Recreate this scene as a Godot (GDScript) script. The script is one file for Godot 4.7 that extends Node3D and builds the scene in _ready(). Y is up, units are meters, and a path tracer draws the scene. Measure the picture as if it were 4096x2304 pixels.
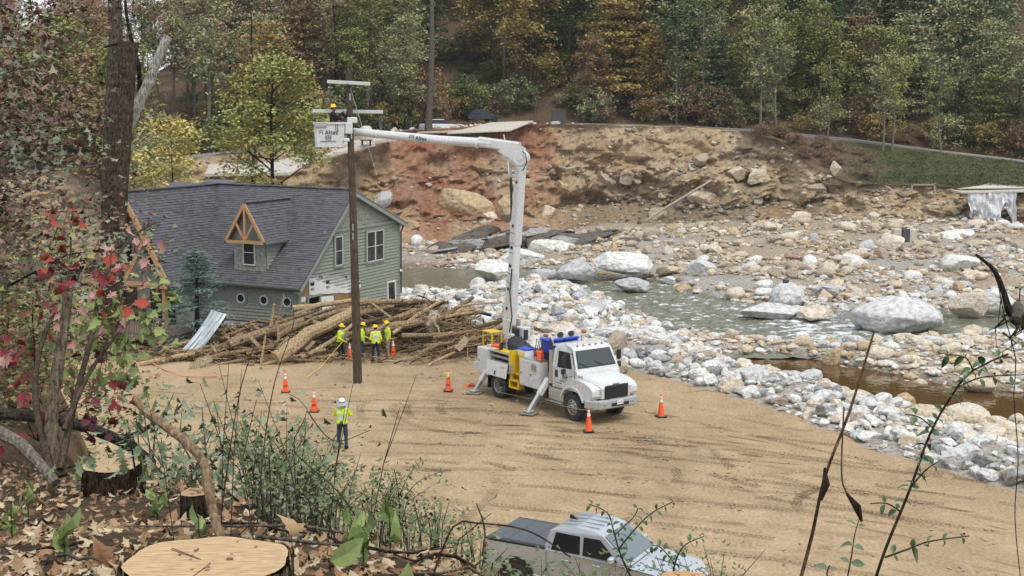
extends Node3D
# A flood-damaged valley: a bucket truck and line crew on a dirt lot, a tilted green house, a log jam,
# a boulder-strewn river and an eroded bank under an autumn hillside. Units are metres, y is up.
var rng:=RandomNumberGenerator.new()
var taken:={}
var M:={}
var noise_a:=FastNoiseLite.new()
var noise_b:=FastNoiseLite.new()
var noise_c:=FastNoiseLite.new()
var t_start:=0
class MB:
	var v:=PackedVector3Array()
	var n:=PackedVector3Array()
	var c:=PackedColorArray()
	var t:=PackedVector2Array()
	var col:=Color(1,1,1)
	var xf:=Transform3D()
	func tri(a: Vector3,b: Vector3,d: Vector3) -> void:
		a = xf*a; b = xf*b; d = xf*d
		var nn:=(b - a).cross(d - a).normalized()
		v.append(a); v.append(d); v.append(b)
		for k in 3:
			n.append(nn); c.append(col); t.append(Vector2.ZERO)
	func tri_n(a: Vector3,b: Vector3,d: Vector3,na: Vector3,nb: Vector3,nd: Vector3) -> void:
		v.append(xf*a); v.append(xf*d); v.append(xf*b)
		n.append((xf.basis*na).normalized()); n.append((xf.basis*nd).normalized()); n.append((xf.basis*nb).normalized())
		for k in 3:
			c.append(col); t.append(Vector2.ZERO)
	func quad(a: Vector3,b: Vector3,d: Vector3,e: Vector3) -> void:
		a = xf*a; b = xf*b; d = xf*d; e = xf*e
		var nn:=(d - a).cross(e - b).normalized()
		v.append(a); v.append(d); v.append(b); v.append(a); v.append(e); v.append(d)
		for k in 6:
			n.append(nn); c.append(col); t.append(Vector2.ZERO)
	func quad_uv(a: Vector3,b: Vector3,d: Vector3,e: Vector3,r:=Rect2(0,0,1,1)) -> void:
		quad(a,b,d,e)
		var s:=t.size() - 6
		var ta:=Vector2(r.position.x,r.end.y)
		var tb:=r.end
		var td:=Vector2(r.end.x,r.position.y)
		var te:=r.position
		t[s] = ta; t[s+1] = td; t[s+2] = tb; t[s+3] = ta; t[s+4] = te; t[s+5] = td
	func box(p: Vector3,s: Vector3,b:=Basis()) -> void:
		var x:=b.x*s.x*0.5
		var y:=b.y*s.y*0.5
		var z:=b.z*s.z*0.5
		quad(p - x - y+z,p+x - y+z,p+x+y+z,p - x+y+z)
		quad(p+x - y - z,p - x - y - z,p - x+y - z,p+x+y - z)
		quad(p+x - y+z,p+x - y - z,p+x+y - z,p+x+y+z)
		quad(p - x - y - z,p - x - y+z,p - x+y+z,p - x+y - z)
		quad(p - x+y+z,p+x+y+z,p+x+y - z,p - x+y - z)
		quad(p - x - y - z,p+x - y - z,p+x - y+z,p - x - y+z)
	func cbox(p: Vector3,s: Vector3,r: float,b:=Basis()) -> void:
		# box with chamfered edges: hull of 24 points
		var h:=s*0.5
		r = minf(r,minf(h.x,minf(h.y,h.z))*0.95)
		var f:=func(i: float,j: float,k: float,ax: int) -> Vector3:
			var q:=Vector3(i*h.x,j*h.y,k*h.z)
			for m in 3:
				if m != ax:
					q[m] -= signf(q[m])*r
			return p+b*q
		for ax in 3:
			var a1:=(ax+1) % 3
			var a2:=(ax+2) % 3
			for sg in [-1.0,1.0]:
				var pts:=[]
				for o in [[-1,-1],[1,-1],[1,1],[-1,1]]:
					var q:=Vector3.ZERO
					q[ax] = sg; q[a1] = o[0]; q[a2] = o[1]
					pts.append(f.call(q.x,q.y,q.z,ax))
				if sg > 0:
					quad(pts[0],pts[1],pts[2],pts[3])
				else:
					quad(pts[3],pts[2],pts[1],pts[0])
			for s1 in [-1.0,1.0]:
				for s2 in [-1.0,1.0]:
					var qa:=Vector3.ZERO
					qa[a1] = s1; qa[a2] = s2
					var lo:=qa; lo[ax] = -1.0
					var hi:=qa; hi[ax] = 1.0
					var e:=[f.call(lo.x,lo.y,lo.z,a1),f.call(hi.x,hi.y,hi.z,a1),f.call(hi.x,hi.y,hi.z,a2),f.call(lo.x,lo.y,lo.z,a2)]
					if s1*s2 < 0:
						quad(e[0],e[1],e[2],e[3])
					else:
						quad(e[3],e[2],e[1],e[0])
		for sx in [-1.0,1.0]:
			for sy in [-1.0,1.0]:
				for sz in [-1.0,1.0]:
					var q0: Vector3 = f.call(sx,sy,sz,0)
					var q1: Vector3 = f.call(sx,sy,sz,1)
					var q2: Vector3 = f.call(sx,sy,sz,2)
					if sx*sy*sz > 0:
						tri(q0,q1,q2)
					else:
						tri(q2,q1,q0)
	func tube(path: PackedVector3Array,rad: PackedFloat32Array,seg:=8,caps:=true,lump:=0.0,sd:=0) -> void:
		var rings:=[]
		var nrm:=[]
		var up:=Vector3(0.13,0.97,0.21)
		var m:=path.size()
		var rr:=RandomNumberGenerator.new()
		rr.seed = sd+7
		for i in m:
			var d:=(path[mini(i+1,m - 1)] - path[maxi(i - 1,0)]).normalized()
			if absf(d.dot(up)) > 0.95:
				up = Vector3(0.9,0.1,0.4)
			var a:=d.cross(up).normalized()
			up = a.cross(d).normalized()
			var ring:=PackedVector3Array()
			var rn:=PackedVector3Array()
			for k in seg:
				var an:=TAU*k/seg
				var o:=a*cos(an)+up*sin(an)
				ring.append(path[i]+o*rad[i]*(1.0+(rr.randf_range(-lump,lump) if lump > 0.0 else 0.0)))
				rn.append(o)
			rings.append(ring)
			nrm.append(rn)
		for i in m - 1:
			for k in seg:
				var k2:=(k+1) % seg
				var a: Vector3 = rings[i][k]; var b: Vector3 = rings[i][k2]
				var d: Vector3 = rings[i+1][k2]; var e: Vector3 = rings[i+1][k]
				if lump > 0.0:
					quad(b,a,e,d)
				else:
					tri_n(b,a,e,nrm[i][k2],nrm[i][k],nrm[i+1][k])
					tri_n(b,e,d,nrm[i][k2],nrm[i+1][k],nrm[i+1][k2])
		if caps:
			for k in seg:
				var k2:=(k+1) % seg
				tri(path[0],rings[0][k],rings[0][k2])
				tri(path[m - 1],rings[m - 1][k2],rings[m - 1][k])
	func rod(a: Vector3,b: Vector3,r0: float,r1:=-1.0,seg:=8) -> void:
		tube(PackedVector3Array([a,b]),PackedFloat32Array([r0,r0 if r1 < 0.0 else r1]),seg)
	func lathe(prof: PackedVector2Array,seg:=16,smooth:=false) -> void:
		# profile: (radius, height) from bottom to top round the y axis
		for i in prof.size() - 1:
			var p:=prof[i]
			var q:=prof[i+1]
			var sl:=Vector2(q.y - p.y,p.x - q.x).normalized()
			for k in seg:
				var a0:=TAU*k/seg
				var a1:=TAU*(k+1)/seg
				var c0:=Vector3(cos(a0),0,sin(a0))
				var c1:=Vector3(cos(a1),0,sin(a1))
				var n0:=c0*sl.x+Vector3(0,sl.y,0)
				var n1:=c1*sl.x+Vector3(0,sl.y,0)
				var a:=c0*p.x+Vector3(0,p.y,0)
				var b:=c1*p.x+Vector3(0,p.y,0)
				var d:=c1*q.x+Vector3(0,q.y,0)
				var e:=c0*q.x+Vector3(0,q.y,0)
				tri_n(a,e,d,n0,n0,n1)
				tri_n(a,d,b,n0,n1,n1)
	func prism(poly: PackedVector2Array,z0: float,z1: float) -> void:
		# polygon in x,y (counter-clockwise seen from +z) extruded from z0 to z1
		var idx:=Geometry2D.triangulate_polygon(poly)
		for k in range(0,idx.size(),3):
			var a:=poly[idx[k]]; var b:=poly[idx[k+1]]; var d:=poly[idx[k+2]]
			if (b - a).cross(d - a) < 0:
				var s:=b; b = d; d = s
			tri(Vector3(a.x,a.y,z1),Vector3(b.x,b.y,z1),Vector3(d.x,d.y,z1))
			tri(Vector3(a.x,a.y,z0),Vector3(d.x,d.y,z0),Vector3(b.x,b.y,z0))
		var ccw:=not Geometry2D.is_polygon_clockwise(poly)
		for k in poly.size():
			var a:=poly[k]; var b:=poly[(k+1) % poly.size()]
			if not ccw:
				var s:=a; a = b; b = s
			quad(Vector3(a.x,a.y,z0),Vector3(b.x,b.y,z0),Vector3(b.x,b.y,z1),Vector3(a.x,a.y,z1))
	func mesh() -> ArrayMesh:
		var arr:=[]
		arr.resize(Mesh.ARRAY_MAX)
		arr[Mesh.ARRAY_VERTEX] = v
		arr[Mesh.ARRAY_NORMAL] = n
		arr[Mesh.ARRAY_COLOR] = c
		arr[Mesh.ARRAY_TEX_UV] = t
		var am:=ArrayMesh.new()
		am.add_surface_from_arrays(Mesh.PRIMITIVE_TRIANGLES,arr)
		return am
func numbered(called: String) -> String:
	var k: int = taken.get(called,-1)+1
	taken[called] = k
	return called if k == 0 else "%s_%03d" % [called, k]
func thing(called: String, label: String, category: String, at := Vector3.ZERO, turn := 0.0, group := "") -> Node3D:
	var o:=Node3D.new()
	o.name = numbered(called)
	add_child(o)
	o.position = at
	o.rotation.y = turn
	tag(o,label,category,group)
	return o
func tag(o: Node, label: String, category := "", group := "", kind := "") -> void:
	if label: o.set_meta("label", label)
	if category: o.set_meta("category", category)
	if group: o.set_meta("group", group)
	if kind: o.set_meta("kind", kind)
func obj(called: String,me: Mesh,m: Material,parent: Node = null) -> MeshInstance3D:
	var o:=MeshInstance3D.new()
	o.mesh = me
	o.material_override = m
	if parent == null:
		o.name = numbered(called)
		add_child(o)
	else:
		o.name = called
		parent.add_child(o,true)
	return o
func structure(called: String,me: Mesh,m: Material) -> MeshInstance3D:
	var o:=obj(called,me,m)
	o.set_meta("kind", "structure")
	return o
func scatter(called: String,label: String,me: Mesh,m: Material,where: Array,cols: PackedColorArray,parent: Node = null) -> MultiMeshInstance3D:
	var mm:=MultiMesh.new()
	mm.transform_format = MultiMesh.TRANSFORM_3D
	mm.use_colors = cols.size() > 0
	mm.mesh = me
	mm.instance_count = where.size()
	for i in where.size():
		mm.set_instance_transform(i,where[i])
		if cols.size() > 0:
			mm.set_instance_color(i,cols[i])
	var o:=MultiMeshInstance3D.new()
	o.multimesh = mm
	o.material_override = m
	if parent == null:
		o.name = numbered(called)
		add_child(o)
	else:
		o.name = called
		parent.add_child(o,true)
	o.set_meta("kind", "stuff")
	if label: o.set_meta("label", label)
	return o
func lin(r: float,g: float,b: float) -> Color:
	return Color(r,g,b).linear_to_srgb()
func mat(key: String,c: Color,rough:=0.8,metal:=0.0) -> StandardMaterial3D:
	# c holds real-world (linear) base colour values
	var m:=StandardMaterial3D.new()
	m.resource_name = key
	m.albedo_color = c.linear_to_srgb()
	m.roughness = rough
	m.metallic = metal
	M[key] = m
	return m
func noise_tex(sd: int,freq: float,oct: int,lo: Color,hi: Color,size:=512,mid:=Color(0,0,0,0),kind:=FastNoiseLite.TYPE_SIMPLEX_SMOOTH) -> NoiseTexture2D:
	var nz:=FastNoiseLite.new()
	nz.seed = sd
	nz.noise_type = kind
	nz.frequency = freq
	nz.fractal_octaves = oct
	var t:=NoiseTexture2D.new()
	t.width = size
	t.height = size
	t.seamless = true
	t.noise = nz
	var g:=Gradient.new()
	g.set_color(0,lo)
	g.set_color(1,hi)
	g.set_offset(0,0.12)
	g.set_offset(1,0.88)
	if mid.a > 0.0:
		g.add_point(0.5,mid)
	t.color_ramp = g
	return t
func bump_tex(sd: int,freq: float,oct: int,strength: float,size:=512,kind:=FastNoiseLite.TYPE_SIMPLEX_SMOOTH) -> NoiseTexture2D:
	var nz:=FastNoiseLite.new()
	nz.seed = sd
	nz.noise_type = kind
	nz.frequency = freq
	nz.fractal_octaves = oct
	var t:=NoiseTexture2D.new()
	t.width = size
	t.height = size
	t.seamless = true
	t.as_normal_map = true
	t.bump_strength = strength
	t.noise = nz
	return t
func tripl(m: StandardMaterial3D,albedo: Texture2D,normal: Texture2D,scale: float,nscale:=1.0,world:=true) -> StandardMaterial3D:
	m.uv1_triplanar = true
	m.uv1_world_triplanar = world
	m.uv1_scale = Vector3.ONE*scale
	m.albedo_texture = albedo
	if normal:
		m.normal_enabled = true
		m.normal_texture = normal
		m.normal_scale = nscale
	return m
func sstep(a: float,b: float,x: float) -> float:
	var t:=clampf((x - a)/(b - a),0.0,1.0)
	return t*t*(3.0 - 2.0*t)
func curve(pts: Array,x: float) -> float:
	# piecewise smooth function through [x, y] pairs
	if x <= pts[0][0]: return pts[0][1]
	for i in pts.size() - 1:
		if x < pts[i+1][0]:
			return lerpf(pts[i][1],pts[i+1][1],sstep(pts[i][0],pts[i+1][0],x))
	return pts[-1][1]
func near_line(p: Vector2,pts: PackedVector2Array) -> float:
	var best:=1e9
	for i in pts.size() - 1:
		best = minf(best,p.distance_to(Geometry2D.get_closest_point_to_segment(p,pts[i],pts[i+1])))
	return best
func stage(what: String) -> void:
	print("%6d ms  %s" % [Time.get_ticks_msec() - t_start, what])
const LOT:=[Vector2(-30,-64),Vector2(-17,-62),Vector2(-12,-61),Vector2(-6,-64),Vector2(-2.5,-64.5),Vector2(2.5,-63),Vector2(6.1,-58.9),Vector2(10.15,-53.1),Vector2(13,-45.6),Vector2(16.2,-39.9),Vector2(20,-34),Vector2(24,-27),Vector2(26,-16),Vector2(-30,-16)]
const PAD:=[Vector2(-40,-84),Vector2(-24,-84),Vector2(-10,-80),Vector2(-4,-74),Vector2(-1,-66),Vector2(2.5,-63),Vector2(6.1,-58.9),Vector2(10.15,-53.1),Vector2(13,-45.6),Vector2(16.2,-39.9),Vector2(20,-34),Vector2(24,-27),Vector2(26,-16),Vector2(-40,-16)]
const CHAN:=[Vector2(-60,-104),Vector2(-25,-107),Vector2(-12,-108),Vector2(-2,-105),Vector2(7,-99),Vector2(10.5,-90),Vector2(14.5,-83.5),Vector2(20,-80),Vector2(30,-83),Vector2(45,-89),Vector2(80,-96)]
const POOL:=[Vector2(13.2,-69),Vector2(16,-65),Vector2(20,-61),Vector2(25,-57.5),Vector2(34,-53),Vector2(46,-50)]
const WATER:=-1.5
var lot_poly:=PackedVector2Array(LOT)
var pad_poly:=PackedVector2Array(PAD)
var chan:=PackedVector2Array(CHAN)
var pool:=PackedVector2Array(POOL)
func poly_dist(p: Vector2,poly: PackedVector2Array) -> float:
	# distance outside the polygon, negative inside
	var best:=1e9
	for i in poly.size():
		best = minf(best,p.distance_to(Geometry2D.get_closest_point_to_segment(p,poly[i],poly[(i+1) % poly.size()])))
	return -best if Geometry2D.is_point_in_polygon(p,poly) else best
func hill_near(x: float,z: float) -> float:
	# the wooded slope the picture is taken from
	var d:=-z
	var crest:=curve([[-8.0,21.0],[-5.5,14.5],[-3.6,11.0],[-2.6,9.4],[-1.9,8.0],[-1.2,6.4],[-0.4,5.6],[0.3,3.6],[3.0,3.0]],x) if x > -8.0 else 21.0+(-8.0 - x)*1.35
	var over:=maxf(0.0,d - crest)
	var y:=minf(10.5,11.36 - 0.2325*d) - 0.78*(sqrt(over*over+0.6) - 0.7746)
	y += 1.9*exp(-pow((x+8.8)/3.0,2.0) - pow((z+19.0)/5.0,2.0))
	y += noise_a.get_noise_2d(x*3.0,z*3.0)*0.16+noise_b.get_noise_2d(x*9.0,z*9.0)*0.05
	return y
func chan_z(x: float) -> float:
	for i in chan.size() - 1:
		if x < chan[i+1].x:
			return lerpf(chan[i].y,chan[i+1].y,(x - chan[i].x)/(chan[i+1].x - chan[i].x))
	return chan[-1].y
func ground_y(x: float,z: float) -> float:
	var p:=Vector2(x,z)
	var e:=poly_dist(p,pad_poly)
	if e < -1.0:
		return -0.12+noise_a.get_noise_2d(x*2.0,z*2.0)*0.05
	var far:=z < chan_z(x)
	var y:=0.0
	if far:
		var foot:=row(BASE,x)
		y = lerpf(-1.25,foot.y+0.15,sstep(chan_z(x) - 3.0,foot.z - 1.0,z))
		y += noise_a.get_noise_2d(x*1.5,z*1.5)*(0.35 if x > 2.0 else 0.15)
	else:
		y = -0.12 - 1.2*sstep(0.5,11.0,e)
		y += 2.5*exp(-pow((x - 2.0)/6.0,2.0) - pow((z+80.0)/7.5,2.0))
		y += 0.85*exp(-pow((x - 6.5)/5.0,2.0) - pow((z+68.0)/7.0,2.0))
		y += 0.7*exp(-pow(e - 2.6,2.0)/3.5)*sstep(3.0,8.0,x)
		y += 0.5*exp(-pow((x - 27.0)/9.0,2.0) - pow((z+71.0)/4.0,2.0))*1.4
		y += noise_a.get_noise_2d(x*2.0,z*2.0)*0.22
	var c:=near_line(p,chan)
	var half:=5.2+1.6*noise_b.get_noise_2d(x*1.1,z*1.1)+1.6*sstep(14.0,6.0,x)
	y = lerpf(-2.3,y,sstep(half - 1.2,half+2.2,c))
	var q:=near_line(p,pool)
	var qh:=2.9+1.6*noise_b.get_noise_2d(x*1.7+40.0,z*1.7)
	y = lerpf(minf(y,-1.95),y,sstep(qh - 0.8,qh+1.6,q))
	return y
const TOP:=[[-70.0,-108.0,5.2],[-45.0,-117.0,6.2],[-26.0,-130.0,7.9],[-17.0,-139.0,9.3],[-10.0,-143.0,10.0],[0.0,-145.0,10.45],[8.0,-145.0,10.55],[18.0,-144.0,10.35],[25.0,-141.5,9.9],[28.0,-138.0,9.0],[30.0,-133.5,6.8],[33.5,-129.0,4.9],[42.0,-125.5,4.75],[48.0,-121.5,4.65],[60.0,-119.0,4.5],[90.0,-117.0,4.3]]
const BASE:=[[-70.0,-100.0,-1.2],[-45.0,-106.0,-1.2],[-26.0,-117.0,-1.2],[-14.0,-124.0,-1.1],[-7.0,-126.5,-1.0],[0.0,-130.0,-0.8],[8.0,-135.0,0.0],[18.0,-135.0,0.4],[26.0,-129.5,1.0],[34.0,-124.0,1.6],[42.0,-120.5,1.6],[50.0,-117.5,1.5],[60.0,-114.5,1.3],[90.0,-111.0,1.0]]
const ROAD:=[[-75.0,-110.5,4.9],[-46.0,-119.8,6.2],[-27.5,-133.0,7.95],[-18.0,-142.0,9.3],[-10.0,-146.5,10.0],[0.0,-148.0,10.45],[8.0,-148.0,10.6],[18.0,-147.2,10.4],[28.0,-146.5,9.95],[38.0,-145.0,8.9],[48.0,-142.5,7.55],[58.0,-138.5,6.35],[75.0,-130.0,5.2],[100.0,-122.0,4.6]]
func row(tab: Array,x: float) -> Vector3:
	if x <= tab[0][0]: return Vector3(x,tab[0][2],tab[0][1])
	for i in tab.size() - 1:
		if x < tab[i+1][0]:
			var f: float = (x - tab[i][0])/(tab[i+1][0] - tab[i][0])
			return Vector3(x,lerpf(tab[i][2],tab[i+1][2],f),lerpf(tab[i][1],tab[i+1][1],f))
	return Vector3(x,tab[-1][2],tab[-1][1])
func hill_far(x: float,z: float) -> float:
	# the wooded valley side beyond the road
	var r:=row(ROAD,x)
	var d:=r.z - z - 2.6
	var steep:=curve([[-110.0,0.04],[-65.0,0.10],[-45.0,0.19],[-30.0,0.28],[-10.0,0.38],[10.0,0.46],[90.0,0.5]],x)
	if d < 0.0:
		return r.y - 0.06
	return r.y - 0.06+steep*(d - 3.0*(1.0 - exp(-d/3.0)))+noise_a.get_noise_2d(x*0.6,z*0.6)*minf(1.0,d*0.1)
func bench_y(x: float,z: float) -> float:
	# lawn and brush between the cut bank and the road on the right, verge elsewhere
	var a:=row(TOP,x)
	var b:=row(ROAD,x)
	var f:=clampf((a.z - z)/maxf(0.5,a.z - b.z),0.0,1.0)
	return lerpf(a.y,b.y,f) - 0.06+noise_b.get_noise_2d(x*3.0,z*3.0)*0.1
func sheet(x0: float,x1: float,nx: int,z0: float,z1: float,nz: int,h: Callable,colour: Callable,uv:=Rect2(),zpow:=1.0) -> ArrayMesh:
	var v:=PackedVector3Array()
	var c:=PackedColorArray()
	var t:=PackedVector2Array()
	var idx:=PackedInt32Array()
	for j in nz+1:
		var z:=lerpf(z0,z1,pow(float(j)/nz,zpow))
		for i in nx+1:
			var x:=lerpf(x0,x1,float(i)/nx)
			var y: float = h.call(x,z)
			v.append(Vector3(x,y,z))
			c.append(colour.call(x,y,z))
			t.append(Vector2((x - uv.position.x)/maxf(uv.size.x,0.001),(z - uv.position.y)/maxf(uv.size.y,0.001)))
	for j in nz:
		for i in nx:
			var a:=j*(nx+1)+i
			idx.append_array([a,a+nx+2,a+1,a,a+nx+1,a+nx+2] if z1 > z0 else [a,a+1,a+nx+2,a,a+nx+2,a+nx+1])
	return grid_mesh(v,c,t,idx)
func grid_mesh(v: PackedVector3Array,c: PackedColorArray,t: PackedVector2Array,idx: PackedInt32Array) -> ArrayMesh:
	var n:=PackedVector3Array()
	n.resize(v.size())
	for k in range(0,idx.size(),3):
		var f:=(v[idx[k+2]] - v[idx[k]]).cross(v[idx[k+1]] - v[idx[k]])
		n[idx[k]] += f
		n[idx[k+1]] += f
		n[idx[k+2]] += f
	for k in n.size():
		n[k] = n[k].normalized()
	var arr:=[]
	arr.resize(Mesh.ARRAY_MAX)
	arr[Mesh.ARRAY_VERTEX] = v
	arr[Mesh.ARRAY_NORMAL] = n
	arr[Mesh.ARRAY_COLOR] = c
	if t.size() == v.size():
		arr[Mesh.ARRAY_TEX_UV] = t
	arr[Mesh.ARRAY_INDEX] = idx
	var am:=ArrayMesh.new()
	am.add_surface_from_arrays(Mesh.PRIMITIVE_TRIANGLES,arr)
	return am
func set_camera_and_light() -> void:
	var cam:=Camera3D.new()
	cam.name = "camera"
	cam.fov = rad_to_deg(2.0*atan(288.0/1300.0))
	cam.near = 0.1
	cam.far = 1500.0
	add_child(cam)
	cam.position = Vector3(0,12,0)
	cam.rotation_degrees = Vector3(-7.75,0,0)
	cam.current = true
	var env:=Environment.new()
	env.background_mode = Environment.BG_SKY
	var sm:=ProceduralSkyMaterial.new()
	sm.sky_top_color = Color(0.80,0.84,0.90)
	sm.sky_horizon_color = Color(0.90,0.92,0.95)
	sm.sky_curve = 0.25
	sm.ground_bottom_color = Color(0.30,0.28,0.25)
	sm.ground_horizon_color = Color(0.55,0.55,0.55)
	sm.sun_angle_max = 1.0
	var sky:=Sky.new()
	sky.sky_material = sm
	env.sky = sky
	env.tonemap_mode = Environment.TONE_MAPPER_LINEAR
	env.tonemap_exposure = 1.64
	env.fog_enabled = true
	env.fog_density = 0.00014
	env.fog_light_color = Color(0.88,0.90,0.92)
	env.sdfgi_enabled = true
	env.ssao_enabled = true
	env.ssil_enabled = true
	var we:=WorldEnvironment.new()
	we.name = "world_environment"
	we.environment = env
	add_child(we)
	var sun:=DirectionalLight3D.new()
	sun.name = "sun"
	sun.light_energy = 0.5
	sun.light_angular_distance = 24.0
	sun.light_color = Color(1.0,0.985,0.955)
	sun.shadow_enabled = true
	add_child(sun)
	sun.rotation_degrees = Vector3(-58,28,0)
func make_materials() -> void:
	noise_a.seed = 11; noise_a.frequency = 0.06; noise_a.fractal_octaves = 4
	noise_b.seed = 23; noise_b.frequency = 0.05; noise_b.fractal_octaves = 3
	noise_c.seed = 37; noise_c.frequency = 0.02; noise_c.fractal_octaves = 4
	var speck:=noise_tex(3,0.03,5,Color(0.62,0.61,0.60),Color(1,1,1))
	var coarse:=noise_tex(5,0.012,5,Color(0.55,0.53,0.50),Color(1,1,1))
	var stone:=noise_tex(8,0.018,6,Color(0.70,0.69,0.67),Color(1,1,1),512,Color(0.92,0.91,0.90))
	var nm_fine:=bump_tex(4,0.04,5,10.0)
	var nm_stone:=bump_tex(6,0.02,6,16.0)
	var nm_lump:=bump_tex(9,0.015,5,20.0)
	M.faint = noise_tex(7,0.02,5,Color(0.84,0.83,0.81),Color(1,1,1))
	M.speck = speck; M.coarse = coarse; M.stone_tex = stone
	M.nm_fine = nm_fine; M.nm_stone = nm_stone; M.nm_lump = nm_lump
	var m: StandardMaterial3D
	for k in ["soil", "gravel", "bank", "forest_floor", "litter_soil"]:
		m = mat(k,Color(1,1,1),0.95)
		m.vertex_color_use_as_albedo = true
		m.metallic_specular = 0.2
	tripl(M.soil,speck,nm_fine,0.7,0.8)
	tripl(M.gravel,stone,nm_stone,0.35,1.2)
	tripl(M.bank,stone,nm_lump,0.16,1.1)
	tripl(M.forest_floor,stone,nm_lump,0.3,1.5)
	tripl(M.litter_soil,stone,nm_lump,1.2,1.3)
	m = mat("rock", Color(1, 1, 1), 0.85)
	m.vertex_color_use_as_albedo = true
	m.metallic_specular = 0.3
	tripl(m,stone,nm_stone,0.5,1.0)
	m = mat("rock_big", Color(1, 1, 1), 0.85)
	m.vertex_color_use_as_albedo = true
	m.metallic_specular = 0.3
	tripl(m,stone,nm_stone,0.22,0.8)
	m = mat("water", Color(1, 1, 1), 0.12)
	m.vertex_color_use_as_albedo = true
	m.metallic_specular = 0.32
	tripl(m,null,bump_tex(14,0.012,4,9.0),0.35,0.42)
	m = mat("pool_water", Color(0.085, 0.042, 0.012), 0.05)
	m.metallic_specular = 0.5
	tripl(m,null,bump_tex(15,0.01,3,4.0),0.3,0.35)
	m = mat("foam", Color(0.62, 0.66, 0.66), 0.7)
	m = mat("leaf", Color(1, 1, 1), 0.7)
	m.vertex_color_use_as_albedo = true
	m.metallic_specular = 0.3
	m.backlight = Color(0.5,0.5,0.32)
	m = mat("bark", Color(1, 1, 1), 0.95)
	m.vertex_color_use_as_albedo = true
	m.metallic_specular = 0.15
	tripl(m,coarse,nm_stone,1.3,1.2,false)
	m = mat("paint", Color(1, 1, 1), 0.35)
	m.vertex_color_use_as_albedo = true
	m = mat("matte", Color(1, 1, 1), 0.85)
	m.vertex_color_use_as_albedo = true
	m.metallic_specular = 0.25
	mat("white_paint", Color(0.66, 0.67, 0.68), 0.35)
	mat("black_rubber", Color(0.022, 0.022, 0.022), 0.8)
	mat("dark_glass", Color(0.012, 0.014, 0.016), 0.06)
	mat("metal", Color(0.45, 0.46, 0.47), 0.4, 0.9)
	mat("dark_metal", Color(0.05, 0.05, 0.055), 0.5, 0.6)
	mat("black_plastic", Color(0.015, 0.015, 0.017), 0.45)
var clod_at:=PackedVector2Array()
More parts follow.
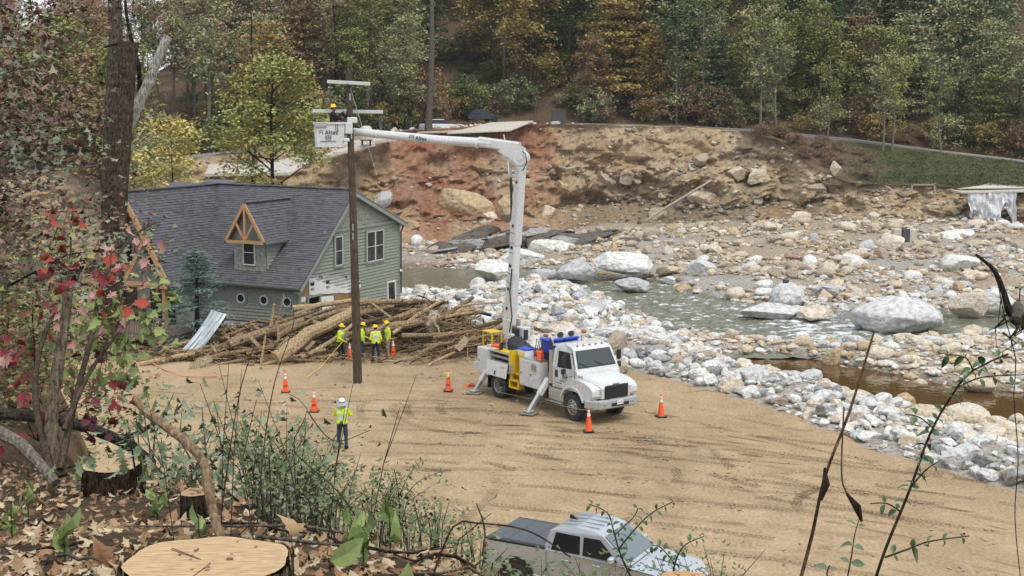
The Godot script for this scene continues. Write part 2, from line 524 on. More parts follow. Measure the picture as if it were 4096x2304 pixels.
func lot_texture() -> ImageTexture:
	# dry tan dirt with damp, darker wheel tracks pressed into it; covers x -30..26, z -66..-16
	var w:=1792
	var h:=1024
	var nz:=FastNoiseLite.new()
	nz.seed = 71; nz.frequency = 0.02; nz.fractal_octaves = 6
	var im:=Image.create(w,h,false,Image.FORMAT_RGB8)
	var n1:=nz.get_image(w,h,false,false,false)
	nz.seed = 72; nz.frequency = 0.22; nz.fractal_octaves = 3
	var n2:=nz.get_image(w,h,false,false,false)
	nz.seed = 73; nz.frequency = 0.0035; nz.fractal_octaves = 4
	var n3:=nz.get_image(w,h,false,false,false)
	var a1:=n1.get_data(); var a2:=n2.get_data(); var a3:=n3.get_data()
	var f:=PackedFloat32Array()
	f.resize(w*h)
	for i in w*h:
		f[i] = (a1[i]*0.22+a2[i]*0.34+a3[i]*0.28)/255.0+0.25
	# wheel tracks: [x, z, heading, length, curvature, depth, lug]
	var r:=RandomNumberGenerator.new()
	r.seed = 404
	var paths:=[]
	for k in 70:
		var x:=r.randf_range(-14.0,8.0)
		var z:=r.randf_range(-58.0,-26.0)
		var hd:=deg_to_rad(lerpf(4.0,34.0,clampf((x+8.0)/22.0,0.0,1.0))+r.randfn()*11.0)
		paths.append([x - 5.0,z - 1.5,hd,r.randf_range(6.0,22.0),r.randf_range(-0.03,0.05),r.randf_range(0.03,0.10),r.randf() < 0.6])
	for k in 10:
		paths.append([r.randf_range(-8.0,8.0),r.randf_range(-50.0,-34.0),r.randf()*TAU,r.randf_range(3.0,7.0),r.randf_range(0.12,0.3),r.randf_range(0.2,0.3),true])
	for p in [[4.0,-46.5,50,15,-0.01],[1.0,-47.0,20,22,0.015],[5.5,-47.0,66,7,0.09],[-1.6,-42.5,80,8,0.13],[-12.0,-48.0,4,24,0.008],[-12.0,-44.5,8,26,0.012],[-9.0,-40.0,12,26,0.014],[2.0,-50.5,35,20,-0.012],[6.0,-52.0,50,18,-0.01],[-4.0,-37.0,18,22,0.01],[-13.0,-52.0,-4,14,0.01],[3.0,-43.0,28,16,0.0]]:
		paths.append([p[0],p[1],deg_to_rad(p[2]),p[3],p[4],0.24,true])
	for p in paths:
		for side in [-0.95,0.95]:
			var x: float = p[0]; var z: float = p[1]; var a: float = p[2]
			var len: float = p[3]
			var off:=r.randf()*3.0
			var on:=true
			var run:=0.0
			while run < len:
				var dx:=cos(a); var dz:=sin(a)
				var px:=-dz; var pz:=dx
				var fade:=sin(PI*clampf(run/len,0.02,0.98))
				if int(run*33.0) % 9 == 0 and p[5] > 0.1:
					clod_at.append(Vector2(x+px*(float(side)+r.randfn()*0.2),z+pz*(float(side)+r.randfn()*0.2)))
				var gap:=nz.get_noise_2d((x+off*9.0)*60.0,z*60.0)
				if gap > -0.12:
					for q in 9:
						var o:=(q - 4)*0.042+float(side)
						var iu:=int((x+px*o+30.0)/56.0*w)
						var iv:=int((z+pz*o+66.0)/50.0*h)
						if iu >= 0 and iv >= 0 and iu < w and iv < h:
							var lug:=1.0
							if p[6]:
								lug = 1.0 if fposmod(run*7.5+absf(q - 4)*0.14,1.0) < 0.5 else 0.3
							f[iv*w+iu] -= float(p[5])*fade*lug*(1.0 if absi(q - 4) < 4 else 0.6)
				x += dx*0.03; z += dz*0.03
				a += float(p[4])*0.03
				run += 0.03
	# damp scuffs: lens-shaped patches of darker turned soil
	for k in 170:
		var x:=r.randf_range(-16.0,14.0); var z:=r.randf_range(-58.0,-28.0)
		var hd:=deg_to_rad(lerpf(2.0,36.0,clampf((x+8.0)/22.0,0.0,1.0))+r.randf_range(-9.0,9.0))
		var ln:=r.randf_range(0.4,2.2); var wd:=r.randf_range(0.03,0.16)
		var dk:=r.randf_range(0.08,0.36)*clampf(0.7+1.6*nz.get_noise_2d(x*14.0,z*14.0),0.15,1.3)
		var st:=int(ln/0.03)
		for i in st:
			var t:=float(i)/st
			var ww:=wd*sin(PI*t)
			var cx:=x+cos(hd)*ln*t; var cz:=z+sin(hd)*ln*t
			var q:=-ww
			while q < ww:
				var iu:=int((cx - sin(hd)*q+30.0)/56.0*w)
				var iv:=int((cz+cos(hd)*q+66.0)/50.0*h)
				if iu >= 0 and iv >= 0 and iu < w and iv < h:
					f[iv*w+iu] -= dk*0.5*(0.4+a2[iv*w+iu]/200.0)
				q += 0.03
	var bytes:=PackedByteArray()
	bytes.resize(w*h*3)
	for i in w*h:
		var s:=clampf(f[i],0.0,1.0)
		# linear 0.09..0.42 of a tan loam, stored as sRGB
		bytes[i*3] = int(lerpf(82.0,195.0,s))
		bytes[i*3+1] = int(lerpf(64.0,172.0,s))
		bytes[i*3+2] = int(lerpf(47.0,138.0,s))
	im = Image.create_from_data(w,h,false,Image.FORMAT_RGB8,bytes)
	return ImageTexture.create_from_image(im)
func build_ground() -> void:
	# river bed, gravel bars and building ground
	var col_ground:=func(x: float,y: float,z: float) -> Color:
		var k:=0.5+0.5*noise_a.get_noise_2d(x*5.0,z*5.0)
		var tan:=Color(0.38,0.305,0.215).lerp(Color(0.46,0.395,0.305),k)
		var grey:=Color(0.36,0.335,0.295).lerp(Color(0.48,0.455,0.415),k)
		var g:=0.5+1.4*noise_b.get_noise_2d(x*1.3,z*1.3)
		if z > chan_z(x) and x > -2.0:
			g += 0.4
		var c:=tan.lerp(grey,clampf(g,0.0,1.0))
		if y < WATER+0.12:
			c = c*0.62
		return c
	var g := structure("ground", sheet(-60.0, 72.0, 250, -18.0, -136.0, 230, ground_y, col_ground), M.gravel)
	tag(g, "stony tan and grey river gravel spread across the valley floor", "ground")
	stage("ground")
	# dirt lot
	var lt:=lot_texture()
	stage("lot texture")
	var lm := mat("lot_dirt", Color(1, 1, 1), 0.97)
	lm.metallic_specular = 0.12
	lm.albedo_texture = lt
	lm.heightmap_enabled = true
	lm.heightmap_texture = lt
	lm.heightmap_scale = 4.0
	lm.heightmap_flip_texture = false
	var lot_h:=func(x: float,z: float) -> float:
		var e:=poly_dist(Vector2(x,z),lot_poly)
		var y:=0.01+noise_a.get_noise_2d(x*4.0,z*4.0)*0.05+noise_b.get_noise_2d(x*14.0,z*14.0)*0.02
		if x > 0.0:
			y += 0.16*exp(-pow(e+0.7,2.0)*2.5)*(0.6+noise_a.get_noise_2d(x*9.0,z*9.0))
		else:
			y += 0.14*sstep(-5.0,-0.5,e)*(0.5+noise_a.get_noise_2d(x*8.0,z*8.0))
		y -= 5.0*sstep(-0.2+0.5*noise_b.get_noise_2d(x*8.0,z*8.0),3.0,e)
		return y
	var lot := structure("dirt_lot", sheet(-30.0, 26.0, 200, -66.0, -16.0, 200, lot_h, func(_x: float, _y: float, _z: float) -> Color: return Color(1, 1, 1), Rect2(-30, -66, 56, 50)), lm)
	tag(lot, "bare tan dirt lot crossed by wheel tracks", "dirt lot")
	stage("lot")
	# near slope
	var col_near:=func(x: float,_y: float,z: float) -> Color:
		var k:=0.5+0.8*noise_a.get_noise_2d(x*12.0,z*12.0)
		var c:=Color(0.055,0.036,0.022).lerp(Color(0.15,0.105,0.065),clampf(k,0.0,1.0))
		return c.lerp(Color(0.34,0.24,0.13),clampf(2.0*noise_b.get_noise_2d(x*5.0,z*5.0)+0.35,0.0,1.0)*sstep(-10.0,-14.0,z)*sstep(-5.0,-6.5,x))
	var ns := structure("hillside", sheet(-34.0, 14.0, 150, 5.0, -52.0, 170, hill_near, col_near, Rect2(), 1.5), M.litter_soil)
	tag(ns, "leaf-strewn wooded slope falling toward the lot", "hillside")
	# far wooded slope
	var col_far:=func(x: float,_y: float,z: float) -> Color:
		var k:=0.5+0.9*noise_a.get_noise_2d(x*2.0,z*2.0)
		return Color(0.09,0.065,0.042).lerp(Color(0.20,0.14,0.09),clampf(k,0.0,1.0))
	var fs := structure("wooded_hill", sheet(-190.0, 190.0, 150, -100.0, -430.0, 110, hill_far_cut, col_far, Rect2(), 1.4), M.forest_floor)
	tag(fs, "wooded valley side covered in brown leaf litter behind the road", "hill")
	stage("slopes")
	build_water()
	build_bank()
	build_road()
func hill_far_cut(x: float,z: float) -> float:
	var r:=row(ROAD,x)
	if z > r.z - 2.4:
		return r.y - 3.0 - (z - r.z+2.4)*2.0
	return hill_far(x,z)
func build_water() -> void:
	# flowing river: a fine sheet with standing ripples where the bed is steep
	var h:=func(x: float,z: float) -> float:
		var rapid:=exp(-pow((x - 17.0)/7.0,2.0))+0.55*exp(-pow((x - 9.0)/4.0,2.0))+0.35
		return WATER+rapid*(0.10*noise_a.get_noise_2d(x*9.0,z*16.0)+0.07*noise_b.get_noise_2d(x*22.0,z*34.0))
	# churned white water where the bed drops: it is foam, matter of its own colour, torn into streaks along the flow
	var foam:=func(x: float,y: float,z: float) -> Color:
		var f:=(0.85*exp(-pow((x - 20.0)/5.0,2.0))+0.35*exp(-pow((x - 11.0)/3.0,2.0))+0.14)*(1.0 - sstep(4.5,7.0,near_line(Vector2(x,z),chan)))
		var s:=noise_a.get_noise_2d(x*7.0+z*3.0,z*16.0)+0.7*noise_b.get_noise_2d(x*20.0,z*50.0)+0.5*noise_a.get_noise_2d(x*70.0,z*110.0)+(y - WATER)*2.5
		var k:=clampf((s+f*0.95 - 0.78)*2.0,0.0,1.0)
		return Color(0.145,0.142,0.10).lerp(Color(0.62,0.65,0.64),k)
	var w := structure("river", sheet(-26.0, 46.0, 640, -70.5, -112.0, 420, h, foam), M.water)
	tag(w, "shallow brown-green river running over rapids between boulders", "river")
	var pw := structure("still_pool", sheet(11.5, 60.0, 60, -48.0, -70.4, 30, func(x: float, z: float) -> float: return WATER - 0.06 + 0.006 * noise_a.get_noise_2d(x * 6.0, z * 6.0), func(_x: float, _y: float, _z: float) -> Color: return Color(1, 1, 1)), M.pool_water)
	tag(pw, "still tea-brown pool behind the grey stone edge", "pool")
	stage("water")
func bank_point(s: float,t: float) -> Vector3:
	# s runs along x, t from the foot (0) to the lip (1) of the flood-cut bank
	var a:=row(BASE,s)
	var b:=row(TOP,s)
	var hz:=curve([[0.0,0.0],[0.22,0.48],[0.6,0.86],[0.9,0.99],[1.0,1.0]],t)
	var hy:=curve([[0.0,0.0],[0.25,0.16],[0.6,0.55],[1.0,1.0]],t)
	var p:=Vector3(s,lerpf(a.y,b.y,hy),lerpf(a.z,b.z,hz))
	var amp:=sin(PI*clampf(t*0.92+0.06,0.0,1.0))
	var q:=p*1.0
	var d:=noise_c.get_noise_3d(q.x*3.2,q.y*4.0,q.z*1.0)*3.2+noise_a.get_noise_3d(q.x*4.5,q.y*6.5,q.z*2.0)*2.4
	d += absf(noise_b.get_noise_3d(q.x*12.0,q.y*16.0,q.z*5.0))*1.4+absf(noise_a.get_noise_3d(q.x*26.0,q.y*30.0,q.z*9.0))*0.65
	d -= 3.4*exp(-pow((s - 8.5)/4.5,2.0) - pow((t - 0.30)/0.13,2.0))+2.4*exp(-pow((s - 14.5)/3.5,2.0) - pow((t - 0.35)/0.12,2.0))+1.6*exp(-pow((t - 0.93)/0.05,2.0))
	d += 2.2*exp(-pow((s - 23.0)/3.0,2.0))+1.8*exp(-pow((s+1.0)/3.0,2.0) - pow((t - 0.6)/0.3,2.0))
	return p+Vector3(noise_b.get_noise_3d(q.x*8.0,q.y*9.0,3.0)*0.6,noise_b.get_noise_3d(q.x*7.0,9.0,q.y*8.0)*0.5,d)*amp
func bank_colour(p: Vector3) -> Color:
	var sand:=Color(0.44,0.32,0.19)
	var pale:=Color(0.49,0.39,0.265)
	var red:=Color(0.36,0.19,0.12)
	var deep:=Color(0.27,0.115,0.075)
	var brown:=Color(0.15,0.11,0.07)
	var grey:=Color(0.36,0.31,0.245)
	var k:=0.5+0.9*noise_a.get_noise_3d(p.x*3.0,p.y*4.0,p.z)
	var l:=0.5+1.1*noise_b.get_noise_3d(p.x*2.2,p.y*3.0,p.z+50.0)
	var c:=sand.lerp(pale,clampf(k,0.0,1.0)).lerp(grey,clampf(l - 0.45,0.0,0.8))
	# clay lens, redder under the lip and toward the house
	var rx:=sstep(-17.0,-12.0,p.x)*(1.0 - sstep(2.0,9.0,p.x))*0.9+0.35*noise_a.get_noise_3d(p.x*2.0,p.y*2.0,8.0)
	c = c.lerp(red.lerp(deep,clampf(l,0.0,1.0)),clampf(rx*(0.8+1.2*noise_b.get_noise_3d(p.x*3.0,p.y*3.0,2.0)),0.0,1.0))
	# dark moist rubble layer low on the cut
	var lowd:=sstep(5.5,2.0,p.y+1.5*noise_a.get_noise_2d(p.x*2.0,7.0))*sstep(2.0,9.0,p.x)*(1.0 - sstep(27.0,36.0,p.x))
	c = c.lerp(brown,clampf(lowd*(0.4+1.0*l*k),0.0,0.65))
	# root-dark topsoil band
	if p.x > 24.0:
		c = c.lerp(brown,clampf((l - 0.35)*1.2,0.0,0.7))
	return c
func build_bank() -> void:
	var ns:=520
	var nt:=84
	var v:=PackedVector3Array()
	var c:=PackedColorArray()
	var t:=PackedVector2Array()
	var idx:=PackedInt32Array()
	for j in nt+1:
		for i in ns+1:
			var p:=bank_point(lerpf(-60.0,80.0,float(i)/ns),float(j)/nt)
			v.append(p)
			c.append(bank_colour(p))
			t.append(Vector2.ZERO)
	for j in nt:
		for i in ns:
			var a:=j*(ns+1)+i
			idx.append_array([a,a+ns+2,a+1,a,a+ns+1,a+ns+2])
	var o := structure("eroded_bank", grid_mesh(v, c, t, idx), M.bank)
	tag(o, "raw eroded bank of red clay and tan sand below the road", "river bank")
	# bench above the cut
	var bv:=PackedVector3Array()
	var bc:=PackedColorArray()
	var bt:=PackedVector2Array()
	var bi:=PackedInt32Array()
	var nb:=150
	var mb2:=14
	for j in mb2+1:
		for i in nb+1:
			var x:=lerpf(-60.0,80.0,float(i)/nb)
			var p0:=bank_point(x,1.0)
			var r:=row(ROAD,x)
			var f:=float(j)/mb2
			var p:=p0.lerp(Vector3(x,r.y - 0.05,r.z+1.6),f)
			p.y += noise_b.get_noise_2d(p.x*3.0,p.z*3.0)*0.25*sin(PI*f)
			bv.append(p)
			var grass:=sstep(35.0,38.5,p.x+2.5*noise_a.get_noise_2d(p.x*3.0,p.z*3.0))
			var k:=clampf(0.5+noise_a.get_noise_2d(p.x*7.0,p.z*7.0),0.0,1.0)
			bc.append(Color(0.12,0.085,0.055).lerp(Color(0.2,0.15,0.1),k).lerp(Color(0.06,0.085,0.032).lerp(Color(0.13,0.115,0.06),k),grass))
			bt.append(Vector2.ZERO)
	for j in mb2:
		for i in nb:
			var a:=j*(nb+1)+i
			bi.append_array([a,a+nb+2,a+1,a,a+nb+1,a+nb+2])
	var be := structure("road_verge", grid_mesh(bv, bc, bt, bi), M.forest_floor)
	tag(be, "brush and lawn verge between the cut bank and the road", "verge")
	stage("bank")
func build_road() -> void:
	var ac := mat("asphalt_old", Color(0.40, 0.39, 0.365), 0.9)
	tripl(ac,M.speck,M.nm_fine,0.6,0.5)
	var cc := mat("concrete", Color(0.56, 0.52, 0.44), 0.85)
	tripl(cc,M.faint,M.nm_fine,0.3,0.3)
	var mb:=MB.new()
	var prev:=[]
	for i in 121:
		var x:=lerpf(-70.0,95.0,i/120.0)
		var p:=row(ROAD,x)
		var q:=row(ROAD,x+0.5) - row(ROAD,x - 0.5)
		var s:=Vector3(-q.z,0,q.x).normalized()
		var e:=[p - s*2.6 - Vector3(0,0.35,0),p - s*2.6,p+s*2.5,p+s*2.5 - Vector3(0,0.35,0)]
		if i > 0:
			for k in 3:
				mb.quad(prev[k],e[k],e[k+1],prev[k+1])
		prev = e
	var rd := structure("road", mb.mesh(), ac)
	tag(rd, "narrow pale paved road along the top of the bank", "road")
const HEROES:=[
	["huge smooth white boulder on the far river shore", 3.29,-0.49,-119.65,4.54,1.94,3.18,0.1,0,2,0.12],
	["flat white boulder beside the bucket truck's boom at the water", 0.42,-0.76,-113.44,4.17,1.42,2.92,0.2,0,2,0.00],
	["long low off-white boulder left of the boom in the river", -1.69,-0.72,-103.92,3.35,1.50,2.34,0.0,0,2,0.05],
	["rounded grey boulder in the river, right of the boom", 2.52,-0.90,-102.54,2.08,1.16,1.66,0.4,1,1,0.00],
	["blocky blue-grey boulder in midstream", 5.04,-0.53,-102.70,2.90,1.87,2.32,0.5,0,1,0.10],
	["long flat striped white slab boulder on the far shore", 9.38,-0.35,-104.28,5.06,1.83,3.04,-0.1,0,2,-0.10],
	["dome-shaped grey boulder standing alone in the river", 9.13,-1.01,-97.16,2.88,1.04,2.30,0.2,1,1,0.00],
	["pale block boulder at the far water's edge", 15.19,-0.46,-102.30,2.48,1.62,1.98,0.6,0,0,0.08],
	["grey boulder with flat top on the far flat", 19.06,-0.52,-103.06,1.74,1.12,1.39,0.2,0,0,0.00],
	["big pale boulder beside the dark post in the gravel", 19.00,-0.57,-88.76,2.79,1.76,2.23,0.3,1,0,0.05],
	["rounded white boulder left of the dark post", 18.63,-0.81,-95.07,1.79,1.09,1.43,0.9,1,2,0.00],
	["flat whitish slab at the river's far edge", 16.68,-1.05,-84.46,3.60,0.97,2.16,0.1,0,0,0.00],
	["tan-white slab next to the flat whitish slab", 19.66,-0.97,-83.53,2.43,1.19,1.70,0.3,0,6,0.10],
	["small upright pale boulder on the far flat", 21.50,-0.87,-83.52,1.01,1.19,0.91,0.2,0,0,0.20],
	["massive rounded grey boulder splitting the rapids", 23.91,-0.74,-79.65,5.22,2.39,3.92,0.2,1,0,0.04],
	["tall pale beige boulder near the upturned root, on the flat", 29.99,-0.53,-84.46,2.15,1.86,1.94,0.3,0,6,0.15],
	["white boulder against the upturned root mass", 32.01,-0.48,-85.14,2.41,2.00,1.92,0.5,1,2,0.00],
	["wide white boulder in the middle of the far gravel", 27.46,-0.03,-103.84,2.31,1.48,1.84,0.3,0,2,0.10],
	["beige boulder on the far flat below the lawn", 31.27,0.64,-127.57,2.49,1.23,1.99,0.3,0,6,0.00],
	["long flat beige slab on the far flat", 25.35,0.47,-118.97,4.09,1.29,2.46,0.1,0,6,0.06],
	["white slab lying under the driveway end", 38.90,0.96,-113.39,3.67,1.27,2.20,0.1,0,2,0.10],
	["rounded pale stone near the concrete footing", 32.14,0.82,-109.71,2.45,1.57,1.96,0.2,1,6,0.00],
	["striped grey stone beside the concrete footing", 30.41,0.46,-110.54,2.32,1.08,1.62,0.5,0,1,0.10],
	["white boulder on the far right gravel", 35.37,0.27,-101.11,3.02,1.67,2.41,0.3,0,2,0.10],
	["huge tan boulder embedded low in the red bank", -4.83,2.07,-136.02,5.85,3.07,3.51,0.1,1,5,-0.32],
	["tan slab boulder beneath the embedded one", -0.11,2.79,-122.51,2.62,2.29,1.84,0.4,0,5,0.30],
	["pale tan boulder jutting from the bank near the brush", 26.17,5.33,-137.39,2.83,1.92,2.26,0.6,0,4,0.20],
	["tan block boulder low on the bank", 20.33,2.49,-137.78,2.99,2.00,2.39,0.2,0,4,-0.20],
	["brown boulder at the foot of the bank", 15.62,1.16,-137.01,2.37,1.73,1.90,0.8,0,7,0.10],
	["pale stone lodged high in the bank under the trees", 32.62,6.16,-130.94,1.40,1.52,1.12,0.2,0,4,0.30],
	["grey boulder at the corner of the house by the red bank", -13.53,2.99,-134.82,1.99,1.70,1.60,0.4,0,1,0.20],
	["white-grey angular riprap block nearest the pool", 13.21,-0.01,-56.66,1.88,1.07,1.50,0.3,0,0,0.10],
	["pale slab in the rubble edge beside the pool", 10.63,0.62,-55.59,1.93,0.90,1.35,0.2,0,0,0.12],
	["dark blue-grey block low in the rubble edge", 15.46,-0.07,-48.41,0.70,0.65,0.63,0.7,0,1,0.20],
	["long grey slab among the rubble", 14.39,-0.02,-50.02,0.98,0.76,0.78,0.9,0,2,0.30],
	["dark grey wedge farthest along the rubble edge", 16.33,0.33,-40.93,0.92,0.65,0.73,0.5,0,3,0.20],
	["tan boulder standing in the brown pool", 17.41,-1.26,-69.32,1.02,0.95,0.92,0.4,0,5,0.10],
	["pale beige slab at the pool edge", 18.89,-1.32,-68.35,1.63,0.63,1.14,0.1,0,6,0.00],
	["rounded tan boulder across the pool", 24.17,-1.11,-70.42,1.70,1.08,1.53,0.1,1,5,0.00],
	["white-tan boulder on the cobble bar", 23.54,-0.92,-71.68,1.63,1.05,1.31,0.3,1,6,0.00],
	["long tan slab on the cobble bar", 26.02,-0.81,-71.21,1.97,0.81,1.38,0.1,0,6,0.10],
	["big pale tan boulder beside the lower pool", 19.83,-1.06,-55.39,2.02,0.94,1.61,0.2,1,6,0.00],
	["rounded beige boulder at the lower pool edge", 22.82,-1.18,-62.22,1.65,0.88,1.32,0.4,1,4,0.00],
	["brown boulder behind the bucket truck's hood", 4.93,0.61,-62.06,1.43,1.42,1.28,0.4,0,7,0.10],
	["small brown boulder below the brown boulder", 4.98,0.38,-59.05,0.92,0.79,0.83,0.1,0,7,0.20],
	["tan striped boulder right of the truck cab", 6.77,0.20,-63.09,1.57,0.84,1.26,0.3,0,6,0.10],
	["large grey slab behind the truck", 4.39,0.59,-74.22,1.60,1.08,1.28,0.3,0,1,0.20]
]
var rock_mesh:=[]
var rock_round:=[]
const ROCK_COLS:=[Color(0.660,0.660,0.653),Color(0.528,0.535,0.541),Color(0.780,0.779,0.752),Color(0.383,0.383,0.383),Color(0.620,0.528,0.396),Color(0.528,0.403,0.251),Color(0.700,0.620,0.502),Color(0.462,0.383,0.297),Color(0.152,0.132,0.112),Color(0.317,0.198,0.132)]
const ROCK_WORDS := ["pale grey", "mid grey", "off-white", "dark grey", "tan", "yellow-tan", "pale beige", "brown-grey", "dark brown", "rust-brown"]
func ico(sub: int) -> Array:
	var g:=(1.0+sqrt(5.0))/2.0
	var v:=[Vector3(-1,g,0),Vector3(1,g,0),Vector3(-1,-g,0),Vector3(1,-g,0),Vector3(0,-1,g),Vector3(0,1,g),Vector3(0,-1,-g),Vector3(0,1,-g),Vector3(g,0,-1),Vector3(g,0,1),Vector3(-g,0,-1),Vector3(-g,0,1)]
	for i in v.size():
		v[i] = v[i].normalized()
	var f:=[[0,11,5],[0,5,1],[0,1,7],[0,7,10],[0,10,11],[1,5,9],[5,11,4],[11,10,2],[10,7,6],[7,1,8],[3,9,4],[3,4,2],[3,2,6],[3,6,8],[3,8,9],[4,9,5],[2,4,11],[6,2,10],[8,6,7],[9,8,1]]
	for s in sub:
		var mid:={}
		var nf:=[]
		for t in f:
			var m:=[]
			for e in [[0,1],[1,2],[2,0]]:
				var a: int = mini(t[e[0]],t[e[1]])
				var b: int = maxi(t[e[0]],t[e[1]])
				var key:=a*100000+b
				if not mid.has(key):
					mid[key] = v.size()
					v.append(((v[a]+v[b])*0.5).normalized())
				m.append(mid[key])
			nf.append_array([[t[0],m[0],m[2]],[t[1],m[1],m[0]],[t[2],m[2],m[1]],[m[0],m[1],m[2]]])
		f = nf
	return [v,f]
func make_rock(sd: int,sub: int,angular: float,squash: Vector3,rough: float) -> ArrayMesh:
	# unit stone: a ball cut by random planes, then roughened; layered stones get a flatter squash
	var r:=RandomNumberGenerator.new()
	r.seed = sd
	var planes:=[]
	for k in (11 if angular > 0.6 else 15):
		var d:=Vector3(r.randfn(),r.randfn(),r.randfn()).normalized()
		planes.append([d,r.randf_range(0.45,0.8) if angular > 0.6 else r.randf_range(0.5,0.92)])
	var ic:=ico(sub)
	var v:=PackedVector3Array()
	for d: Vector3 in ic[0]:
		var q:=1.0
		for p in planes:
			var k: float = d.dot(p[0])
			if k > 0.05:
				q = minf(q,p[1]/k)
		q = lerpf(0.8,q,angular)
		q *= 1.0+rough*noise_a.get_noise_3d(d.x*14.0+sd*9.0,d.y*14.0,d.z*14.0)+rough*0.5*noise_b.get_noise_3d(d.x*50.0,d.y*50.0+sd,d.z*50.0)
		v.append(d*q*squash)
	var mb:=MB.new()
	if angular > 0.6:
		for f in ic[1]:
			var k:=1.0+r.randf_range(-0.07,0.05)
			mb.col = Color(k,k*0.995,k*0.985)
			mb.tri(v[f[0]],v[f[1]],v[f[2]])
	else:
		var nn:=PackedVector3Array()
		nn.resize(v.size())
		for f in ic[1]:
			var n:=(v[f[1]] - v[f[0]]).cross(v[f[2]] - v[f[0]])
			for k in 3:
				nn[f[k]] += n
		for f in ic[1]:
			mb.tri_n(v[f[0]],v[f[1]],v[f[2]],nn[f[0]].normalized(),nn[f[1]].normalized(),nn[f[2]].normalized())
	return mb.mesh()
func boulder(called: String, label: String, at: Vector3, size: Vector3, turn: float, kind: int, colour: int, sd: int, tilt := 0.0, category := "boulder", group := "") -> MeshInstance3D:
	var big:=maxf(size.x,size.z) > 2.2
	var me:=make_rock(sd,4 if big else 3,1.0 if kind == 0 else 0.5,Vector3.ONE,0.06 if kind == 0 else 0.10)
	var o := obj(called, me, M["rock%s_%d" % ["b" if big else "", colour]])
	o.transform = Transform3D(Basis(Vector3.UP,turn)*Basis(Vector3.BACK,tilt)*Basis.from_scale(size*0.62),at)
	tag(o,label,category,group)
	return o
func beside(p: Vector3) -> String:
	# the nearest thing one can find in the picture
	var best := ""
	var far:=1e9
	for q in [["behind the truck cab", 4.0, -62.0], ["behind the boom", 0.5, -70.0], ["on the mound's crest", 2.0, -81.0], ["by the right-hand cone", 8.0, -55.0], ["where the edge bends", 11.5, -48.0], ["below the pool's near bank", 15.0, -52.0], ["farthest along the edge", 19.0, -43.0], ["by the pool's upper end", 14.0, -69.0], ["across the middle of the pool", 22.0, -64.0], ["at the pool's lower end", 27.0, -55.0], ["on the cobble bar", 26.0, -72.0], ["under the massive boulder", 20.0, -76.0], ["by the rapids", 14.0, -84.0], ["beside the dome boulder", 9.0, -95.0], ["near the house corner", -6.0, -108.0], ["by the white boulders", 4.0, -112.0], ["by the dark post", 21.0, -90.0], ["below the tan bank", 16.0, -124.0], ["by the concrete footing", 33.0, -111.0], ["below the lawn", 40.0, -116.0], ["beneath the torn sheet", 46.0, -113.0], ["right of the massive boulder", 32.0, -88.0], ["in the middle of the flat", 22.0, -106.0]]:
		var d:=Vector2(p.x - q[1],p.z - q[2]).length()
		if d < far:
			far = d
			best = q[0]
	return best
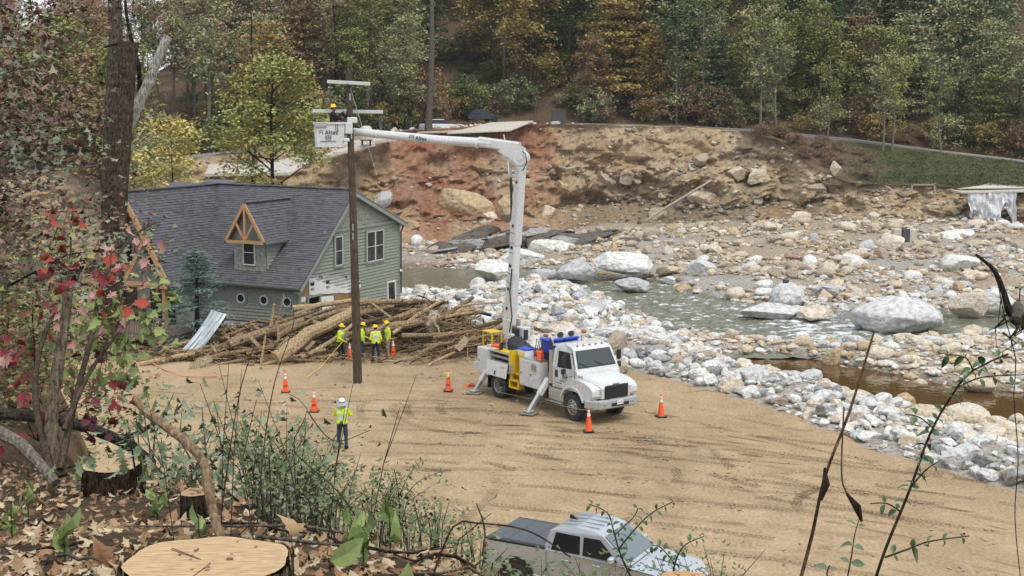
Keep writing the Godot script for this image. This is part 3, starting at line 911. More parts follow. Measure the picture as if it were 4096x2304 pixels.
func build_rocks() -> void:
	for i in ROCK_COLS.size():
		for b in ["", "b"]:
			var m: StandardMaterial3D = M.rock.duplicate() if b == "" else M.rock_big.duplicate()
			m.albedo_color = ROCK_COLS[i].linear_to_srgb()
			m.resource_name = "stone_" + str(i)
			M["rock%s_%d" % [b, i]] = m
	for k in 12:
		rock_mesh.append(make_rock(100+k,2,1.0,Vector3(rng.randf_range(0.9,1.25),rng.randf_range(0.5,0.85),rng.randf_range(0.7,1.0)),0.05))
	for k in 8:
		rock_round.append(make_rock(200+k,2,0.5,Vector3(rng.randf_range(0.95,1.25),rng.randf_range(0.5,0.75),rng.randf_range(0.75,1.0)),0.16))
	# [label, x, y, z, sx, sy, sz, turn, angular 0 / rounded 1, colour, tilt]
	var heroes:=HEROES
	for i in heroes.size():
		var h: Array = heroes[i]
		boulder("boulder", h[0], Vector3(h[1], h[2], h[3]), Vector3(h[4], h[5], h[6]), h[7], h[8], h[9], 300 + i, h[10])
	build_ledge()
	# stones by the thousand, laid out zone by zone
	var all:=[]
	var r:=RandomNumberGenerator.new()
	r.seed = 99
	var place:=func(x: float,z: float,s: float,angular: bool,cols: Array,zone: String,lift:=0.0) -> void:
		var y:=ground_y(x,z)
		if y < WATER - 0.35:
			return
		var b:=Basis(Vector3.UP,r.randf()*TAU)*Basis(Vector3.RIGHT,r.randfn()*0.25)*Basis.from_scale(Vector3.ONE*s*0.5*Vector3(r.randf_range(0.85,1.2),r.randf_range(0.8,1.15),r.randf_range(0.85,1.2)))
		var sight:=s/Vector3(x,y - 12.0,z).length()
		var ci: int = cols[r.randi() % cols.size()]
		all.append([sight,Transform3D(b,Vector3(x,y+s*0.14+lift,z)),r.randi() % (12 if angular else 8),angular,ci,zone,s])
	# riprap along the lot edge and the mound behind the truck
	for k in 19000:
		var x:=r.randf_range(-9.0,26.0)
		var z:=r.randf_range(-96.0,-32.0)
		var e:=poly_dist(Vector2(x,z),pad_poly)
		if e < 0.15 or z < chan_z(x)+3.0 or absf(x) > -z*0.41+1.0:
			continue
		var span:=6.0+18.0*sstep(15.0,6.0,x)*sstep(-53.0,-61.0,z)
		if e > span or r.randf() > 1.15 - e/span*0.6:
			continue
		var s:=0.28+0.75*pow(r.randf(),2.2)+(0.6 if r.randf() < 0.03 else 0.0)
		place.call(x, z, s, r.randf() < 0.85, [0, 2, 1, 0, 2, 2, 2, 3, 6] if r.randf() < 0.86 else [4, 6, 7], "riprap")
	# tan stones round the pool and on the bar
	for k in 6500:
		var x:=r.randf_range(10.0,36.0)
		var z:=r.randf_range(-79.0,-43.0)
		var e:=poly_dist(Vector2(x,z),pad_poly)
		if e < 4.0 or x > -z*0.42+1.0 or z < chan_z(x)+2.6:
			continue
		var wet:=ground_y(x,z) < WATER - 0.05
		if wet and r.randf() > 0.3:
			continue
		var s:=0.2+0.6*pow(r.randf(),2.0)+(r.randf_range(0.3,0.9) if r.randf() < 0.07 else 0.0)
		place.call(x, z, s, r.randf() < 0.3, [4, 4, 5, 6, 6, 6, 2, 0], "pool")
	# river margins and bed
	for k in 2600:
		var x:=r.randf_range(-8.0,40.0)
		var z:=chan_z(x)+r.randfn()*5.0
		if absf(x) > -z*0.42+1.0 or z > -66.0:
			continue
		var s:=0.3+0.8*pow(r.randf(),2.0)
		var y:=ground_y(x,z)
		if y > -1.0 or (y < -1.9 and r.randf() > 0.2):
			continue
		place.call(x, z, s, r.randf() < 0.5, [0, 1, 2, 6, 6, 4, 3], "river", 0.25 if y < -1.9 else 0.0)
	# far gravel flat
	for k in 17000:
		var x:=r.randf_range(-12.0,62.0)
		var z:=r.randf_range(-131.0,-84.0)
		if z > chan_z(x) - 4.2 or absf(x) > -z*0.41+1.0 or z < row(BASE,x).z - 0.5:
			continue
		var patch:=noise_b.get_noise_2d(x*2.0,z*2.0)
		if r.randf() > 0.76+patch*2.0:
			continue
		var s:=0.24+0.75*pow(r.randf(),2.4)+(r.randf_range(0.4,1.6) if r.randf() < 0.04 else 0.0)
		var whiter:=sstep(-112.0,-92.0,z)+patch
		place.call(x, z, s, r.randf() < 0.6, [0, 1, 2, 2, 6, 0] if r.randf() < whiter * 0.45 else [4, 6, 6, 7, 7, 5, 4], "far")
	# the largest become things of their own, the rest three heaps of loose stone
	all.sort_custom(func(a: Array,b: Array) -> bool: return a[0] > b[0])
	var caps := {"riprap": 92, "pool": 82, "river": 40, "far": 72}
	var words := {"riprap": "rock in the rubble edge", "pool": "stone by the brown pool", "river": "stone in the river shallows", "far": "stone on the far flat"}
	var groups := {"riprap": "large stones in the rubble edge", "pool": "large stones round the pool", "river": "stones in the river", "far": "large stones on the far gravel flat"}
	var rest:={}
	var used:={}
	for a in all:
		var zone: String = a[5]
		used[zone] = used.get(zone,0)+1
		if used[zone] <= caps[zone]:
			var o := obj("stone", rock_mesh[a[2]] if a[3] else rock_round[a[2]], M["rock_%d" % a[4]])
			o.transform = a[1]
			tag(o, "%s %s %s %s, %s" % ["big" if a[6] > 1.1 else ("middling" if a[6] > 0.75 else "small"), ROCK_WORDS[a[4]], "angular" if a[3] else "rounded", words[zone], beside(o.position)], "stone", groups[zone])
		else:
			var key := "%s/%d/%d" % [zone, 1 if a[3] else 0, a[2]]
			if not rest.has(key):
				rest[key] = [[],PackedColorArray()]
			rest[key][0].append(a[1])
			var c: Color = ROCK_COLS[a[4]]*r.randf_range(0.82,1.12)
			c.a = 1.0
			rest[key][1].append(c)
	var names := {"riprap": "rubble", "pool": "pebbles", "river": "river_pebbles", "far": "gravel"}
	var says := {"riprap": "loose grey broken rock heaped between lot and river", "pool": "tan cobbles scattered round the brown pool", "river": "pebbles along the water's edge", "far": "beige cobbles spread over the far gravel flat"}
	for key in rest:
		var b: PackedStringArray = key.split("/")
		var me: Mesh = rock_mesh[int(b[2])] if b[1] == "1" else rock_round[int(b[2])]
		scatter(names[b[0]],says[b[0]],me,M.rock,rest[key][0],rest[key][1])
	for k in 18:
		var bs:=r.randf_range(-13.0,33.0)
		var bp:=bank_point(bs,r.randf_range(0.15,0.72))
		var bz:=r.randf_range(1.3,3.0)
		var ci: int = [4,5,6,7][k % 4]
		boulder("boulder", "%s %s boulder half buried in the bank face, %s" % ["large" if bz > 2.1 else "middling", ROCK_WORDS[ci], "in the red clay" if bs < 3.0 else ("below the dark cabinet" if bs < 14.0 else ("under the bare road edge" if bs < 24.0 else "below the brush"))], bp - Vector3(0, 0, bz * 0.15), Vector3(bz, bz * 0.65, bz * 0.8), r.randf() * 3.0, 0, ci, 900 + k, r.randfn() * 0.3, "boulder", "boulders in the bank face")
	# stones stuck in and fallen from the cut bank
	var where:=[]
	var wc:=PackedColorArray()
	var kept:=[]
	for k in 4200:
		var s:=r.randf_range(-30.0,62.0)
		var t:=pow(r.randf(),1.5)*0.94
		var p:=bank_point(s,t)
		if absf(p.x) > -p.z*0.41+1.0:
			continue
		if s < 5.0 and r.randf() < 0.7:
			continue
		var z:=0.16+0.65*pow(r.randf(),3.0)+(0.6 if r.randf() < 0.02 else 0.0)
		var b:=Basis(Vector3.UP,r.randf()*TAU)*Basis(Vector3.RIGHT,r.randfn()*0.4)*Basis.from_scale(Vector3.ONE*z*0.55)
		var dark:=t < 0.4 and s > 8.0 and s < 26.0 and r.randf() < 0.6
		var ci: int = [8,7,3][r.randi() % 3] if dark else [4,6,5,7,6][r.randi() % 5]
		if z > 0.9 and kept.size() < 26:
			kept.append(1)
			var o := obj("stone", rock_mesh[k % 12], M["rock_%d" % ci])
			o.transform = Transform3D(b,p+Vector3(0,0,0.12))
			tag(o, "%s stone stuck in the face of the eroded bank" % ROCK_WORDS[ci], "stone", "stones lodged in the bank")
			continue
		where.append(Transform3D(b,p+Vector3(0,0,0.1)))
		var c: Color = ROCK_COLS[ci]*r.randf_range(0.6,0.95)
		c.a = 1.0
		wc.append(c)
	scatter("bank_rubble", "small stones and clods lodged in the eroded bank", rock_mesh[3], M.rock, where, wc)
	stage("rocks")
func build_ledge() -> void:
	# dark layered bedrock at the waterline: tilted slabs, each a piece of its own
	var led := thing("rock_ledge", "dark layered bedrock ledge slanting out of the river under the red bank", "rock ledge", Vector3(-0.8, -1.5, -121.5))
	var r:=RandomNumberGenerator.new()
	r.seed = 12
	for k in 70:
		var len:=r.randf_range(3.0,7.5)
		var me: ArrayMesh = make_rock(520+k % 9,3,0.95,Vector3(1,1,1),0.12)
		var o := obj("slab", me, M.rockb_8 if k % 4 else M.rockb_3, led)
		var x:=lerpf(-6.5,12.0,pow(r.randf(),1.7))
		var up:=0.35+2.3*exp(-pow((x - 0.5)/4.5,2.0))*r.randf()+1.3*exp(-pow((x - 9.0)/4.0,2.0))*r.randf()
		o.transform = Transform3D(Basis(Vector3.BACK,0.17+r.randfn()*0.05)*Basis(Vector3.UP,r.randfn()*0.3)*Basis.from_scale(Vector3(len*0.5,r.randf_range(0.4,0.85),r.randf_range(1.0,2.0))),Vector3(x,up,-up*1.1+r.randf_range(-2.0,2.0)))
class Leaves:
	var v:=PackedVector3Array()
	var n:=PackedVector3Array()
	var c:=PackedColorArray()
	func leaf(p: Vector3,along: Vector3,side: Vector3,up: Vector3,col: Color) -> void:
		# a bent diamond
		var a:=p - along
		var b:=p+along
		var l:=p - side+up*0.25
		var r:=p+side+up*0.25
		v.append(a); v.append(b); v.append(l)
		v.append(a); v.append(r); v.append(b)
		var n1:=(l - a).cross(b - a).normalized()
		var n2:=(b - a).cross(r - a).normalized()
		n.append(n1); n.append(n1); n.append(n1); n.append(n2); n.append(n2); n.append(n2)
		for k in 6:
			c.append(col)
	func mesh() -> ArrayMesh:
		var arr:=[]
		arr.resize(Mesh.ARRAY_MAX)
		arr[Mesh.ARRAY_VERTEX] = v
		arr[Mesh.ARRAY_NORMAL] = n
		arr[Mesh.ARRAY_COLOR] = c
		var am:=ArrayMesh.new()
		am.add_surface_from_arrays(Mesh.PRIMITIVE_TRIANGLES,arr)
		return am
func clump(lv: Leaves,r: RandomNumberGenerator,at: Vector3,rad: Vector3,count: int,size: float,jitter:=0.25) -> void:
	var base:=r.randf_range(1.0 - jitter,1.0+jitter)
	var warm:=r.randf_range(0.86,1.22)
	for k in count:
		var d:=Vector3(r.randfn(),r.randfn(),r.randfn())*0.5
		var p:=at+d*rad
		var dir:=Vector3(r.randf_range(-1,1),r.randf_range(-0.6,0.35),r.randf_range(-1,1)).normalized()
		var up:=Vector3(r.randfn()*0.55,1.0,r.randfn()*0.55).normalized()
		var side:=dir.cross(up).normalized()
		var s:=size*r.randf_range(0.6,1.35)
		var k2:=base*r.randf_range(0.72,1.28)
		lv.leaf(p,dir*s,side*s*0.62,up*s,Color(k2*warm*r.randf_range(0.93,1.1),k2,k2*r.randf_range(0.8,1.05)))
func make_tree(sd: int,h: float,base_f: float,rad: float,clumps: int,per: int,leaf: float,shape: int,bark: Color,trunk_r:=0.0) -> Array:
	# returns [trunk mesh, crown mesh]; shape 0 round, 1 tall oval, 2 layered, 3 sparse top, 4 conical
	var r:=RandomNumberGenerator.new()
	r.seed = sd
	var mb:=MB.new()
	mb.col = bark
	var tr:=trunk_r if trunk_r > 0.0 else h*0.011+0.03
	var path:=PackedVector3Array()
	var rad_t:=PackedFloat32Array()
	var bend:=Vector3(r.randfn(),0,r.randfn())*h*0.018
	for i in 9:
		var f:=i/8.0
		path.append(Vector3(0,h*0.94*f,0)+bend*sin(f*PI*0.9)+Vector3(r.randfn(),0,r.randfn())*h*0.004*f)
		rad_t.append(tr*(1.25 if i == 0 else 1.0 - 0.82*f))
	mb.tube(path,rad_t,7,false)
	var lv:=Leaves.new()
	for k in clumps:
		var f:=base_f+(1.0 - base_f)*pow(r.randf(),0.85)
		var g:=(f - base_f)/(1.0 - base_f)
		var w:=1.0
		match shape:
			0: w = sqrt(maxf(0.05,1.0 - pow(g*1.7 - 0.75,2.0)))
			1: w = 0.35+0.65*sin(PI*clampf(g*0.85+0.1,0,1))
			2: w = 1.0 - 0.75*g
			3: w = 0.4+0.6*g
			4: w = 1.02 - g
		var an:=r.randf()*TAU
		var rr:=rad*w*sqrt(r.randf_range(0.12,1.0))
		var ti:=f*8.0
		var on:=path[int(minf(ti,7.0))].lerp(path[int(minf(ti,7.0))+1],ti - floorf(ti)) if ti < 8.0 else path[8]
		var at:=on+Vector3(cos(an)*rr,r.randfn()*0.02*h,sin(an)*rr)
		if shape == 2:
			at.y = snappedf(at.y,h*0.075)+r.randfn()*0.012*h
		var drop:=rr*r.randf_range(0.3,0.8)
		var fs:=clampf((on.y - drop)/(h*0.94),base_f*0.7,0.97)*8.0
		var s:=path[int(minf(fs,7.0))].lerp(path[int(minf(fs,7.0))+1],fs - floorf(fs))
		var br:=tr*(1.0 - 0.8*fs/8.0)*0.42
		if k % 2 == 0 or shape == 3:
			var mid:=s.lerp(at,0.55)+Vector3(r.randfn(),r.randfn(),r.randfn())*rr*0.06
			mb.tube(PackedVector3Array([s,mid,at]),PackedFloat32Array([br,br*0.6,br*0.16]),5,false)
		var cr:=rad*(0.30 if shape != 2 else 0.36)
		clump(lv,r,at,Vector3(cr,cr*(0.62 if shape != 2 else 0.22),cr),per,leaf)
	return [mb.mesh(),lv.mesh()]
const LEAF_TINTS:={
	"deep green": Color(0.115, 0.165, 0.065), "olive": Color(0.250, 0.250, 0.090), "grey green": Color(0.210, 0.250, 0.135), "blue green": Color(0.125, 0.170, 0.095),
	"golden": Color(0.360, 0.270, 0.100), "orange brown": Color(0.270, 0.185, 0.105), "russet": Color(0.270, 0.126, 0.084), "yellow green": Color(0.330, 0.330, 0.110), "brown": Color(0.268, 0.180, 0.121), "bright yellow": Color(0.520, 0.440, 0.150), "pale olive": Color(0.358, 0.348, 0.188)}
var tree_kinds:=[]
func leaf_mat(tint: String) -> StandardMaterial3D:
	var key := "leaf_" + tint
	if not M.has(key):
		var m: StandardMaterial3D = M.leaf.duplicate()
		m.resource_name = tint + " leaves"
		m.albedo_color = LEAF_TINTS[tint].linear_to_srgb()
		M[key] = m
	return M[key]
func plant_tree(called: String, label: String, kind: Array, tint: String, at: Vector3, scale: float, turn: float, group := "", category := "tree", stretch := 1.0) -> Node3D:
	var t:=thing(called,label,category,at,turn,group)
	t.scale = Vector3(scale,scale*stretch,scale)
	obj("trunk", kind[0], M.bark, t)
	obj("crown", kind[1], leaf_mat(tint), t)
	return t
func tint_for(x: float,z: float,r: RandomNumberGenerator) -> String:
	# the wood changes colour along the valley: gold and brown upstream, green in the middle, olive downstream
	var a:=x/-z+r.randfn()*0.025
	var pick: Array
	if a < -0.3: pick = ["olive", "brown", "golden", "orange brown", "pale olive"]
	elif a < -0.12: pick = ["orange brown", "golden", "olive", "brown", "pale olive", "orange brown"]
	elif a < -0.03: pick = ["olive", "orange brown", "pale olive", "grey green", "olive"]
	elif a < 0.12: pick = ["grey green", "deep green", "olive", "yellow green", "golden", "deep green", "grey green"]
	elif a < 0.26: pick = ["grey green", "blue green", "grey green", "olive", "deep green"]
	else: pick = ["grey green", "pale olive", "olive", "grey green", "orange brown", "pale olive"]
	return pick[r.randi() % pick.size()]
func along_road(a: float) -> String:
	for q in [[-0.3, "far upstream"], [-0.22, "above the house's left end"], [-0.15, "above the house roof"], [-0.09, "left of the tall pale trunk"], [-0.03, "right of the tall pale trunk"], [0.03, "above the tilted slab"], [0.09, "above the dark cabinet"], [0.15, "above the bare tan bank"], [0.2, "above the brushy corner"], [0.26, "left of the lawn"], [0.33, "above the lawn"]]:
		if a < q[0]:
			return q[1]
	return "above the driveway"
func build_forest() -> void:
	var r:=RandomNumberGenerator.new()
	r.seed = 31
	var grey:=Color(0.27,0.24,0.20)
	var dark:=Color(0.11,0.095,0.078)
	for k in 4:
		tree_kinds.append(make_tree(700+k,18.0,0.20,5.0,84,66,0.24,0,grey))
		tree_kinds.append(make_tree(720+k,21.0,0.30,4.2,80,66,0.23,1,dark))
		tree_kinds.append(make_tree(740+k,17.0,0.12,5.2,84,66,0.24,2,dark))
		tree_kinds.append(make_tree(760+k,22.0,0.45,4.2,54,46,0.21,3,grey))
	stage("tree shapes")
	var places:=[]
	var d:=3.0
	var k:=0
	while d < 150.0:
		var step:=6.0+d*0.03
		var x:=-110.0
		while x < 110.0:
			var px:=x+r.randf_range(-0.4,0.4)*step
			var pz:=row(ROAD,px).z - 2.6 - d - r.randf_range(-0.4,0.4)*step
			x += step
			if absf(px) > -pz*0.405+3.0:
				continue
			places.append([px,pz,d])
		d += step*0.9
	var far_at:={}
	for p in places:
		var px: float = p[0]
		var pz: float = p[1]
		if px > -12.0 and px < 9.0 and p[2] < 9.0:
			continue
		var tint:=tint_for(px,pz,r)
		var left:=px/-pz < -0.1
		var ki: int = r.randi() % 16
		if left and r.randf() < 0.5:
			ki = [3,7,11,15][r.randi() % 4]
		if r.randf() < 0.12:
			continue
		var y:=hill_far(px,pz)
		var s:=r.randf_range(0.66,1.08)*(0.78 if p[2] < 9.0 else 1.0)*(0.75 if px/-pz < -0.2 else 1.0)
		var turn:=r.randf()*TAU
		if p[2] > 42.0:
			if not far_at.has(ki):
				far_at[ki] = [[],PackedColorArray()]
			far_at[ki][0].append(Transform3D(Basis(Vector3.UP,turn)*Basis.from_scale(Vector3.ONE*s),Vector3(px,y - 0.15,pz)))
			far_at[ki][1].append(LEAF_TINTS[tint])
			continue
		var a:=px/-pz
		var zone:=along_road(a)
		plant_tree("forest_tree", "%s %s forest tree %s, %s" % [tint, ["round", "tall", "layered", "thin-topped"][ki % 4], "by the road" if p[2] < 12.0 else ("second row" if p[2] < 24.0 else "higher up"), zone], tree_kinds[ki], tint, Vector3(px, y - 0.15, pz), s, turn, "trees of the far wooded hill")
	for ki in far_at:
		var tc:=PackedColorArray()
		tc.resize(far_at[ki][0].size())
		tc.fill(Color(1,1,1))
		scatter("distant_forest", "wooded crest far up the hill behind the nearer trees", tree_kinds[ki][1], M.leaf, far_at[ki][0], far_at[ki][1])
		scatter("distant_forest", "trunks of the wooded crest far up the hill", tree_kinds[ki][0], M.bark, far_at[ki][0], tc)
	stage("forest %d" % places.size())
	# understorey along the road
	var bush:=[]
	for q in 4:
		bush.append(make_tree(800+q,3.4,0.08,1.9,34,40,0.12,0,dark,0.05))
	var count:=0
	for q in 330:
		var px:=r.randf_range(-62.0,66.0)
		var dd:=1.2+26.0*pow(r.randf(),1.6)
		var pz:=row(ROAD,px).z - 2.6 - dd
		if absf(px) > -pz*0.405+2.0 or (px > -8.0 and px < 6.0 and dd < 5.0) or count > 260:
			continue
		count += 1
		var tint: String = ["deep green", "olive", "brown", "orange brown", "golden", "grey green", "brown", "pale olive", "blue green"][r.randi() % 9]
		plant_tree("shrub", "%s %s understorey shrub %s, %s" % ["low" if q % 3 == 0 else "spreading", tint, "at the road's edge" if dd < 5.0 else "a little up the slope", along_road(px / -pz)], bush[q % 4], tint, Vector3(px, hill_far(px, pz) - 0.1, pz), r.randf_range(0.5, 1.35), r.randf() * TAU, "shrubs under the far trees", "shrub", r.randf_range(0.7, 1.3))
	# brush hanging over the cut bank on the right and slender trees rooted in the verge
	for q in 26:
		var px:=r.randf_range(26.5,38.5)
		var f:=r.randf_range(0.0,0.8)
		var a:=bank_point(px,1.0)
		var b:=row(ROAD,px)
		var p:=a.lerp(Vector3(px,b.y,b.z+2.0),f)
		plant_tree("shrub", "leafless brown brush on the verge above the cut bank", bush[q % 4], "brown", p - Vector3(0, 0.2, 0), r.randf_range(0.3, 0.6), r.randf() * TAU, "brush on the cut bank's verge", "shrub", 0.8)
	var pale:=Color(0.33,0.30,0.25)
	var slim:=[]
	for q in 3:
		slim.append(make_tree(850+q,12.0,0.35,2.3,34,36,0.14,3,pale,0.13))
	var spots := [[27.2, -143.5, 1.25, "pale olive", "pale-barked slender tree leaning over the road at the bank's corner"], [29.0, -143.4, 0.9, "grey green", "thin pale tree beside the leaning slender tree"], [34.3, -142.6, 0.85, "olive", "slender olive tree on the brown verge"], [39.6, -139.4, 0.95, "pale olive", "twin-stemmed pale tree at the lawn's near corner"], [40.6, -139.6, 0.9, "yellow green", "thin yellow-green tree at the lawn's near corner"], [46.0, -139.8, 0.85, "olive", "single slender tree at the top of the lawn"], [19.0, -151.5, 1.25, "grey green", "pale-trunked tree close behind the road"], [22.0, -151.8, 1.2, "grey green", "second pale-trunked tree behind the road"], [30.0, -152.0, 1.0, "olive", "crooked pale tree by the heap of rocks behind the road"]]
	for i in spots.size():
		var s: Array = spots[i]
		var y:=bench_y(s[0],s[1]) if float(s[1]) > row(ROAD,s[0]).z else hill_far(s[0],s[1])
		plant_tree("slender_tree", s[4], slim[i % 3], s[3], Vector3(s[0], y - 0.2, s[1]), s[2], i * 1.3)
	# accents seen in the wood
	var spots2 := [[13.2, -158.0, "golden", 2, 1.05, "tall golden tree standing out in the green wood"], [16.9, -155.0, "golden", 0, 0.55, "round orange-gold tree below the tall golden one"], [2.2, -158.0, "golden", 1, 0.95, "narrow yellow tree near the wood's middle"], [21.5, -153.0, "golden", 1, 0.42, "small gold tree low behind the road"], [9.2, -152.8, "orange brown", 1, 0.5, "small orange-brown tree behind the dark box"], [53.0, -176.0, "russet", 0, 0.75, "rust-red tree high in the downstream wood"], [62.0, -146.0, "golden", 0, 0.35, "bright yellow bush above the lawn's far end"], [10.5, -154.0, "russet", 0, 0.35, "low russet tree behind the road's bare edge"]]
	for s in spots2:
		plant_tree("autumn_tree", s[5], tree_kinds[s[3]], s[2], Vector3(s[0], hill_far(s[0], s[1]) - 0.1, s[1]), s[4], 0.7)
	stage("understorey")
func build_mid_trees() -> void:
	# trees between the house and the far bank
	var darkbark:=Color(0.035,0.032,0.028)
	var pale:=Color(0.33,0.31,0.27)
	var a:=make_tree(901,17.5,0.40,4.0,74,120,0.15,0,darkbark,0.24)
	plant_tree("yellow_green_tree", "large yellow-green tree with dark trunk rising behind the house roof", a, "yellow green", Vector3(-17.3, -0.6, -96.0), 1.0, 0.4)
	var b:=make_tree(902,12.5,0.28,2.4,46,110,0.13,0,darkbark,0.11)
	plant_tree("yellow_tree", "small bright yellow tree left of the house ridge", b, "bright yellow", Vector3(-22.6, -0.5, -86.0), 1.0, 1.4)
	var c:=make_tree(903,4.2,0.2,2.4,34,90,0.12,0,darkbark,0.08)
	plant_tree("yellow_shrub", "low yellow-green shrub just behind the roof ridge", c, "yellow green", Vector3(-13.0, 1.0, -101.0), 1.15, 0.2, "", "shrub")
	plant_tree("yellow_shrub", "low yellow bush at the roof's far left end", c, "bright yellow", Vector3(-23.5, 1.4, -92.0), 0.9, 2.2, "", "shrub")
	var e:=make_tree(904,22.0,0.5,2.6,22,24,0.16,3,darkbark,0.24)
	plant_tree("bare_tree", "dark nearly bare tree left of the yellow-green tree", e, "brown", Vector3(-25.2, 4.0, -126.0), 0.92, 0.0)
	plant_tree("bare_tree", "dark leafless tree behind the yellow-green tree", e, "brown", Vector3(-20.0, 7.0, -147.0), 0.9, 2.0)
	var f:=make_tree(905,30.0,0.62,3.0,26,22,0.16,3,Color(0.20,0.175,0.15),0.42)
	plant_tree("tall_tree", "tall straight pale trunk standing at the red bank's upper edge", f, "brown", Vector3(-9.3, 8.2, -143.6), 1.0, 1.0)
	var pts:=[[-29.0,-104.0,0.62],[-33.0,-112.0,0.8],[-38.0,-121.0,0.8],[-31.5,-135.0,0.9],[-44.0,-128.0,0.85],[-52.0,-135.0,0.9],[-24.0,-150.0,0.8],[-35.0,-150.0,0.85]]
	var tn := ["pale olive", "olive", "orange brown", "pale olive", "olive", "golden", "orange brown", "olive"]
	var wd := ["beside the yellow tree", "behind the yellow tree", "deep behind the red maple", "above the slumped road", "far behind the cut trunk", "seen through the maple branches", "behind the dark leafless tree", "between the bare trunks"]
	for i in pts.size():
		var p: Array = pts[i]
		var gy:=hill_far(p[0],p[1]) if float(p[1]) < row(ROAD,p[0]).z else lerpf(-1.0,6.0,sstep(-100.0,-128.0,p[1]))
		plant_tree("valley_tree", "%s tree %s" % [tn[i], wd[i]], tree_kinds[(i * 5) % 16], tn[i], Vector3(p[0], gy - 0.3, p[1]), p[2], i * 1.1)
	stage("valley trees")
func roof_courses(parent: Node3D,o: Vector3,ax: Vector3,up: Vector3,width: Callable,slope_len: float,m: Material,sd: int) -> void:
	# shingle courses on a roof plane: o at the eave line, ax along it, up along the slope; width(f) -> [from, to] along ax
	var r:=RandomNumberGenerator.new()
	r.seed = sd
	var nrm:=ax.cross(up).normalized()
	if nrm.y < 0.0:
		nrm = -nrm
	var n:=int(slope_len/0.155)
	for k in n:
		var b0:=k*0.155
		var b1:=minf(b0+0.175,slope_len)
		var lim: Array = width.call((b0+b1)*0.5/slope_len)
		var a: float = lim[0]+0.0
		if lim[1] - lim[0] < 0.1:
			continue
		var mb:=MB.new()
		while a < lim[1]:
			var wd:=r.randf_range(0.2,0.42)
			var e:=minf(a+wd,lim[1])
			var tone:=r.randf_range(0.66,1.22)
			mb.col = Color(tone,tone*r.randf_range(0.98,1.02),tone*r.randf_range(0.97,1.05))
			var lift:=r.randf_range(0.03,0.05)
			var drop:=(0.02 if r.randf() < 0.45 else 0.0)+r.randf_range(0.0,0.006)
			var p0:=o+ax*a+up*(b0 - drop)+nrm*lift
			var p1:=o+ax*(e - 0.006)+up*(b0 - drop)+nrm*lift
			var p2:=o+ax*(e - 0.006)+up*b1+nrm*0.008
			var p3:=o+ax*a+up*b1+nrm*0.008
			if (p1 - p0).cross(p2 - p0).dot(nrm) > 0.0:
				mb.quad(p0,p1,p2,p3)
			else:
				mb.quad(p1,p0,p3,p2)
			mb.quad(p0 - nrm*lift,p1 - nrm*lift,p1,p0)
			mb.quad(p1 - nrm*lift,p1,p2,p2 - nrm*0.008)
			a = e
		obj("shingle_course", mb.mesh(), m, parent)
func siding_run(parent: Node3D,y0: float,y1: float,lim: Callable,m: Material,plane: String,at: float,step:=0.178) -> void:
	# lapped boards, one part each, on the plane x = at (gable) or z = at (front)
	var y:=y0
	var i:=0
	while y < y1 - 0.02:
		var e:=minf(y+step,y1)
		var a: Array = lim.call(y)
		var b: Array = lim.call(e)
		if a[0] - a[1] > 0.08:
			var mb:=MB.new()
			var tone:=1.0+0.1*sin(i*12.9898)+0.05*sin(i*4.1)
			mb.col = Color(tone,tone,tone)
			var q:=func(s: float,yy: float,out: float) -> Vector3:
				return Vector3(at + out, yy, s) if plane == "x" else Vector3(s, yy, at + out)
			var p0: Vector3 = q.call(a[0],y,0.06)
			var p1: Vector3 = q.call(a[1],y,0.06)
			var p2: Vector3 = q.call(minf(b[1],b[0]),e,0.012)
			var p3: Vector3 = q.call(b[0],e,0.012)
			var u0: Vector3 = q.call(a[0],y,0.0)
			var u1: Vector3 = q.call(a[1],y,0.0)
			if plane == "x":
				mb.quad(p0,p1,p2,p3)
				mb.quad(u0,u1,p1,p0)
			else:
				mb.quad(p1,p0,p3,p2)
				mb.quad(u1,u0,p0,p1)
			obj("siding_board", mb.mesh(), m, parent)
		y = e
		i += 1
func window_on_gable(parent: Node3D,z0: float,z1: float,y0: float,y1: float,panes: int) -> void:
	var w:=Node3D.new()
	w.name = "window"
	parent.add_child(w,true)
	w.position.x = 0.045
	var mb:=MB.new()
	mb.col = Color(0.20,0.245,0.185)
	var t:=0.10
	for b in [[z0+t,z1 - t,y1,y1+t],[z0+t,z1 - t,y0 - t,y0],[z0+t,z0,y0,y1],[z1,z1 - t,y0,y1]]:
		mb.box(Vector3(0.045,(b[2]+b[3])*0.5,(b[0]+b[1])*0.5),Vector3(0.06,b[3] - b[2],b[0] - b[1]))
	obj("casing", mb.mesh(), M.matte, w)
	mb = MB.new()
	mb.col = Color(0.52,0.50,0.45)
	for k in panes:
		var a:=lerpf(z0,z1,float(k)/panes)
		var c:=lerpf(z0,z1,float(k+1)/panes)
		for b in [[a,c,y1 - 0.05,y1],[a,c,y0,y0+0.05],[a,a - 0.05,y0,y1],[c+0.05,c,y0,y1]]:
			mb.box(Vector3(0.06,(b[2]+b[3])*0.5,(b[0]+b[1])*0.5),Vector3(0.05,b[3] - b[2],b[0] - b[1]))
		mb.box(Vector3(0.05,(y0+y1)*0.5,(a+c)*0.5),Vector3(0.03,0.035,a - c - 0.1))
	obj("frame", mb.mesh(), M.matte, w)
	for k in panes:
		var a:=lerpf(z0,z1,float(k)/panes) - 0.05
		var c:=lerpf(z0,z1,float(k+1)/panes)+0.05
		for h in 2:
			mb = MB.new()
			mb.box(Vector3(0.04,lerpf(y0,y1,0.25+0.5*h),(a+c)*0.5),Vector3(0.012,(y1 - y0)*0.5 - 0.07,a - c))
			obj("pane", mb.mesh(), M.dark_glass, w)
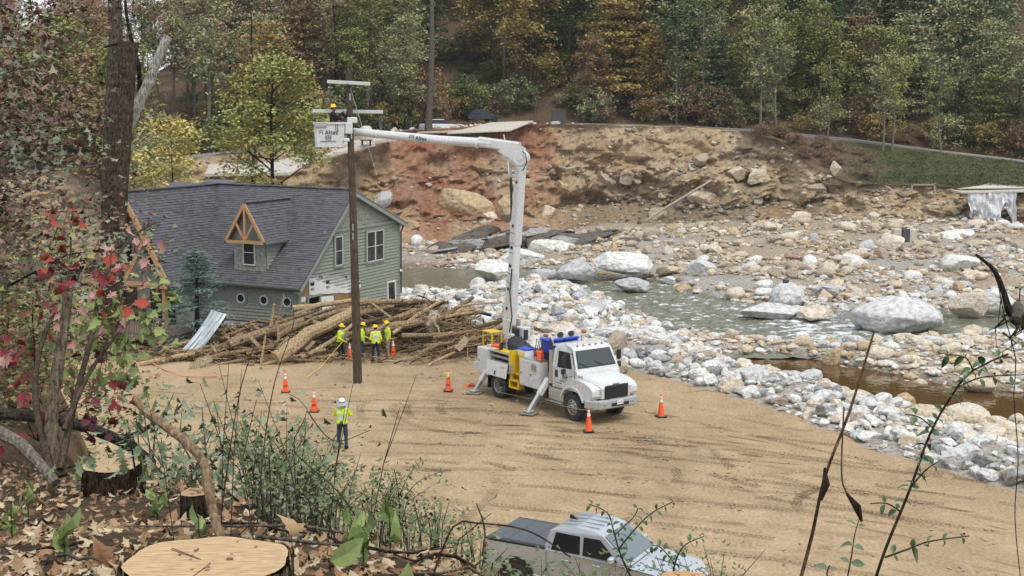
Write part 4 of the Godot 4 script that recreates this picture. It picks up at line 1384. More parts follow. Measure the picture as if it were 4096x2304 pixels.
func crown_mark(mb: MB,at: Vector3,ax: Vector3,s: float) -> void:
	# printed crown emblem of the house wrap with a short word under it
	var up:=Vector3.UP
	mb.quad(at - ax*s*0.5,at+ax*s*0.5,at+ax*s*0.45+up*s*0.3,at - ax*s*0.45+up*s*0.3)
	for k in 5:
		var c:=at+ax*(k - 2)*s*0.21+up*s*0.28
		var lean:=ax*(k - 2)*s*0.06
		mb.tri(c - ax*s*0.09,c+ax*s*0.09,c+lean+up*s*0.42)
func build_house() -> void:
	var green := mat("siding_green", Color(0.268, 0.29, 0.24), 0.75)
	green.vertex_color_use_as_albedo = true
	tripl(green,M.faint,null,0.5,1.0,false)
	var roof := mat("shingle_grey", Color(0.12, 0.122, 0.135), 0.9)
	roof.vertex_color_use_as_albedo = true
	tripl(roof,M.faint,M.nm_fine,0.7,0.8,false)
	var timber := mat("cedar_timber", Color(0.46, 0.26, 0.12), 0.7)
	tripl(timber,M.faint,null,0.8,1.0,false)
	var trim := mat("trim_green", Color(0.225, 0.25, 0.205), 0.6)
	var gutter := mat("gutter_green", Color(0.055, 0.07, 0.055), 0.4)
	var wrap := mat("house_wrap", Color(0.62, 0.61, 0.58), 0.6)
	var osb := mat("plywood", Color(0.42, 0.26, 0.11), 0.85)
	tripl(osb,M.speck,null,1.5,1.0,false)
	var h := thing("house", "tilted grey-green two-storey house with dark shingle roof and torn lower wall", "house", Vector3(-11.09, 0, -66.71), deg_to_rad(-24.0))
	h.rotation.z = -0.012
	var L:=11.8
	var W:=10.75
	var ridge:=7.74
	var eave:=3.33
	var slope:=0.856
	# wall core
	var mb:=MB.new()
	mb.col = Color(1,1,1)
	# gable walls in upright strips; the near one is open where the window was torn out
	var cuts:=[0.0,-0.84,-1.9,-5.15,-W]
	for x in [0.0,-L]:
		for k in 4:
			var y0:=2.28 if k == 1 and x == 0.0 else 0.2
			var t:=[]
			for z in [cuts[k],cuts[k+1]]:
				t.append(eave - z*slope if z > -5.2 else 5.6)
			mb.quad(Vector3(x,y0,cuts[k]),Vector3(x,y0,cuts[k+1]),Vector3(x,t[1] - 0.05,cuts[k+1]),Vector3(x,t[0] - 0.05,cuts[k]))
	mb.quad(Vector3(-L,0.2,0),Vector3(0,0.2,0),Vector3(0,eave,0),Vector3(-L,eave,0))
	mb.quad(Vector3(0,0.2,-W),Vector3(-L,0.2,-W),Vector3(-L,5.6,-W),Vector3(0,5.6,-W))
	obj("wall", mb.mesh(), trim, h)
	# gable siding: rake limits as functions of height
	var gl:=func(y: float) -> Array:
		var f:=0.0 if y < eave else -(y - eave)/slope
		var b:=-W if y < 5.6 else -W+(y - 5.6)/0.375
		return [f - 0.02,b]
	siding_run(h, 2.05, 3.5, func(y: float) -> Array: return [-0.5 - (3.5 - y) * 3.4, -W], green, "x", 0.0)
	siding_run(h, 3.5, 5.52, gl, green, "x", 0.0)
	mb = MB.new()
	mb.box(Vector3(0.04,5.60,-6.6),Vector3(0.07,0.16,8.2))
	obj("belt_board", mb.mesh(), trim, h)
	# cedar shakes in the gable peak, one part each
	var r:=RandomNumberGenerator.new()
	r.seed = 5
	var y:=5.68
	while y < 7.5:
		var lim: Array = gl.call(y+0.28)
		var z: float = lim[0] - 0.05
		while z > lim[1]+0.1:
			var w:=r.randf_range(0.22,0.36)
			mb = MB.new()
			var tone:=r.randf_range(0.9,1.08)
			mb.col = Color(tone,tone,tone)
			var dr:=r.randf_range(-0.04,0.04)
			mb.box(Vector3(0.022,y+0.14+dr,z - w*0.5),Vector3(0.03+r.randf()*0.012,0.27,w - 0.012))
			obj("shake", mb.mesh(), green, h)
			z -= w
		y += 0.28
	# corner boards, rake boards, fascia
	mb = MB.new()
	mb.box(Vector3(0.02,1.7,-0.06),Vector3(0.09,3.0,0.13))
	obj("corner_board", mb.mesh(), trim, h)
	mb = MB.new()
	mb.box(Vector3(0.02,3.3,-W+0.06),Vector3(0.09,4.4,0.13))
	obj("corner_board", mb.mesh(), trim, h)
	var front_dir:=Vector3(0,slope,-1).normalized()
	var back_dir:=Vector3(0,0.377,1).normalized()
	for s in [[Vector3(0.33,2.93,0.45),Vector3(0.33,ridge - 0.02,-5.15)],[Vector3(0.33,ridge - 0.02,-5.15),Vector3(0.33,5.47,-W - 0.42)]]:
		mb = MB.new()
		var a: Vector3 = s[0]
		var b: Vector3 = s[1]
		var d:=(b - a).normalized()
		var up:=Vector3(1,0,0).cross(d).normalized()
		if up.y < 0: up = -up
		mb.box((a+b)*0.5 - up*0.14,Vector3(0.05,0.3,a.distance_to(b)),Basis(Vector3(1,0,0),up,Vector3(1,0,0).cross(up)))
		obj("rake_board", mb.mesh(), trim, h)
		mb = MB.new()
		mb.quad(a+Vector3(0,-0.25,0),b+Vector3(0,-0.25,0),b+Vector3(-0.36,-0.25,0),a+Vector3(-0.36,-0.25,0))
		obj("soffit", mb.mesh(), trim, h)
	# roof slabs and courses
	mb = MB.new()
	var e0:=Vector3(0,eave,0)+Vector3(0,-slope*0.42,0.42)
	var fl:=Vector2(5.15+0.42,ridge - eave+slope*0.42).length()
	for s in [[e0,front_dir,fl],[Vector3(0,5.6 - 0.16,-W - 0.42),back_dir,Vector2(W - 5.15+0.42,ridge - 5.44).length()]]:
		var o: Vector3 = s[0]
		var d: Vector3 = s[1]
		var t: Vector3 = o+d*s[2]
		var nn:=Vector3(1,0,0).cross(d).normalized()
		if nn.y < 0: nn = -nn
		mb.quad(Vector3(0.36,o.y,o.z),Vector3(0.36,t.y,t.z),Vector3(-L - 0.3,t.y,t.z),Vector3(-L - 0.3,o.y,o.z))
		mb.quad(Vector3(0.36,o.y,o.z) - nn*0.08,Vector3(0.36,t.y,t.z) - nn*0.08,Vector3(0.36,t.y,t.z),Vector3(0.36,o.y,o.z))
	var rf := obj("roof", mb.mesh(), roof, h)
	roof_courses(rf,e0,Vector3(-1,0,0),front_dir,func(f: float) -> Array:
		var z:=0.42 - f*5.57
		var yy:=eave - slope*z
		return [-0.38,8.76 - (ridge - yy)/1.617+0.05],fl,roof,21)
	mb = MB.new()
	for k in 32:
		mb.col = Color.WHITE*(0.8+0.3*fmod(k*0.37,1.0))
		mb.box(Vector3(0.2 - k*0.31,ridge+0.05+0.004*(k % 3),-5.15),Vector3(0.34,0.035,0.34))
	obj("ridge_cap", mb.mesh(), roof, rf)
	mb = MB.new()
	for s in 2:
		mb.cbox(Vector3(-2.85,2.93,0.5+s*0.02),Vector3(6.4,0.15,0.13),0.03)
	obj("gutter", mb.mesh(), gutter, h)
	mb = MB.new()
	mb.tube(PackedVector3Array([Vector3(0.1,5.35,-W - 0.35),Vector3(0.12,5.15,-W - 0.2),Vector3(0.12,4.95,-W - 0.02),Vector3(0.12,1.3,-W - 0.02)]),PackedFloat32Array([0.05,0.05,0.05,0.05]),6)
	obj("downspout", mb.mesh(), gutter, h)
	# windows on the gable
	window_on_gable(h,-3.45,-4.22,3.68,5.28,1)
	window_on_gable(h,-6.82,-8.72,3.52,5.26,2)
	# torn lower wall: plywood, house wrap with printed crowns, a broken window hole, slumped siding
	mb = MB.new()
	for q in [[-0.15,-0.84,1.0],[-0.84,-1.9,2.28],[-1.9,-5.6,1.0]]:
		mb.quad(Vector3(0.012,q[2],q[0]),Vector3(0.012,q[2],q[1]),Vector3(0.012,3.44+q[1]*0.123,q[1]),Vector3(0.012,3.44+q[0]*0.123,q[0]))
	obj("plywood_sheet", mb.mesh(), osb, h)
	mb = MB.new()
	var rows:=[[-0.95,2.45,3.46],[-1.9,2.35,3.4],[-2.9,2.25,3.25],[-3.9,2.18,3.1],[-4.7,2.05,3.0],[-5.35,2.05,2.85],[-6.2,2.2,2.62]]
	for k in rows.size() - 1:
		var a: Array = rows[k]
		var b: Array = rows[k+1]
		var bulge:=0.04+0.03*(k % 2)
		mb.quad(Vector3(0.05,a[1],a[0]),Vector3(bulge,b[1],b[0]),Vector3(0.03,b[2],b[0]),Vector3(0.03,a[2],a[0]))
	mb.quad(Vector3(0.05,1.3,-0.2),Vector3(0.06,1.35,-0.62),Vector3(0.05,2.4,-0.6),Vector3(0.03,2.42,-0.2))
	mb.quad(Vector3(0.12,1.35,-2.1),Vector3(0.2,1.2,-3.2),Vector3(0.06,2.1,-3.3),Vector3(0.05,2.2,-2.05))
	mb.quad(Vector3(0.3,1.4,-4.9),Vector3(0.05,2.45,-5.2),Vector3(0.1,2.5,-5.6),Vector3(0.35,1.9,-5.3))
	obj("house_wrap", mb.mesh(), wrap, h)
	mb = MB.new()
	mb.col = Color(0.02,0.02,0.022)
	for c in [[-1.25,2.9],[-2.75,2.82],[-0.4,1.95]]:
		crown_mark(mb,Vector3(0.062,c[1],c[0]),Vector3(0,0,-1),0.36)
	for c in [[-1.9,3.25],[-2.1,3.2],[-4.55,2.92],[-4.62,2.9],[-5.75,2.42],[-6.05,2.4]]:
		mb.quad(Vector3(0.066,c[1],c[0]),Vector3(0.066,c[1],c[0] - 0.12),Vector3(0.066,c[1]+0.1,c[0] - 0.12),Vector3(0.066,c[1]+0.1,c[0]))
	obj("printed_crown", mb.mesh(), M.matte, h)
	for c in [[-1.25,2.72],[-2.75,2.64]]:
		var tm:=TextMesh.new()
		tm.text = "REX"
		tm.font_size = 32
		tm.pixel_size = 0.006
		tm.depth = 0.004
		var o := obj("printed_word", tm, M.black_plastic, h)
		o.position = Vector3(0.066,c[1],c[0])
		o.rotation.y = PI/2
	var hole:=Node3D.new()
	hole.name = "broken_window"
	h.add_child(hole,true)
	mb = MB.new()
	for b in [[-0.78,0.12,1.75,1.25],[-1.95,0.12,1.75,1.25]]:
		mb.box(Vector3(0.08,b[2],b[0]),Vector3(0.06,b[3],b[1]))
	mb.box(Vector3(0.08,2.34,-1.36),Vector3(0.07,0.12,1.35))
	obj("casing", mb.mesh(), trim, hole)
	var sl:=Node3D.new()
	sl.name = "slumped_siding"
	h.add_child(sl,true)
	sl.position = Vector3(0.14,-0.75,0)
	sl.rotation = Vector3(-0.035,0,0.05)
	siding_run(sl, 1.4, 3.15, func(yy: float) -> Array: return [-5.4 - (3.15 - yy) * 0.2, -W + 0.1], green, "x", 0.0)
	mb = MB.new()
	for b in [[-9.15,0.1,2.5,1.35],[-10.05,0.1,2.5,1.35]]:
		mb.box(Vector3(0.06,b[2],b[0]),Vector3(0.06,b[3],b[1]))
	mb.box(Vector3(0.06,3.2,-9.6),Vector3(0.06,0.1,1.0))
	obj("casing", mb.mesh(), wrap, sl)
	mb = MB.new()
	mb.box(Vector3(0.05,2.5,-9.6),Vector3(0.02,1.3,0.82))
	obj("pane", mb.mesh(), M.dark_glass, sl)
	# flood lamps
	for q in [Vector3(0.12,2.72,-W+0.1),Vector3(0.02,2.85,0.2)]:
		var fl2:=Node3D.new()
		fl2.name = "flood_lamp"
		h.add_child(fl2,true)
		for sgn in [-1.0,1.0]:
			mb = MB.new()
			mb.rod(q,q+Vector3(0.08,-0.1,0.1*sgn),0.03,0.06,8)
			obj("lamp_head", mb.mesh(), M.white_paint, fl2)
		mb = MB.new()
		mb.cbox(q,Vector3(0.08,0.1,0.1),0.02)
		obj("lamp_box", mb.mesh(), trim, fl2)
	# front wall
	siding_run(h, 0.95, 3.22, func(_y: float) -> Array: return [-0.1, -6.2], green, "z", 0.0)
	for k in 3:
		var cx:=-0.65 - 1.45*k
		var wn:=Node3D.new()
		wn.name = "octagonal_window"
		h.add_child(wn,true)
		wn.position.z = 0.04
		var prev_r:=0.0
		for ring in [["casing", 0.27, 0.40, 0.045, trim], ["frame", 0.215, 0.275, 0.07, M.white_paint]]:
			mb = MB.new()
			for s in 8:
				var a0:=TAU*(s+0.5)/8.0
				var a1:=TAU*(s+1.5)/8.0
				var c0:=Vector3(cos(a0),sin(a0),0)
				var c1:=Vector3(cos(a1),sin(a1),0)
				var o:=Vector3(cx,2.15,ring[3])
				var back:=Vector3(0,0,-float(ring[3]))
				mb.quad(o+c0*ring[1],o+c0*ring[2],o+c1*ring[2],o+c1*ring[1])
				mb.quad(o+c0*ring[2],o+c0*ring[2]+back,o+c1*ring[2]+back,o+c1*ring[2])
				mb.quad(o+c1*ring[1],o+c1*ring[1]+back,o+c0*ring[1]+back,o+c0*ring[1])
			obj(ring[0],mb.mesh(),ring[4],wn)
		mb = MB.new()
		for s in 8:
			var a0:=TAU*(s+0.5)/8.0
			var a1:=TAU*(s+1.5)/8.0
			mb.tri(Vector3(cx,2.15,0.045),Vector3(cx+cos(a0)*0.22,2.15+sin(a0)*0.22,0.045),Vector3(cx+cos(a1)*0.22,2.15+sin(a1)*0.22,0.045))
		obj("pane", mb.mesh(), M.dark_glass, wn)
	mb = MB.new()
	mb.box(Vector3(-3.0,0.78,0.02),Vector3(6.0,0.32,0.02))
	obj("house_wrap", mb.mesh(), wrap, h)
	mb = MB.new()
	mb.box(Vector3(-3.0,0.42,0.03),Vector3(6.0,0.38,0.03))
	mb.box(Vector3(-3.1,0.95,0.05),Vector3(5.8,0.05,0.04))
	obj("black_flashing", mb.mesh(), M.black_plastic, h)
	mb = MB.new()
	mb.col = Color(0.02,0.02,0.022)
	for k in 3:
		crown_mark(mb,Vector3(-2.75 - k*1.05,0.7,0.035),Vector3(1,0,0),0.26)
	obj("printed_crown", mb.mesh(), M.matte, h)
	# dormer
	var dx:=-3.2
	var dz:=-0.3
	var dn:=Node3D.new()
	dn.name = "dormer"
	h.add_child(dn,true)
	mb = MB.new()
	mb.quad(Vector3(dx - 1.0,3.4,dz),Vector3(dx+1.0,3.4,dz),Vector3(dx+1.0,5.3,dz),Vector3(dx - 1.0,5.3,dz))
	mb.tri(Vector3(dx - 1.2,5.2,dz),Vector3(dx+1.2,5.2,dz),Vector3(dx,7.1,dz))
	for s in [1.0,-1.0]:
		mb.quad(Vector3(dx+s,3.4,dz),Vector3(dx+s,5.3,dz - 2.0),Vector3(dx+s,5.3,dz),Vector3(dx+s,3.6,dz))
	obj("wall", mb.mesh(), trim, dn)
	y = 3.6
	while y < 5.1:
		var x:=dx - 0.98
		while x < dx+0.95:
			var w:=minf(r.randf_range(0.2,0.34),dx+0.98 - x)
			mb = MB.new()
			var tone:=r.randf_range(0.92,1.1)
			mb.col = Color(tone,tone,tone)
			if not (x+w*0.5 > dx - 0.42 and x+w*0.5 < dx+0.42 and y > 3.85):
				mb.box(Vector3(x+w*0.5,y+0.12+r.randf_range(-0.035,0.035),dz+0.02),Vector3(w - 0.012,0.24,0.03+0.01*r.randf()))
				obj("shake", mb.mesh(), green, dn)
			x += w
		y += 0.25
	siding_run(dn, 3.75, 5.15, func(yy: float) -> Array: return [dz - 0.02, -(yy - eave) / slope], green, "x", dx + 1.0)
	var wn2:=Node3D.new()
	wn2.name = "window"
	dn.add_child(wn2,true)
	wn2.position.z = 0.02
	mb = MB.new()
	mb.col = Color(0.52,0.50,0.45)
	for b in [[-0.36,0,0.06,1.3],[0.36,0,0.06,1.3],[0,0.63,0.78,0.06],[0,-0.63,0.78,0.06],[0,0.02,0.7,0.04]]:
		mb.box(Vector3(dx+b[0],4.55+b[1],dz+0.06),Vector3(b[2],b[3],0.06))
	obj("frame", mb.mesh(), M.matte, wn2)
	for k in 2:
		mb = MB.new()
		mb.box(Vector3(dx,4.24+0.63*k,dz+0.045),Vector3(0.68,0.58,0.02))
		obj("pane", mb.mesh(), M.dark_glass, wn2)
	# dormer roof planes, courses and the cedar truss in front
	var ov:=0.42
	for s in [-1.0,1.0]:
		var eo:=Vector3(dx+s*1.28,7.2 - 1.28*1.617,dz+ov)
		var ud:=Vector3(-s,1.617,0).normalized()
		var len:=Vector2(1.28,1.28*1.617).length()
		var zl:=func(f: float) -> Array:
			var yy:=lerpf(eo.y,7.2,f)
			return [0.0,ov+dz+(yy - eave)/slope]
		mb = MB.new()
		var b0: Array = zl.call(0.0)
		var b1: Array = zl.call(1.0)
		var ax:=Vector3(0,0,-1)
		mb.quad(eo,eo+ax*b0[1],Vector3(dx,7.2,dz+ov)+ax*b1[1],Vector3(dx,7.2,dz+ov))
		var nn:=Vector3(s*1.617,1,0).normalized()*-0.06
		mb.quad(eo,Vector3(dx,7.2,dz+ov),Vector3(dx,7.2,dz+ov)+nn,eo+nn)
		mb.quad(eo+nn,eo+ax*b0[1]+nn,Vector3(dx,7.2,dz+ov)+ax*b1[1]+nn,Vector3(dx,7.2,dz+ov)+nn)
		var dr := obj("dormer_roof", mb.mesh(), roof, h)
		roof_courses(dr,eo,ax,ud,zl,len,roof,33+int(s))
		mb = MB.new()
		mb.cbox(eo+Vector3(s*0.05,-0.05,-0.95),Vector3(0.11,0.12,1.95),0.03)
		obj("gutter", mb.mesh(), gutter, dr)
	mb = MB.new()
	for k in 14:
		mb.col = Color.WHITE*(0.8+0.3*fmod(k*0.37,1.0))
		mb.box(Vector3(dx,7.24,dz+ov - 0.2 - k*0.3),Vector3(0.3,0.035,0.32))
	obj("ridge_cap", mb.mesh(), roof, dn)
	truss(dn,Vector3(dx,7.12,dz+ov+0.02),1.2,1.94,0.15,timber)
	# porch wing
	var wx:=-8.76
	var wf:=2.75
	mb = MB.new()
	mb.quad(Vector3(wx - 2.6,0.2,wf - 1.3),Vector3(wx+2.6,0.2,wf - 1.3),Vector3(wx+2.6,3.3,wf - 1.3),Vector3(wx - 2.6,3.3,wf - 1.3))
	mb.tri(Vector3(wx - 2.6,3.3,wf - 1.3),Vector3(wx+2.6,3.3,wf - 1.3),Vector3(wx,7.6,wf - 1.3))
	mb.quad(Vector3(wx+2.6,0.2,wf - 1.3),Vector3(wx+2.6,0.2,-0.2),Vector3(wx+2.6,3.3,-0.2),Vector3(wx+2.6,3.3,wf - 1.3))
	obj("wing_wall", mb.mesh(), trim, h)
	for q in [[-1.3,4.2,1.0,1.3],[0.9,4.2,1.3,1.3],[0.2,5.8,1.0,0.8],[-1.3,1.6,1.6,2.0],[1.2,1.6,1.6,2.0]]:
		mb = MB.new()
		mb.box(Vector3(wx+q[0],q[1],wf - 1.26),Vector3(q[2],q[3],0.05))
		obj("wing_pane", mb.mesh(), M.dark_glass, h)
	for s in [-1.0,1.0]:
		var eo:=Vector3(wx+s*2.98,ridge - 2.98*1.617,wf+0.35)
		var ud:=Vector3(-s,1.617,0).normalized()
		var len:=Vector2(2.98,2.98*1.617).length()
		mb = MB.new()
		var nn:=Vector3(s*1.617,1,0).normalized()*-0.08
		var back:=Vector3(0,0,-8.3)
		mb.quad(eo,eo+back,Vector3(wx,ridge,wf+0.35)+back,Vector3(wx,ridge,wf+0.35))
		mb.quad(eo,Vector3(wx,ridge,wf+0.35),Vector3(wx,ridge,wf+0.35)+nn,eo+nn)
		mb.quad(eo+nn,eo+back+nn,Vector3(wx,ridge,wf+0.35)+back+nn,Vector3(wx,ridge,wf+0.35)+nn)
		var wr := obj("wing_roof", mb.mesh(), roof, h)
		if s > 0:
			roof_courses(wr,eo,Vector3(0,0,-1),ud,func(f: float) -> Array:
				var yy:=lerpf(eo.y,ridge,f)
				return [0.0,wf+0.35+(yy - eave)/slope],len,roof,77)
	mb = MB.new()
	for k in 26:
		mb.col = Color.WHITE*(0.8+0.3*fmod(k*0.37,1.0))
		mb.box(Vector3(wx,ridge+0.05,wf+0.2 - k*0.31),Vector3(0.34,0.035,0.34))
	obj("ridge_cap", mb.mesh(), roof, h)
	truss(h,Vector3(wx,ridge - 0.12,wf+0.3),2.85,4.6,0.26,timber)
	for x in [-2.45,2.45]:
		mb = MB.new()
		mb.box(Vector3(wx+x,2.0,wf+0.1),Vector3(0.2,2.6,0.2))
		obj("post", mb.mesh(), timber, h)
	# deck and railing
	mb = MB.new()
	mb.box(Vector3(wx+0.6,0.62,wf+0.6),Vector3(7.2,0.22,3.4))
	obj("deck", mb.mesh(), mat("deck_wood", Color(0.16, 0.125, 0.09), 0.85), h)
	mb = MB.new()
	mb.box(Vector3(wx+0.6,1.62,wf+2.25),Vector3(7.2,0.07,0.12))
	mb.box(Vector3(wx+0.6,0.86,wf+2.25),Vector3(7.2,0.06,0.08))
	obj("rail", mb.mesh(), M.deck_wood, h)
	var bal:=BoxMesh.new()
	bal.size = Vector3(0.05,0.74,0.05)
	for k in 46:
		var o := obj("baluster", bal, M.deck_wood, h)
		o.position = Vector3(wx - 2.9+k*0.155,1.24,wf+2.25)
	# rear roof ridge that shows beyond the wing
	mb = MB.new()
	mb.box(Vector3(-9.2,ridge+0.06,-5.9),Vector3(2.2,0.08,0.6),Basis(Vector3.RIGHT,0.3))
	obj("rear_roof", mb.mesh(), roof, h)
	stage("house")
func truss(parent: Node3D,apex: Vector3,half: float,rise: float,w: float,m: Material) -> void:
	# bargeboards, tie beam, king post and two struts of a decorative gable
	var beam:=func(a: Vector3,b: Vector3,called: String,ww: float,th: float) -> void:
		var mb:=MB.new()
		var d:=(b - a).normalized()
		var s:=Vector3(0,0,1).cross(d).normalized()
		mb.box((a+b)*0.5,Vector3(ww,th,a.distance_to(b)),Basis(s,Vector3(0,0,1),s.cross(Vector3(0,0,1))))
		obj(called,mb.mesh(),m,parent)
	var l:=apex+Vector3(-half,-rise,0)
	var r:=apex+Vector3(half,-rise,0)
	beam.call(apex, l, "bargeboard", w, 0.10)
	beam.call(apex, r, "bargeboard", w, 0.102)
	beam.call(l + Vector3(0.03, -w * 0.2, 0.004), r + Vector3(-0.03, -w * 0.2, 0.004), "tie_beam", w, 0.096)
	beam.call(apex + Vector3(0, -w, -0.006), (l + r) * 0.5 + Vector3(0, 0, -0.006), "king_post", w * 0.8, 0.08)
	beam.call((l + r) * 0.5 + Vector3(0, 0.02, -0.012), apex.lerp(l, 0.5) + Vector3(0.04, 0, -0.012), "strut", w * 0.75, 0.06)
	beam.call((l + r) * 0.5 + Vector3(0, 0.02, -0.012), apex.lerp(r, 0.5) + Vector3(-0.04, 0, -0.012), "strut", w * 0.75, 0.06)
const TIP_LOCAL:=Vector3(-6.34,11.12,4.45)
const BUCKET_LOCAL:=Vector3(-6.27,10.99,5.56)
const BUCKET_FACE:=Vector3(0.878,0,0.479)
func text_part(parent: Node3D,called: String,words: String,at: Vector3,basis: Basis,size: float,m: Material,bold:=false) -> void:
	# raised print: local x of the basis is the reading direction, y up, z out of the surface; size is the cap height in metres
	var tm:=TextMesh.new()
	var f:=SystemFont.new()
	f.font_names = PackedStringArray(["Droid Sans"])
	f.font_weight = 700 if bold else 400
	tm.font = f
	tm.text = words
	tm.font_size = 48
	tm.pixel_size = size/35.0
	tm.depth = 0.004
	tm.curve_step = 2.0
	var o:=obj(called,tm,m,parent)
	o.transform = Transform3D(basis,at)
func wheel(parent: Node3D,at: Vector3,r: float,w: float,out: float,dual: bool) -> void:
	# axle along z; out = +1 or -1 is the outer side
	var wn:=Node3D.new()
	wn.name = "wheel"
	parent.add_child(wn,true)
	wn.position = at
	var turn:=Transform3D(Basis(Vector3.RIGHT,PI/2*out),Vector3.ZERO)
	var mb:=MB.new()
	mb.xf = turn
	mb.lathe(PackedVector2Array([Vector2(r*0.56,-w*0.5),Vector2(r*0.9,-w*0.5),Vector2(r*0.985,-w*0.4),Vector2(r,-w*0.3),Vector2(r,w*0.3),Vector2(r*0.985,w*0.4),Vector2(r*0.9,w*0.5),Vector2(r*0.62,w*0.5),Vector2(r*0.56,w*0.42)]),32)
	for k in 30:
		var a:=TAU*k/30.0
		for s in [-1.0,1.0]:
			mb.box(Vector3(cos(a+s*0.03)*r*1.0,s*w*0.27,sin(a+s*0.03)*r*1.0),Vector3(r*0.03,w*0.3,r*0.11),Basis(Vector3.UP,-a))
	obj("tyre", mb.mesh(), M.tyre, wn)
	mb = MB.new()
	mb.xf = turn
	if dual:
		mb.lathe(PackedVector2Array([Vector2(0.001,-w*0.1),Vector2(r*0.25,-w*0.1),Vector2(r*0.3,-w*0.22),Vector2(r*0.5,-w*0.2),Vector2(r*0.54,w*0.4),Vector2(r*0.585,w*0.48)]),28)
	else:
		mb.lathe(PackedVector2Array([Vector2(r*0.585,w*0.42),Vector2(r*0.53,w*0.48),Vector2(r*0.48,w*0.3),Vector2(r*0.36,w*0.4),Vector2(r*0.24,w*0.42),Vector2(r*0.22,w*0.62),Vector2(r*0.1,w*0.66),Vector2(0.001,w*0.66)]),28)
	obj("rim", mb.mesh(), M.rim_metal, wn)
	mb = MB.new()
	mb.xf = turn
	for k in 10:
		var a:=TAU*k/10.0
		mb.rod(Vector3(cos(a)*r*0.31,(-w*0.2 if dual else w*0.38),sin(a)*r*0.31),Vector3(cos(a)*r*0.31,(-w*0.1 if dual else w*0.48),sin(a)*r*0.31),r*0.035,-1.0,6)
	for k in 8:
		var a:=TAU*(k+0.5)/8.0
		if not dual:
			mb.rod(Vector3(cos(a)*r*0.43,w*0.32,sin(a)*r*0.43),Vector3(cos(a)*r*0.43,w*0.38,sin(a)*r*0.43),r*0.06,-1.0,8)
	mb.rod(Vector3(0,-w*0.1,0),Vector3(0,(w*0.1 if dual else w*0.72),0),r*0.13,r*0.11,12)
	obj("hub", mb.mesh(), M.dark_metal, wn)
func skin(prof: Array,mb: MB) -> void:
	# prof: list of [x, y, half width]; closed round the section; mirrored sides triangulated
	var n:=prof.size()
	var pts:=PackedVector2Array()
	for p in prof:
		pts.append(Vector2(p[0],p[1]))
	var ccw:=not Geometry2D.is_polygon_clockwise(pts)
	for k in n:
		var a: Array = prof[k]
		var b: Array = prof[(k+1) % n]
		var q:=[Vector3(a[0],a[1],-a[2]),Vector3(b[0],b[1],-b[2]),Vector3(b[0],b[1],b[2]),Vector3(a[0],a[1],a[2])]
		if ccw:
			mb.quad(q[0],q[1],q[2],q[3])
		else:
			mb.quad(q[3],q[2],q[1],q[0])
	var idx:=Geometry2D.triangulate_polygon(pts)
	for k in range(0,idx.size(),3):
		var a: Array = prof[idx[k]]
		var b: Array = prof[idx[k+1]]
		var c: Array = prof[idx[k+2]]
		if (pts[idx[k+1]] - pts[idx[k]]).cross(pts[idx[k+2]] - pts[idx[k]]) < 0:
			var s:=b; b = c; c = s
		mb.tri(Vector3(a[0],a[1],a[2]),Vector3(b[0],b[1],b[2]),Vector3(c[0],c[1],c[2]))
		mb.tri(Vector3(a[0],a[1],-a[2]),Vector3(c[0],c[1],-c[2]),Vector3(b[0],b[1],-b[2]))
func badge(parent: Node3D,at: Vector3,b: Basis,s: float,m: Material) -> void:
	# hexagon-ended shield outline split by a bar, with S and U
	var mb:=MB.new()
	var pts:=[Vector2(-1.0,0.7),Vector2(-0.1,0.9),Vector2(0.1,0.9),Vector2(1.0,0.7),Vector2(1.0,-0.7),Vector2(0.1,-0.9),Vector2(-0.1,-0.9),Vector2(-1.0,-0.7)]
	for k in pts.size():
		var a: Vector2 = pts[k]*s
		var c: Vector2 = pts[(k+1) % pts.size()]*s
		var d:=(c - a).normalized()
		var nn:=Vector2(-d.y,d.x)*s*0.06
		mb.quad(at+b*Vector3(a.x - nn.x,a.y - nn.y,0.003),at+b*Vector3(a.x+nn.x,a.y+nn.y,0.003),at+b*Vector3(c.x+nn.x,c.y+nn.y,0.003),at+b*Vector3(c.x - nn.x,c.y - nn.y,0.003))
	mb.box(at+b*Vector3(0,0,0.003),Vector3(s*0.1,s*1.5,0.004),b)
	obj("badge", mb.mesh(), m, parent)
	text_part(parent, "badge_letter", "S", at + b * Vector3(-s * 0.52, -s * 0.0, 0.003), b, s * 0.95, m, true)
	text_part(parent, "badge_letter", "U", at + b * Vector3(s * 0.52, -s * 0.0, 0.003), b, s * 0.95, m, true)
